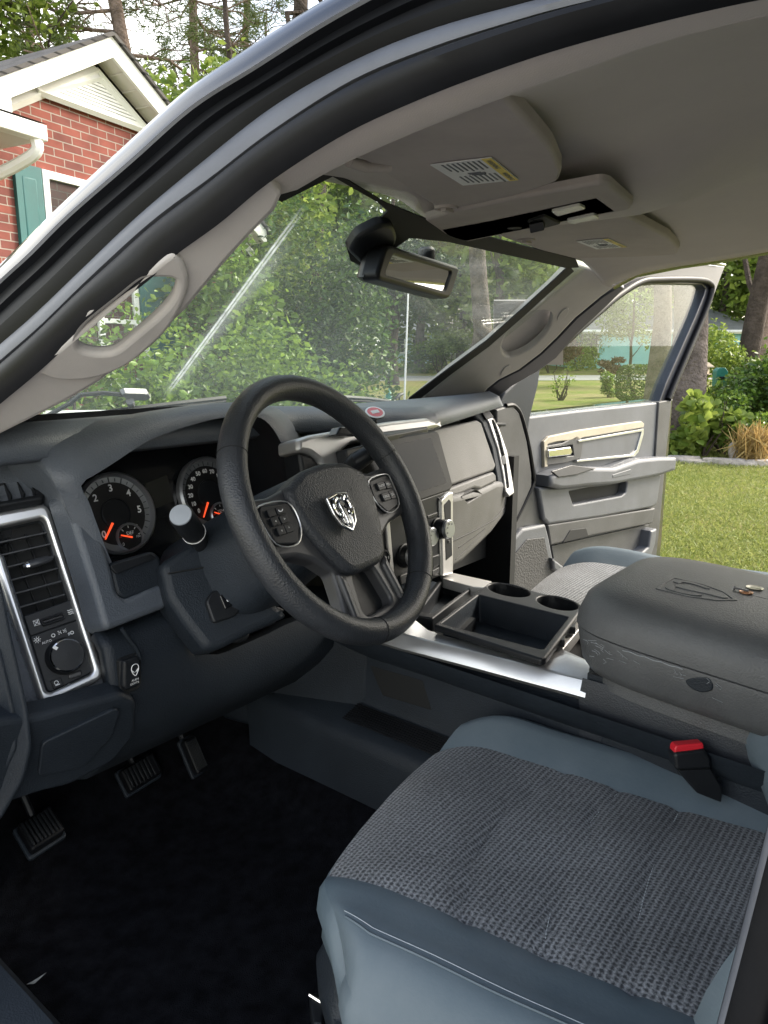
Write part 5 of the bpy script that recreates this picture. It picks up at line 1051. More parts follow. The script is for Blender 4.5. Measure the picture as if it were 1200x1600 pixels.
mb = MB(); T_ = PL(PY(.15).at(370, 985), unit(V(-.2, -.9, .3))); mb.panel(T_.pts([(354, 968), (366, 962), (374, 966), (392, 992), (386, 1001), (370, 1006), (360, 994)]), T_.n, BLACK, th=.012, bev=.004, r=.005); mb.build('tilt_lever', sc_)
mb = MB(); mb.panel(T_.pts([(352, 966), (420, 940), (446, 952), (430, 975), (392, 990), (374, 966)], -.03), T_.n, BLACK, th=.02, bev=.004, r=.004); mb.build('column_bracket', sc_)

# ------------------------------------------------------------------ centre stack
SP = PL((.12, .19, 1.44), (0, -.968, .25))
# silver wing wrapping the left outlet, over the top and down both sides
mb = MB(); SPs = PL(SP.p+V(0, -.002, 0), SP.n)
mb.panel(SPs.pts([(466, 686), (486, 679), (528, 672), (560, 666), (610, 658), (668, 652), (692, 662), (684, 669), (612, 683), (575, 694), (572, 770), (520, 770), (508, 740), (500, 719), (486, 708), (467, 705)]), SP.n, SILV2, th=.05, bev=.008, r=.006, holes=[SPs.pts([(530, 708), (548, 692), (580, 688), (590, 700), (584, 765), (548, 772)])], hr=.006, hbev=.004)
CS = dpart(mb, 'stack_surround', ang=45)
mb = MB(); mb.panel(SPs.pts([(528, 704), (548, 688), (590, 684), (596, 770), (548, 778)], -.03), SP.n, DEEP, th=.01, bev=0)
for i in range(6): a, b = SPs.at(532, 712+i*11, -.014), SPs.at(592, 697+i*11, -.014); mb.box((a+b)/2, (b-a)/2, V(0, 0, .001), SP.n*.009, BLACK, bev=.0006)
dpart(mb, 'air_vent', ang=40)
mb = MB(); mb.panel(SPs.pts([(468, 708), (486, 711), (497, 722), (508, 742), (512, 780), (478, 770)], -.006), SP.n, BLACK, th=.04, bev=.006, r=.004); dpart(mb, 'stack_side_pad', ang=45)
mb = MB(); mb.panel(SP.pts([(540, 702), (600, 687), (679, 673), (686, 676), (708, 758), (704, 766), (640, 788), (560, 806)], .030), SP.n, BLACK, th=.024, bev=.003, r=.005); scr = part(mb, 'touch_screen', ang=45)
q = MB(); q.panel(SP.pts([(552, 712), (604, 698), (673, 684), (698, 754), (644, 772), (570, 792)], .0312), SP.n, SCREEN, th=.001, bev=0, r=.002); q.build('screen_glass', scr)
CK = PL((.12, .186, 1.28), (0, -.995, .10))
mb = MB(); mb.panel(CK.pts([(560, 800), (640, 786), (704, 764), (706, 790), (700, 898), (660, 905), (560, 930)]), CK.n, BLACK, th=.05, bev=.004); cs2 = part(mb, 'control_panel')
q = MB(); q.panel(CK.pts([(688, 781), (702, 768), (709, 768), (709, 897), (691, 901)], .006), CK.n, SILV2, th=.05, bev=.005, r=.004); q.build('silver_trim', cs2, ang=45); q = MB(); q.panel(CK.pts([(602, 800), (608, 798), (618, 915), (612, 918)], .005), CK.n, SILV2, th=.02, bev=.002); q.build('silver_trim', cs2, ang=45)
q = MB(); q.panel(CK.pts([(694, 789), (702, 780), (705, 784), (705, 828), (697, 834)], .007), CK.n, DEEP, th=.004, bev=.0012, r=.002); q.build('storage_slot', cs2)
q = MB(); q.panel(CK.pts([(696, 839), (706, 832), (707, 868), (697, 876)], .007), CK.n, BLACK, th=.006, bev=.0012, r=.002); q.box(CK.at(702, 846, .008), wx*.004, V(0, 0, .003), CK.n*.001, SPOKE, bev=.0005); q.build('usb_socket', cs2)
for (x, y, r_, h_) in ((683, 826, .021, .030), (666, 838, .020, .016), (632, 868, .022, .022)):
    q = MB(); c = CK.at(x, y); q.lathe(c, CK.n, [(r_*1.12, 0), (r_*1.12, .004), (r_, .005), (r_*.95, h_), (r_*.88, h_+.002)], BLACK, n=30); q.lathe(c, CK.n, [(r_*.97, h_-.004), (r_*.97, h_+.001), (r_*.86, h_+.003), (0, h_+.003)], RING, n=30)
    for k in range(7): a = k*.9; q.box(c+CK.n*(h_+.0032)+(wx*math.cos(a)+V(0, 0, 1)*math.sin(a))*r_*.6, wx*.0016, V(0, 0, .0016), CK.n*.0003, INK, bev=0)
    q.build('climate_knob', cs2)
for l in ([(676, 870), (687, 866), (687, 882), (677, 888)], [(676, 892), (687, 886), (687, 894), (676, 900)], [(625, 900), (650, 890), (652, 906), (627, 914)], [(668, 806), (684, 800), (684, 806), (668, 812)]):
    q = MB(); q.panel(CK.pts(l, .004), CK.n, BLACK, th=.006, bev=.0015, r=.002); q.build('button', cs2)
q = MB(); q.lathe(CK.at(598, 873), CK.n, [(.018, 0), (.018, .005), (.0145, .005), (.0135, .002), (0, .002)], BLACK, n=26); q.build('power_socket', cs2)
mb = MB(); mb.panel([PZ(1.450).at(x, y) for x, y in [(570, 672), (590, 662), (640, 655), (672, 659), (668, 667), (622, 676), (578, 684)]], V(0, 0, 1), BLACK, th=.012, bev=.004, r=.006); dpart(mb, 'dash_tray', ang=45)

# passenger side of the dash
GP = plane3(V(.16, .262, 1.44), V(.58, .395, 1.44), PY(.380).at(773, 738))
mb = MB(); mb.panel(GP.pts([(660, 676), (684, 668), (716, 662), (746, 656), (752, 660), (775, 728), (772, 735), (708, 758), (690, 764)], .004), GP.n, DASHM, th=.03, bev=.006, r=.004); gv = dpart(mb, 'airbag_panel', ang=45)
mb = MB(); mb.panel(GP.pts([(690, 766), (708, 760), (771, 737), (775, 742), (776, 752), (752, 764), (742, 762), (720, 772), (706, 776)], .012), GP.n, DASHM, th=.04, bev=.006, r=.003); dpart(mb, 'dash_shelf', ang=45)
LW = [(690, 778), (720, 773), (752, 766), (777, 754), (794, 752), (806, 770), (800, 790), (768, 834), (752, 850), (722, 880), (706, 890), (700, 840)]
mb = MB(); GL = PL(GP.at(700, 800), unit(GP.n+V(0, 0, -.32))); mb.panel(GL.pts(LW, .014), GL.n, DASHM, th=.06, bev=.014, r=.008, holes=[GL.pts([(722, 776), (744, 765), (753, 773), (731, 786)], .014)], hr=.003, hbev=.002); mb.panel(GL.pts([(718, 772), (748, 760), (758, 775), (730, 790)], -.02), GL.n, DEEP, th=.004, bev=0)
gb_ = dpart(mb, 'glove_box', ang=45)
q = MB(); q.tube(GL.pts([(702, 848), (740, 830), (772, 812), (797, 780)], .0145), .0016, DEEP, n=5); q.tube(GL.pts([(712, 874), (735, 852), (758, 826), (742, 838), (716, 856)], .0142), .0012, DEEP, n=5); q.build('lid_gap', gb_)
mb = MB(); VR = PL((.70, .43, 1.36), unit(V(-.18, -.95, .28)))
mb.panel(VR.pts([(742, 652), (738, 644), (747, 637), (760, 640), (778, 680), (792, 740), (797, 756), (778, 758), (768, 700), (752, 660)], .004), VR.n, DASHD, th=.06, bev=.006, r=.004); dpart(mb, 'dash_side', ang=45)
mb = MB(); mb.panel(VR.pts([(752, 642), (764, 642), (780, 668), (793, 706), (801, 750), (804, 770), (796, 776), (790, 768), (786, 740), (778, 700), (764, 660)], .008), VR.n, SILV2, th=.02, bev=.003, r=.003, holes=[VR.pts([(768, 657), (772, 655), (781, 680), (790, 716), (796, 762), (792, 764), (787, 728), (776, 684)], .008)], hr=.001, hbev=.0012); vf2 = dpart(mb, 'vent_frame', ang=45)
mb = MB(); mb.panel(VR.pts([(767, 656), (773, 654), (783, 680), (792, 716), (798, 764), (791, 766), (785, 728), (774, 684)], -.006), VR.n, DEEP, th=.006, bev=0)
for i in range(8): x = 770+i*2.1+.08*i*i; y = 664+i*7; a, b = VR.at(x-1, y+2, .001), VR.at(x+6, y-1, .001); mb.box((a+b)/2, (b-a)/2, V(0, 0, .0016), VR.n*.004, BLACK, bev=.0005)
dpart(mb, 'air_vent', ang=40)
mb = MB(); mb.panel(VR.pts([(783, 714), (789, 711), (791, 724), (786, 727)], .009), VR.n, SPOKE, th=.006, bev=.001); dpart(mb, 'vent_tab')
mb = MB(); mb.panel(VR.pts([(751, 640), (764, 640), (772, 652), (760, 656)], .010), VR.n, BLACK, th=.006, bev=.002, r=.002); dpart(mb, 'window_vent')

# ------------------------------------------------------------------ centre console
mb = MB(); Z11 = PZ(1.105)
def fold(l0, z0, l1, z1): return [PZ(z0).at(*p) for p in l0], [PZ(z1).at(*p) for p in l1]
eU = [(640, 960), (676, 984), (850, 1031), (880, 1018), (922, 1036)]
eM = [(612, 985), (650, 996), (780, 1028), (870, 1050), (919, 1062)]
eL = [(590, 1002), (640, 1017), (770, 1051), (860, 1075), (914, 1090)]
eU = [(640, 962), (668, 984), (690, 992), (770, 1013), (850, 1034), (885, 1022), (922, 1034)]
eM = [(612, 985), (640, 993), (672, 1001), (760, 1023), (845, 1044), (880, 1053), (919, 1062)]
eL = [(590, 1002), (625, 1013), (660, 1022), (755, 1047), (840, 1070), (878, 1080), (914, 1090)]
a_, b_, c_2 = [np.array([PZ(z).at(*p) for p in l]) for l, z in ((eU, 1.122), (eM, 1.120), (eL, 1.098))]
mb.grid([c_2-V(-.005, 0, .007), c_2, c_2+(b_-c_2)*.08+V(0, 0, .001), b_-(b_-c_2)*.10, b_+(a_-b_)*.06, a_], SILV)
tr_ = part(mb, 'console_trim', ang=24)
q = MB(); q.panel([PZ(1.124).at(x, y) for x, y in [(688, 897), (704, 894), (768, 908), (764, 918), (740, 917), (692, 904)]], V(0, 0, 1), SILV2, th=.02, bev=.002); q.build('console_trim', TR)
mb = MB()                                           # console body: side with pocket, ledge and lower wall
XS = PX(-.185)
def row3(pts): return [V(*p) for p in pts]
ys_ = np.linspace(.40, -.60, 26)
prof = [(-.195, 1.092), (-.188, 1.07), (-.165, 1.045), (-.165, .965), (-.172, .945), (-.225, .930), (-.236, .920), (-.240, .900), (-.238, .74)]
mb.grid([[V(x+(.0 if z > .94 else .0), y, z-.02*max(0, -y)) for y in ys_] for x, z in prof], DASHD, flip=True)
mb.cube((-.16, -.60, .74), (.19, .40, 1.085), DASHD)
CB = part(mb, 'centre_console', ang=40)
q = MB()
for i in range(9): x = -.178-.0052*i; q.tube([V(x, .16, .948-.0013*i+.004), V(x, -.08, .948-.0013*i+.003)], .0016, RUB, n=5)
q.build('ledge_mat', CB)
q = MB(); q.panel([V(-.166, y, z) for y, z in [(.14, 1.03), (.02, 1.035), (.0, .985), (.11, .98)]], V(-1, 0, 0), DEEP, th=.003, bev=.001, r=.004); q.build('side_pocket', CB)
# stack foot: the dark pillar where dash meets console
mb = MB(); mb.panel([PX(-.205).at(x, y) for x, y in [(300, 900), (480, 930), (556, 1000), (566, 1012), (553, 1190), (540, 1197), (430, 1140), (300, 1080)]], V(-1, -.25, 0), DASHD, th=.05, bev=.012, r=.012); part(mb, 'stack_foot', ang=45)
# front tray with ribbed mat
mb = MB(); TP = PZ(1.075); mb.panel([PZ(1.118).at(x, y) for x, y in [(640, 960), (690, 900), (742, 915), (676, 966)]], V(0, 0, 1), BLACK, th=.05, bev=.003, r=.004, holes=[[PZ(1.118).at(x, y) for x, y in [(656, 955), (693, 905), (734, 917), (676, 958)]]], hr=.003, hbev=.003)
mb.panel([TP.at(x, y) for x, y in [(640, 985), (690, 905), (760, 925), (690, 985)]], V(0, 0, 1), DEEP, th=.01, bev=0)
for i in range(12): a, b = TP.at(652+i*2.6, 975-i*3), TP.at(700+i*3.0, 985-i*3.4); mb.tube([a+V(0, 0, .001), b+V(0, 0, .001)], .0014, RUB, n=5)
part(mb, 'front_tray')
# bin and cup holders
ZB = 1.138
bo = [PZ(ZB).at(x, y) for x, y in [(677, 976), (745, 924), (766, 909), (778, 909), (905, 941), (912, 948), (853, 1028), (846, 1030)]]
bi = [PZ(ZB).at(x, y) for x, y in [(689, 974), (748, 929), (888, 964), (848, 1015)]]
cup = []
for (x, y, rx, ry) in ((795, 922, 33, 10), (871, 942, 32, 11)): cup.append([PZ(ZB).at(x+rx*math.cos(a)+ry*.5*math.sin(a), y+ry*math.sin(a)+rx*.13*math.cos(a)) for a in np.linspace(0, 6.2832, 19)[:-1]])
mb = MB(); mb.panel(bo, V(0, 0, 1), BLACK, th=.010, bev=.004, r=.008, holes=[bi]+cup, hr=.006, hbev=.003); BN = part(mb, 'console_bin', ang=50)
q = MB(); c = sum(bi)/4
def shrink(l, k, dz): m_ = sum(l)/len(l); return [m_+(p-m_)*k-V(0, 0, dz) for p in l]
o2 = [np.array(p) for p in rnd2(np.array([p[:2] for p in bi]), .006)]; o3 = [V(p[0], p[1], ZB-.002) for p in o2]
q.grid([shrink(o3, 1.0, 0), shrink(o3, .97, .03), shrink(o3, .90, .095), shrink(o3, .3, .097), shrink(o3, .01, .097)], DASHD, closed=True); q.build('bin_liner', BN, ang=60)
for l in cup:
    q = MB(); q.grid([shrink(l, 1.0, .002), shrink(l, .95, .02), shrink(l, .88, .07), shrink(l, .3, .071), shrink(l, .01, .071)], BLACK, closed=True); q.build('cup_holder', BN, ang=60)
q = MB(); wv = [V(*(bi[0]+(bi[1]-bi[0])*t)) for t in (.42, .75)]; q.panel([wv[0]-V(0, 0, .035), wv[1]-V(0, 0, .030), wv[1]-V(0, 0, .085), wv[0]-V(0, 0, .085)], unit(np.cross(wv[1]-wv[0], V(0, 0, 1)))*-1, BLACK, th=.012, bev=.003, r=.003); q.build('bin_divider', BN)
mb = MB(); mb.panel([PZ(1.118).at(x, y) for x, y in [(852, 1034), (914, 952), (935, 965), (925, 1030), (880, 1045)]], V(0, 0, 1), SILV2, th=.02, bev=.003, r=.003, holes=[[PZ(1.118).at(x, y) for x, y in [(880, 1014), (916, 970), (930, 985), (915, 1030)]]], hr=.003, hbev=.002)
mb.panel([PZ(1.09).at(x, y) for x, y in [(870, 1030), (916, 960), (945, 985), (925, 1050)]], V(0, 0, 1), DEEP, th=.01, bev=0); part(mb, 'rear_slot', ang=45)
for x, y in ((876, 1002), (893, 982)):
    q = MB(); q.box(PZ(1.128).at(x, y), V(.009, .004, 0), V(-.003, .006, 0), V(0, 0, .006), BLACK, bev=.002); q.build('bin_hinge', BN)
CONS = mat('console_plastic', (.030, .034, .041), .5, spec=.35, bump=G_, vary=(8, .3))
# the big armrest lid and its box
def ring_sq(cx, cy, hx, hy, z, e=5.0, n=64, tilt=0.0):
    out = []
    for t in np.linspace(0, 2*math.pi, n+1)[:-1]:
        c, s = math.cos(t), math.sin(t); x = hx*math.copysign(abs(c)**(2/e), c); y = hy*math.copysign(abs(s)**(2/e), s); out.append(V(cx+x, cy+y, z+tilt*y))
    return out
LX, LY, HX, HY, TL_ = -.030, -.525, .175, .280, .07
ez = PX(-.2).at(1000, 1020)
mb = MB(); mb.grid([ring_sq(LX, LY, HX*k, HY-(1-k)*.2, z, e, tilt=TL_) for k, z, e in ((.96, 1.186, 6), (1.0, 1.189, 6), (1.0, 1.204, 5.5), (.965, 1.226, 5), (.88, 1.2405, 4.5), (.70, 1.2465, 4), (.4, 1.249, 3.5), (.05, 1.2495, 3), (.005, 1.2495, 3))], LID, closed=True)
LD = part(mb, 'console_lid', ang=60)
mb = MB(); mb.grid([ring_sq(LX, LY, HX*k, HY-(1-k)*.2, z, 6, tilt=TL_) for k, z in ((.93, 1.188), (.985, 1.1855), (.99, 1.18), (.955, 1.138), (.91, 1.123), (.85, 1.118), (.85, 1.10))], LID, closed=True, flip=True); BX = part(mb, 'armrest_box', ang=50)
q = MB(); q.panel([V(-.2035, y, z) for y, z in [(-.44, 1.186), (-.425, 1.176), (-.432, 1.168), (-.446, 1.166), (-.458, 1.174), (-.455, 1.187)]], V(-1, 0, 0), DASHD, th=.006, bev=.002, smooth=True); q.build('lid_latch', BX)
SCR = mat('scuff_mark', (.30, .32, .34), .7, bump=('noise', 300, .1, .0004))
q = MB()
for i in range(34):
    y0 = rng.uniform(-.47, -.28); z0 = 1.186+TL_*(y0-LY)-rng.uniform(.004, .035)*rng.uniform(.2, 1); L_ = rng.uniform(.003, .014); a = rng.uniform(-.4, 1.6)
    f = lambda z: -.2035+(1.18-z)*.16
    z1 = z0-L_*math.sin(a)*.6; q.tube([V(f(z0), y0, z0), V(f((z0+z1)/2), y0-L_*.4+rng.normal()*.001, (z0+z1)/2), V(f(z1), y0-L_*math.cos(a), z1)], .00028, SCR, n=4)
q.tube([V(-.2032, y, 1.1835+TL_*(y-LY)+.0006*math.sin(y*300)) for y in np.linspace(-.42, -.34, 24)], .0007, SCR, n=5); q.build('scuffs', BX)
# embossed ram shield on the lid
from mathutils.bvhtree import BVHTree
lid_tree = BVHTree.FromPolygons([tuple(v.co) for v in LD.data.vertices], [tuple(p.vertices) for p in LD.data.polygons])
def lid_z(x, y):                                     # height of the lid's skin
    h = lid_tree.ray_cast(Vector((x, y, 1.5)), Vector((0, 0, -1)))[0]; return h.z if h else 1.25
def drape(q):
    q.v = [(x, y, z+lid_z(x, y)) for x, y, z in q.v]; return q
lc = PZ(1.256).at(1088, 925); lc[2] = 0.0
def le_(a, b, h=.0): return lc+V(b, -a, h)
so2 = [(-.047, -.036), (-.050, 0), (-.047, .036), (.0, .036), (.034, .024), (.056, 0), (.034, -.024), (.0, -.036)]
q = MB(); q.panel([le_(a, b, .0012) for a, b in so2], V(0, 0, 1), LID, th=.006, bev=.001, r=.003, holes=[[le_(a*.88, b*.88, .0012) for a, b in so2]], hr=.003, hbev=.001); drape(q); q.build('embossed_shield', LD)
q = MB()
q.panel([le_(a, b, .0016) for a, b in [(-.028, -.009), (-.031, 0), (-.028, .009), (-.010, .011), (.018, .007), (.038, .008), (.044, 0), (.038, -.008), (.018, -.007), (-.010, -.011)]], V(0, 0, 1), LID, th=.006, bev=.0015, r=.003)
for s in (-1, 1):
    oc_ = cr([(-.027, .008), (-.037, .013), (-.036, .024), (-.020, .030), (.004, .027), (.013, .019)], 3); ic_ = cr([(.006, .017), (.000, .020), (-.014, .022), (-.025, .019), (-.026, .012)], 3)
    q.panel([le_(a, s*b, .0016) for a, b in oc_+ic_], V(0, 0, 1), LID, th=.005, bev=.0008)
drape(q); q.build('embossed_ram_head', LD)
q = MB(); q.panel([V(-.1665, y, z) for y, z in [(-.315, 1.065), (-.335, 1.082), (-.56, 1.068), (-.60, 1.0), (-.30, .98), (-.30, 1.03)]], V(-1, 0, 0), DASHD, th=.004, bev=.003, r=.02); q.build('side_panel', CB)
mb = MB(); mb.grid([[V(-.165, y, 1.128-.02*max(0, -y)) for y in (-.27, -.35, -.5, -.8)], [V(-.176, y, 1.10-.02*max(0, -y)) for y in (-.27, -.35, -.5, -.8)], [V(-.166, y, 1.068-.02*max(0, -y)) for y in (-.27, -.35, -.5, -.8)], [V(-.164, y, .90) for y in (-.27, -.35, -.5, -.8)]], CONS, flip=True); mb.cube((-.16, -.80, .74), (.16, -.60, 1.13), DASHD); mb.cube((-.16, -.62, 1.06), (.16, -.275, 1.13), DASHD); part(mb, 'console_rear', ang=50)

# ------------------------------------------------------------------ seats
def weave_mat():
    m = bpy.data.materials.new('woven_cloth'); m.use_nodes = True; t = m.node_tree; b = t.nodes['Principled BSDF']; L = t.links.new; N = t.nodes.new
    co = N('ShaderNodeTexCoord'); sx = N('ShaderNodeSeparateXYZ'); L(co.outputs['Object'], sx.inputs[0])
    def M(op, a, b_=None):
        n = N('ShaderNodeMath'); n.operation = op
        for i, q in enumerate((a, b_)):
            if q is None: continue
            if isinstance(q, (int, float)): n.inputs[i].default_value = q
            else: L(q, n.inputs[i])
        return n.outputs[0]
    py, pxx = .0070, .0054
    ru = M('MULTIPLY', sx.outputs['Y'], 1/py); row = M('FLOOR', ru); odd = M('MODULO', M('ABSOLUTE', row), 2.0)
    cu_ = M('ADD', M('MULTIPLY', sx.outputs['X'], 1/pxx), M('MULTIPLY', odd, .5))
    fu = M('SUBTRACT', M('FRACT', ru), .5); fv = M('SUBTRACT', M('FRACT', cu_), .5)
    d = M('SQRT', M('ADD', M('MULTIPLY', M('MULTIPLY', fu, fu), 1.4), M('MULTIPLY', fv, fv)))
    nz = N('ShaderNodeTexNoise'); nz.inputs['Scale'].default_value = 420; nz.inputs['Detail'].default_value = 4; L(co.outputs['Object'], nz.inputs['Vector'])
    n2 = N('ShaderNodeTexNoise'); n2.inputs['Scale'].default_value = 7; n2.inputs['Detail'].default_value = 5; L(co.outputs['Object'], n2.inputs['Vector'])
    e = M('ADD', d, M('MULTIPLY', M('SUBTRACT', nz.outputs['Fac'], .5), 1.3))
    rp = N('ShaderNodeValToRGB'); rp.color_ramp.elements[0].position = .16; rp.color_ramp.elements[0].color = (.042, .046, .053, 1); rp.color_ramp.elements[1].position = .78; rp.color_ramp.elements[1].color = (.270, .285, .305, 1); L(e, rp.inputs['Fac'])
    hs = N('ShaderNodeHueSaturation'); L(rp.outputs['Color'], hs.inputs['Color']); L(M('ADD', M('MULTIPLY', n2.outputs['Fac'], 1.1), .45), hs.inputs['Value']); L(hs.outputs['Color'], b.inputs['Base Color'])
    bp = N('ShaderNodeBump'); bp.inputs['Strength'].default_value = .6; bp.inputs['Distance'].default_value = .0012; L(e, bp.inputs['Height']); L(bp.outputs['Normal'], b.inputs['Normal'])
    b.inputs['Roughness'].default_value = .9; b.inputs['Specular IOR Level'].default_value = .2; b.inputs['Sheen Weight'].default_value = .15
    return m
WEAVE = weave_mat()
THREAD = mat('pale_thread', (.42, .47, .50), .7, bump=('noise', 400, .1, .0003))
def seat(label, xc, mir=1, name='driver_seat', dz=0.0):
    hw, yf, yr = .262, -.105, -.64; hl_ = (yf-yr)/2; yc = (yf+yr)/2; insR = .70; insL = .56; ins = insR; sL, sR = (-insL, insR) if mir > 0 else (-insR, insL)
    S = sorted(set(list(np.linspace(-1, 1, 41))+[sL, sR])); S = [s for s in S if s in (sL, sR) or (abs(s-sL) > .02 and abs(s-sR) > .02)]; T = np.linspace(-1, 1, 41)
    seams = [(-.265, .040), (-.365, .024), (-.455, .012)]
    def P(s, t):                                     # t = -1 front .. 1 rear
        k = .17; x = hw*s*math.sqrt(1-k*max(0, -t)**3*t*t); y = yc-hl_*t*math.sqrt(1-.20*s*s*(1 if t < 0 else .3))
        qq = max(0, (abs(s)-.62)/.38)*max(0, (-t-.62)/.38); qq *= 1 if s*mir < 0 else .25; x *= 1-.10*qq; y -= .055*qq
        b = 1/(1+math.exp(-(abs(s)-.80)/.055)); z = 1.000+(.040 if s*mir > 0 else .016)*b+.012*max(0, s*mir)*max(0, -t)-.018*(t+1)/2+.012*math.cos(s*1.4)
        e0 = .90 if s*mir > 0 else .78; e = max(0, abs(s)-e0)/(1-e0); z -= (.034 if s*mir > 0 else .046)*e**2.2
        f = max(0, -t-.62)/.38; z -= .026*f**2.2
        z += .004*math.sin(t*7+s*3)*(1-b)*.4
        if sL-.02 < s < sR+.02:
            for ys, bow in seams:
                yl = ys+bow*(s/ins)**2*(-1)+.0; g = (y-yl)/.0065; z -= .0050*math.exp(-g*g)
        gs = min(abs(s-sL), abs(s-sR))/.030; z -= .0035*math.exp(-gs*gs)
        ca, sa = math.cos(R(10)), math.sin(R(10)); lump = .0022*math.sin(x*31+y*17)*math.sin(y*23-x*9)*b; return V(xc+(mir*x)*ca-(y-yc)*sa, yc+(mir*x)*sa+(y-yc)*ca+dz*2.1, z+dz+lump)
    mb = MB(); i0 = min(range(len(S)), key=lambda i: abs(S[i]-sL)); i1 = min(range(len(S)), key=lambda i: abs(S[i]-sR))
    rows = [[P(s, t) for t in T] for s in S]
    mb.grid(rows[:i0+1], SLATE, flip=mir > 0); mb.grid(rows[i1:], SLATE, flip=mir > 0)
    # skirt: round the border, bulging, down to the base
    bd = [rows[0][j] for j in range(len(T)-1, -1, -1)]+[r[0] for r in rows[1:]]+[rows[-1][j] for j in range(1, len(T))]+[r[-1] for r in rows[-2:0:-1]]
    bd = np.array(bd); c = V(xc, yc, 0); dirv = np.array([unit(V(p[0]-c[0], (p[1]-c[1])*.6, 0)) for p in bd]); L_ = len(bd)
    wr = np.array([.3*x for x in [.007*math.sin(i*.23)+.005*math.sin(i*.61+1)+.003*math.sin(i*1.3) for i in range(L_)]])[:, None]
    sk = [bd, bd+dirv*.007+V(0, 0, -.010), bd+dirv*(.010)+V(0, 0, -.03), bd+dirv*(.006+wr*.8)+V(0, 0, -.050), bd+dirv*(.004-wr*.2)+V(0, 0, -.068)]
    sk.append(np.c_[(bd-dirv*.012)[:, :2], sk[-1][:, 2]-.012])
    mb.grid(sk, SLATE, closed=True, flip=mir < 0)
    st = mb.build(name, TR, label, ang=70)
    q = MB(); q.grid(rows[i0:i1+1], WEAVE, flip=mir > 0); q.build('seat_insert', st, ang=70)
    for sgn in (-mir,):                              # twin stitch line on the bolster, thread along insert seams
        q = MB(); q.tube([P(sgn*.84, t)+V(0, 0, .0006) for t in np.linspace(-.86, .9, 60)], .0013, SLATE, n=5); q.tube([P(sgn*.81, t)+V(0, 0, .0003) for t in np.linspace(-.86, .9, 60)], .0005, THREAD, n=4); q.build('stitching', st)
    for ys, bow in seams:
        q = MB(); pl_ = []
        for s in np.linspace(sL, sR, 60):
            yl = ys-bow*(s/ins)**2; t = (yc-yl)/hl_
            pl_.append(P(s, max(-1, t/math.sqrt(1-.20*s*s*(1 if t < 0 else .3))))+V(0, .0015, .0012))
        for k in range(0, 58, 1): q.tube([pl_[k]+(pl_[k+1]-pl_[k])*.1, pl_[k]+(pl_[k+1]-pl_[k])*.62], .00055, THREAD if ys < -.3 else INK, n=4)
        q.build('insert_stitching', st)
    q = MB(); q.grid([np.c_[(bd-dirv*.004)[:, :2], bd[:, 2]-.074], np.c_[(bd+dirv*.012)[:, :2], bd[:, 2]*0+.88], np.c_[(bd+dirv*.010)[:, :2], bd[:, 2]*0+.835], np.c_[(bd-dirv*.03)[:, :2], bd[:, 2]*0+.80], np.c_[(bd-dirv*.04)[:, :2], bd[:, 2]*0+.70]], DASHD, closed=True, flip=mir < 0); q.build('seat_base', st, ang=60)
    # backrest
    mb = MB(); rows = []
    hs_ = np.linspace(0, 1, 22); us = np.linspace(-1, 1, 37)
    for h in hs_:
        z = .965+.60*h; yb = -.605-.10*h-.05*h*h; w_ = .262+.012*math.sin(h*3)-.05*max(0, h-.7); r = []
        for u in us:
            bl = 1/(1+math.exp(-(abs(u)-.76)/.06)); e = max(0, abs(u)-.84)/.16
            r.append(V(xc+w_*u, yb+(.02+.088*min(1, h/.22)**1.5)*bl*(1-.25*h)+.17*w_*u-.10*e**2.2+.02*math.exp(-((h-.28)/.2)**2)-.05*max(0, h-.9)*10*.3, z))
        rows.append(r)
    rows = [np.array(r) for r in rows]; bk = [r*V(1, 0, 1)+V(0, 1, 0)*(r[:, 1:2]*0-.78-.2*h) for r, h in zip(rows, hs_)]
    j0, j1 = int(37*.19), 36-int(37*.19)
    mb.grid([r[:j0+1] for r in rows], SLATE, flip=False); mb.grid([r[j1:] for r in rows], SLATE); loop = [np.r_[[r[0]], [b[0]], [b[-1]], [r[-1]]] for r, b in zip(rows, bk)]
    mb.grid(loop, SLATE, flip=True); mb.grid([rows[-1], bk[-1]], SLATE)
    bs = mb.build('backrest', st, ang=70); q = MB(); q.grid([r[j0:j1+1] for r in rows], WEAVE); q.build('back_insert', st, ang=70)
    q = MB(); q.box(V(xc, -.86, 1.66), V(.13, 0, 0), V(0, -.02, .085), V(0, .045, .01), SLATE, bev=.03, r=.04); q.build('headrest', st, ang=60)
    return st
seat('grey blue driver seat with dark woven centre', -.402)
seat('grey blue passenger seat, mostly behind the console lid', .392, -1, name='passenger_seat', dz=.085)
# seat adjuster bar, buckle, belt
mb = MB(); p = [PZ(.80).at(x, y) for x, y in [(483, 1553), (496, 1548), (508, 1566), (504, 1600), (490, 1600)]]
mb.panel(p, V(0, 0, 1), BLACK, th=.03, bev=.003, r=.003); mb.tube([PZ(.803).at(x, y) for x, y in [(484, 1554), (506, 1568)]], .0022, CHROME, n=6); part(mb, 'seat_lever', ang=45)
BK = PL(PX(-.212).at(1085, 1185), unit(V(-.78, -.60, .18)))
mb = MB(); mb.panel(BK.pts([(1053, 1181), (1056, 1176), (1101, 1171), (1112, 1186), (1112, 1202), (1106, 1202), (1062, 1204), (1056, 1202)]), BK.n, BLACK, th=.022, bev=.004, r=.003); mb.panel(BK.pts([(1058, 1203), (1112, 1201), (1130, 1232), (1128, 1255), (1090, 1240)], -.006), BK.n, BLACK, th=.014, bev=.003, r=.003); bu = part(mb, 'belt_buckle', ang=45)
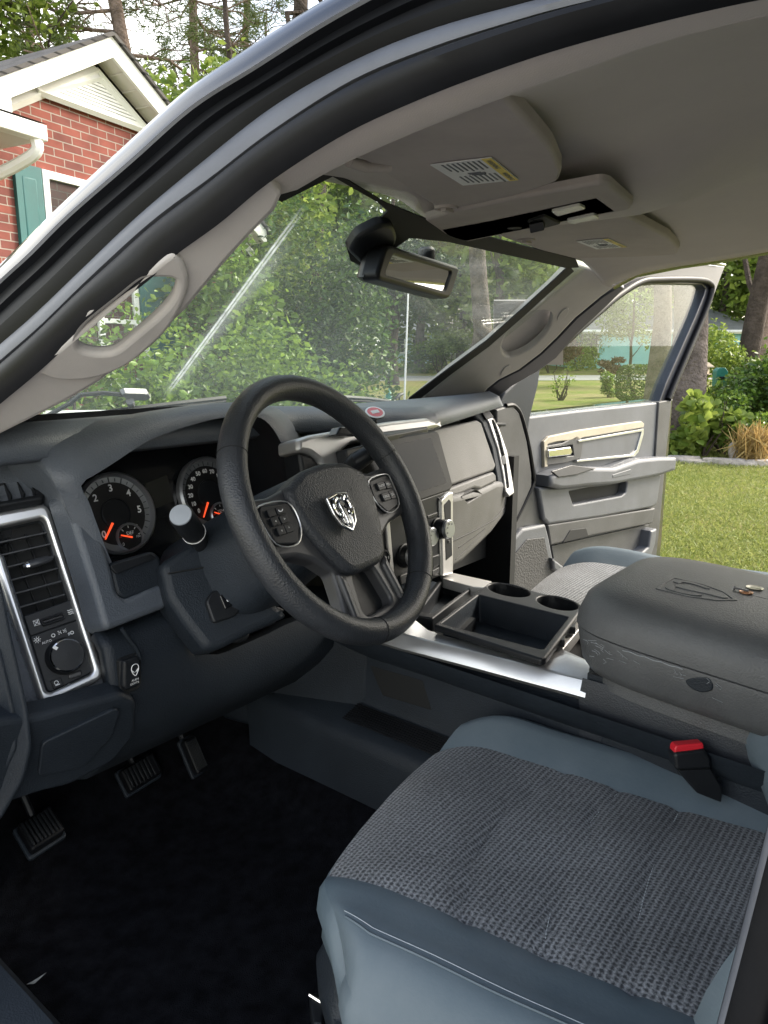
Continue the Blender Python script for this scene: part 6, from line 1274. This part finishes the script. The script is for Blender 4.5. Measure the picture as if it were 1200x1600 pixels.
q = MB(); q.panel(BK.pts([(1054, 1170), (1057, 1165), (1099, 1161), (1101, 1170), (1060, 1178), (1054, 1178)], -.003), BK.n, RED, th=.016, bev=.002, r=.002); q.build('release_button', bu)
# ------------------------------------------------------------------ floor, sill, pedals
mb = MB(); rows = []
for y in np.linspace(.66, -1.7, 22):
    r = []
    for x in np.linspace(-.80, .80, 41):
        z = .755+.05*math.exp(-((abs(x)-.22)/.07)**2)*(1 if y > -.2 else .5)+.0*(x); z += max(0, y-.42)*1.1+.0015*math.sin(x*60)*math.sin(y*47); r.append(V(x, y, z))
    rows.append(r)
mb.grid(rows, CARP); part(mb, 'carpet', ang=80)
mb = MB()                                           # floor pan and sills under it
mb.cube((-.86, -1.8, .50), (.86, .75, .70), DEEP); part(mb, 'floor_pan')
for s in (-1, 1):
    mb = MB(); sx_ = s*.80
    mb.grid([[V(sx_, y, .72) for y in (.62, .3, 0, -.4, -.8, -1.7)], [V(sx_+s*.006, y, .800) for y in (.62, .3, 0, -.4, -.8, -1.7)], [V(sx_+s*.016, y, .812) for y in (.62, .3, 0, -.4, -.8, -1.7)], [V(sx_+s*.09, y, .806) for y in (.62, .3, 0, -.4, -.8, -1.7)], [V(sx_+s*.105, y, .79) for y in (.62, .3, 0, -.4, -.8, -1.7)], [V(sx_+s*.115, y, .45) for y in (.62, .3, 0, -.4, -.8, -1.7)]], DASHD, flip=s > 0); part(mb, 'sill_plate', ang=40)
def pedal(px, py, z, hw, hh, name, tilt=.75):
    c = PZ(z).at(px, py); u = V(0, math.sin(tilt), math.cos(tilt)); n = V(0, -math.cos(tilt), math.sin(tilt)); mb = MB()
    mb.box(c, wx*hw, u*hh, n*.008, RUB, bev=.004, r=.006); mb.box(c-n*.012, wx*(hw+.004), u*(hh+.004), n*.003, DASHD, bev=.002, r=.006)
    for i in range(8): x = -hw*.82+hw*1.64*i/7; mb.box(c+wx*x+n*.009, wx*hw*.06, u*hh*.82, n*.0018, BLACK, bev=.001)
    o = part(mb, name); q = MB(); q.tube([c-n*.012, c+V(0, .06, .05), c+V(0, .10, .22)], .006, BLACK, n=8); q.build('pedal_arm', o)
pedal(64, 1296, .845, .029, .026, 'parking_brake_pedal', 1.05); pedal(220, 1207, .83, .036, .022, 'brake_pedal'); pedal(304, 1180, .85, .013, .034, 'accelerator_pedal', .6)
# ------------------------------------------------------------------ B pillar, rear cab
s0_, s1_ = PX(-.84).at(1203, 1285), PX(-.84).at(1122, 1600); ds = (s0_-s1_); path = [s1_-ds*3.2, s1_-ds, s1_, s0_, s0_+ds*1.0+V(.02, 0, .02), V(-.80, -.70, 1.62), V(-.73, -.80, 1.75)]
mb = MB(); mb.tube(cr([p+V(0, -.010, 0) for p in path], 5), .0105, RUB, n=14); part(mb, 'door_seal')
mb = MB(); mb.tube(cr([p+V(-.004, -.0035, 0) for p in path], 5), .0035, RUBG, n=10); part(mb, 'flange_trim')
mb = MB(); xo = [V(-.002, -.016, 0), V(.03, -.03, 0), V(.05, -.16, 0), V(-.02, -.17, 0), V(-.012, -.020, 0)]
mb.grid([[p+q_ for p in cr(path, 4)] for q_ in xo], BLACK, closed=False); part(mb, 'door_pillar', ang=50)
mb = MB(); mb.cube((.76, -.80, .5), (.86, -.66, 1.45), BLACK); mb.grid([[V(.80, -.66, 1.45), V(.70, -.60, 1.80)], [V(.80, -.80, 1.45), V(.70, -.76, 1.80)], [V(.86, -.80, 1.45), V(.76, -.76, 1.80)], [V(.86, -.66, 1.45), V(.76, -.60, 1.80)]], PILL, closed=False); part(mb, 'door_pillar')
for s in (-1, 1):
    mb = MB(); mb.cube((s*.84 if s > 0 else -.90, -1.80, .5), (.90 if s > 0 else -.84, -.80, 1.42), PAINT); mb.cube((s*.81-.02, -1.75, .75), (s*.81+.02, -.82, 1.38), DOORD); rdo = part(mb, 'rear_door'); q = MB(); q.panel([V(s*.83, -.84, 1.42), V(s*.83, -1.55, 1.42), V(s*.74, -1.45, 1.78), V(s*.74, -.84, 1.78)], V(-s, 0, -.22), GLASS2, th=.005, bev=0); q.build('pane', rdo)
mb = MB(); mb.panel([V(-.86, -1.78, .5), V(.86, -1.78, .5), V(.86, -1.78, 1.45), V(.72, -1.72, 1.85), V(-.72, -1.72, 1.85), V(-.86, -1.78, 1.45)], V(0, 1, 0), DOORD, th=.05, bev=0, holes=[[V(-.66, -1.78, 1.42), V(.66, -1.78, 1.42), V(.6, -1.78, 1.74), V(-.6, -1.78, 1.74)]], hbev=0); bw_ = part(mb, 'cab_rear')
q = MB(); q.panel([V(-.66, -1.79, 1.42), V(.66, -1.79, 1.42), V(.6, -1.79, 1.74), V(-.6, -1.79, 1.74)], V(0, 1, 0), GLASS2, th=.005, bev=0); q.build('pane', bw_)
mb = MB(); mb.box(V(0, -1.40, .98), V(.72, 0, 0), V(0, .25, 0), V(0, 0, .07), SLATE, bev=.03, r=.04); mb.box(V(0, -1.66, 1.28), V(.72, 0, 0), V(0, -.03, .30), V(0, .06, 0), SLATE, bev=.03, r=.04); part(mb, 'rear_seat')
# right rail edge over the open passenger door
mb = MB(); E_ = np.array([HR.at(x, y) for x, y in redge[3:]]); E_ = np.r_[E_, [V(.70, -.7, 1.79)], [V(.72, -1.7, 1.76)]]
mb.grid([E_+V(.002, 0, .004), E_+V(.02, 0, -.004), E_+V(.05, 0, .004), E_+V(.08, 0, .03), E_+V(.03, 0, .09), E_+V(-.66, 0, .12)], PAINT); part(mb, 'roof_panel', ang=50)

# ------------------------------------------------------------------ passenger door, swung open
DPn = PL((1.04, .473, 1.40), (-.078, -.997, 0)); dn = DPn.n
def dp(l, off=0.0): return DPn.pts(l, off)
mb = MB(); mb.panel(dp([(826, 651), (900, 642), (1000, 632), (1048, 626), (1048, 634), (1039, 720), (1031, 810), (1022, 885), (1012, 940), (870, 960), (862, 900), (850, 800), (836, 740), (822, 680)], -.005), dn, DOORG, th=.05, bev=.008, r=.006); PD = part(mb, 'passenger_door', None, 'open passenger door with grey trim, beige insert and armrest', ang=45)
q = MB(); q.panel(dp([(1030, 628), (1049, 625), (1049, 634), (1040, 720), (1032, 812), (1024, 885), (1006, 890), (1016, 800), (1024, 720)], .004), dn, DOORD, th=.10, bev=.004, r=.004); q.build('door_edge', PD, ang=45)
q = MB(); q.panel(dp([(812, 640), (826, 646), (1052, 622), (1030, 900), (1012, 980), (800, 980), (780, 720)], -.06), dn, PAINT, th=.06, bev=.01, r=.01); q.build('door_skin', PD, ang=45)
q = MB(); fr_o = [(845, 566), (880, 528), (915, 494), (951, 461), (990, 431), (1020, 419), (1053, 413), (1100, 412), (1133, 416), (1126, 434), (1112, 472), (1086, 540), (1062, 596), (1048, 628), (1029, 628)]; fr_i = [(1030, 625), (1040, 598), (1062, 548), (1086, 494), (1099, 462), (1102, 450), (1096, 444), (1030, 444), (1000, 447), (966, 466), (935, 492), (900, 523), (868, 552), (846, 580)]
fr_ = fr_o+fr_i
q.panel(dp([(846, 566), (880, 528), (915, 494), (951, 461), (990, 431), (1020, 419), (1053, 413), (1100, 412), (1133, 416), (1126, 434), (1112, 472), (1086, 540), (1062, 596), (1049, 628), (1030, 628), (1040, 600), (1062, 550), (1086, 496), (1100, 462), (1103, 452), (1097, 445), (1030, 444), (1000, 447), (966, 466), (935, 492), (900, 523), (868, 552), (850, 572)], -.01), dn, JAMB, th=.05, bev=.005, r=.003); q.build('window_frame', PD, ang=45)
q = MB(); c_l = cr(dp([(868, 549), (900, 519), (935, 488), (966, 462), (1000, 441), (1030, 437), (1090, 437), (1108, 442), (1112, 454), (1100, 492), (1076, 548), (1052, 604), (1044, 624)], .0), 4); q.tube(c_l, .014, RUB, n=10); q.tube([p+V(.0, -.012, .010) for p in cr(dp([(951, 458), (990, 428), (1020, 418), (1055, 415), (1110, 415), (1128, 418)], .0), 4)], .006, SILV, n=8); q.build('frame_seal', PD)
q = MB(); q.panel(dp([(824, 652), (846, 562), (880, 530), (935, 484), (975, 455), (1005, 440), (1098, 440), (1108, 450), (1064, 552), (1034, 630), (930, 642)], -.03), dn, GLASS2, th=.005, bev=0); q.build('pane', PD)
q = MB(); q.panel(dp([(846, 566), (842, 600), (832, 640), (823, 680), (800, 668), (776, 690), (776, 640), (790, 612), (815, 588)], .012), dn, DASHD, th=.05, bev=.008, r=.006); q.build('sail_panel', PD, ang=45)
q = MB(); q.panel(dp([(776, 640), (800, 632), (812, 645), (824, 690), (831, 740), (831, 760), (800, 830), (789, 838), (776, 800)], .02), dn, DOORD, th=.06, bev=.006, r=.006); q.tube(cr(dp([(790, 634), (803, 634), (814, 650), (825, 692), (833, 742), (832, 758), (812, 800), (794, 834)], .016), 4), .008, RUB, n=8); q.build('hinge_cover', PD, ang=45)
q = MB(); q.panel(dp([(833, 742), (838, 760), (850, 800), (856, 822), (818, 824), (794, 838)], .012), dn, DOORD, th=.05, bev=.006, r=.004); q.build('lower_cover', PD, ang=45)
q = MB(); q.panel(dp([(788, 858), (818, 826), (853, 819), (858, 838), (876, 934), (800, 940), (786, 930)], .03), dn, DOORG, th=.06, bev=.010, r=.006); q.panel(dp([(800, 872), (824, 843), (851, 840), (870, 932), (801, 936)], .034), dn, mat('speaker_mesh', (.045, .045, .045), .7, bump=('grain', 150, .5, .003), vary=(10, .2)), th=.006, bev=.002, r=.004); q.build('speaker_grille', PD, ang=45)
q = MB(); q.panel(dp([(850, 690), (858, 682), (906, 672), (1002, 658), (1007, 662), (1006, 668), (910, 684), (904, 687), (870, 690), (856, 694), (856, 730), (851, 730)], .006), dn, BEIGE, th=.016, bev=.003, r=.003); q.build('beige_strip', PD, ang=45)
q = MB(); q.panel(dp([(905, 690), (1002, 674), (1004, 678), (996, 704), (990, 710), (905, 722)], .004), dn, DOORG, th=.012, bev=.004, r=.004); q.build('inset_pad', PD, ang=45)
q = MB(); q.panel(dp([(904, 688), (1006, 670), (1006, 678), (998, 706), (992, 713), (902, 722), (902, 719), (988, 710), (995, 703), (1003, 674), (905, 691)], .010), dn, SILV, th=.012, bev=.001); q.build('silver_trim', PD)
q = MB(); q.panel(dp([(853, 697), (880, 692), (902, 680), (912, 688), (908, 716), (884, 724), (853, 728)], .006), dn, DOORD, th=.012, bev=.004, r=.005, holes=[dp([(858, 700), (895, 695), (897, 712), (860, 716)], .006)], hr=.003, hbev=.003); q.panel(dp([(856, 698), (898, 692), (900, 716), (858, 718)], -.004), dn, DEEP, th=.004, bev=0); q.build('handle_bezel', PD, ang=45)
q = MB(); q.panel(dp([(857, 703), (892, 698), (895, 706), (892, 711), (858, 715)], .016), dn, CHROME, th=.014, bev=.004, r=.003); q.build('door_handle', PD, ang=45)
def armrest():
    q = MB(); top = dp([(838, 741), (856, 733), (900, 728), (940, 729), (960, 722), (978, 716), (1012, 713), (1038, 713)], .0)
    lo = dp([(838, 758), (856, 762), (900, 757), (944, 754), (962, 750), (980, 747), (1012, 741), (1036, 733)], .0)
    top, lo = resample(top, 30), resample(lo, 30)
    q.panel([p+dn*.058 for p in list(top)+list(lo[::-1])], dn, DOORG, th=.06, bev=.014); return q.build('armrest', PD, ang=60)
ar_ = armrest()
q = MB(); q.panel(dp([(864, 736), (896, 726), (930, 732), (900, 742), (872, 746)], .059), unit(dn+V(0, 0, .3)), BLACK, th=.006, bev=.002, r=.003); q.build('window_switch', ar_)
q = MB(); q.panel(dp([(957, 742), (986, 733), (988, 737), (985, 741), (958, 747)], .0595), dn, DOORG, th=.006, bev=.002, r=.002); q.build('courtesy_reflector', ar_)
q = MB(); q.panel(dp([(842, 762), (888, 760), (950, 754), (1030, 738), (1034, 742), (1027, 788), (1020, 793), (940, 808), (858, 820), (850, 812)], .030), dn, DOORG, th=.04, bev=.010, r=.006, holes=[dp([(889, 768), (978, 750), (981, 754), (978, 770), (972, 775), (896, 789)], .030)], hr=.006, hbev=.006); q.panel(dp([(884, 762), (984, 746), (984, 776), (892, 794)], -.002), dn, DEEP, th=.004, bev=0); q.build('pull_pocket', PD, ang=45)
q = MB(); q.panel(dp([(856, 820), (1024, 794), (1019, 818), (920, 838), (861, 852)], .026), dn, DOORD, th=.03, bev=.006, r=.004); q.panel(dp([(880, 848), (892, 828), (916, 825), (920, 838)], .030), dn, DEEP, th=.006, bev=.002, r=.003); q.build('lower_band', PD, ang=45)
q = MB(); q.panel(dp([(862, 853), (1016, 819), (1014, 865), (935, 885), (920, 900), (870, 900)], .004), dn, DOORD, th=.01, bev=.002); q.build('map_pocket', PD)
q = MB(); q.panel(dp([(864, 872), (900, 900), (928, 890), (938, 880), (1004, 864), (1014, 855), (1018, 830), (1027, 826), (1024, 850), (1016, 874), (1004, 884), (940, 902), (930, 920), (900, 920), (866, 890)], .05), dn, DOORG, th=.06, bev=.008, r=.004); q.build('pocket_rim', PD, ang=45)
mb = MB(); mb.cube((.80, .56, .45), (.94, .85, 1.40), JAMB); mb.cube((.79, .38, .55), (.82, .80, 1.30), DEEP); part(mb, 'hinge_pillar')
mb = MB(); mb.cube((-.93, .36, .45), (-.80, .95, 1.37), JAMB); part(mb, 'hinge_pillar')
# ------------------------------------------------------------------ loose things lying in the cab
def at_lid(px, py, lift=.0):
    z = 1.256
    for _ in range(4): p = PZ(z).at(px, py); z = lid_z(p[0], p[1])+lift
    return p
for (px, py, r_, m, lb) in ((1166, 926, .0095, COPPER, 'copper coin lying on the console lid'), (1179, 919, .0120, BRASS, 'larger dull silver coin under the screw on the console lid')):
    mb = MB(); c = at_lid(px, py, .0006); mb.lathe(c, V(0, 0, 1), [(r_*.96, 0), (r_, .0004), (r_, .0012), (r_*.95, .0016), (r_*.9, .0013), (0, .0013)], m, n=28); mb.box(c+V(0, 0, .0014), V(r_*.3, 0, 0), V(0, r_*.4, 0), V(0, 0, .0003), m, bev=.0002); tag(mb.build('coin', ang=50), lb, 'coin', 'coins on the console lid')
mb = MB(); a, b = at_lid(1147, 918, .0035), at_lid(1176, 925, .0040); d = unit(b-a); mb.lathe(a, d, [(.0034, 0), (.0034, .0012), (.0016, .0022), (.0014, .0035)]+[(.0014+.0004*(i % 2), .0035+i*.0007) for i in range(22)]+[(.0003, .021)], STEEL, n=12); tag(mb.build('screw', ang=50), 'small steel screw lying across the coins', 'screw')
t = thing('phone_mount', 'magnetic phone mount with red and white disc on a stalk above the screen', 'phone mount', PZ(1.451).at(588, 672))
pc = PY(.20).at(586, 644); pb = PZ(1.452).at(590, 671); md = unit(V(-.28, -.42, .86))
mb = MB(); mb.lathe(pc-md*.014, md, [(.004, 0), (.010, .003), (.0185, .011), (.0185, .013)], BLACK, n=28); mb.build('cup', t)
mb = MB(); mb.lathe(pc-md*.001, md, [(.0185, 0), (.0185, .0012), (.0145, .0016)], WHITE, n=28); mb.lathe(pc-md*.001, md, [(.0150, .0016), (.0, .0018)], mat('pale_red_print', (.75, .20, .22), .5, bump=('noise', 200, .02, .0003)), n=28)
e1 = unit(np.cross(V(0, 0, 1), md)); e2 = np.cross(md, e1); mb.box(pc+md*.0012, e1*.0075+e2*.002, e2*.0045-e1*.001, md*.0004, WHITE, bev=0); mb.build('magnet_disc', t)
mb = MB(); mb.tube([pb, pc-md*.012], [.004, .0035], BLACK, n=10); mb.lathe(pb, V(0, 0, 1), [(.014, -.002), (.014, .002), (.006, .006)], BLACK, n=18); mb.build('stalk', t)
mb = MB(); c = PZ(1.458).at(624, 658); mb.box(c, V(.020, .010, 0), V(-.008, .016, 0), V(0, 0, .0065), BLACK, bev=.002, r=.002); mb.box(c+V(.018, .009, 0), V(.008, .004, 0), V(-.0085, .017, 0), V(0, 0, .0068), DASHD, bev=.002, r=.002); tag(mb.build('black_box', ang=45), 'small black plastic box in the dash tray', 'box')
mb = MB(); mb.tube(cr([PZ(1.455).at(x, y) for x, y in [(601, 668), (606, 660), (614, 655), (620, 657)]], 5), .0016, WHITEP, n=6); tag(mb.build('cable'), 'thin pale cable looping beside the phone mount', 'cable')
mb = MB(); c = PZ(1.455).at(540, 675); mb.panel([PY(.17).at(x, y) for x, y in [(525, 680), (533, 666), (548, 668), (556, 682)]], V(0, -1, .2), GLOSS, th=.02, bev=.003, r=.004); tag(mb.build('clip', ang=45), 'black clip on the silver trim above the outlet', 'clip')
mb = MB(); b0 = [PX(-.785).at(x, y) for x, y in [(28, 1541), (46, 1537), (58, 1531), (48, 1542), (36, 1559)]]
rows = [[p+V(.002, 0, 0) for p in b0], [p+V(.0, .003, .002) for p in b0]]; mb.panel(b0, V(-.6, -.6, .5), mat('torn_foil', (.50, .48, .42), .45, bump=('noise', 90, .6, .004), vary=(40, .4)), th=.0015, bev=0); tag(mb.build('paper_scrap', ang=30), 'torn pale scrap of paper at the edge of the carpet', 'scrap')
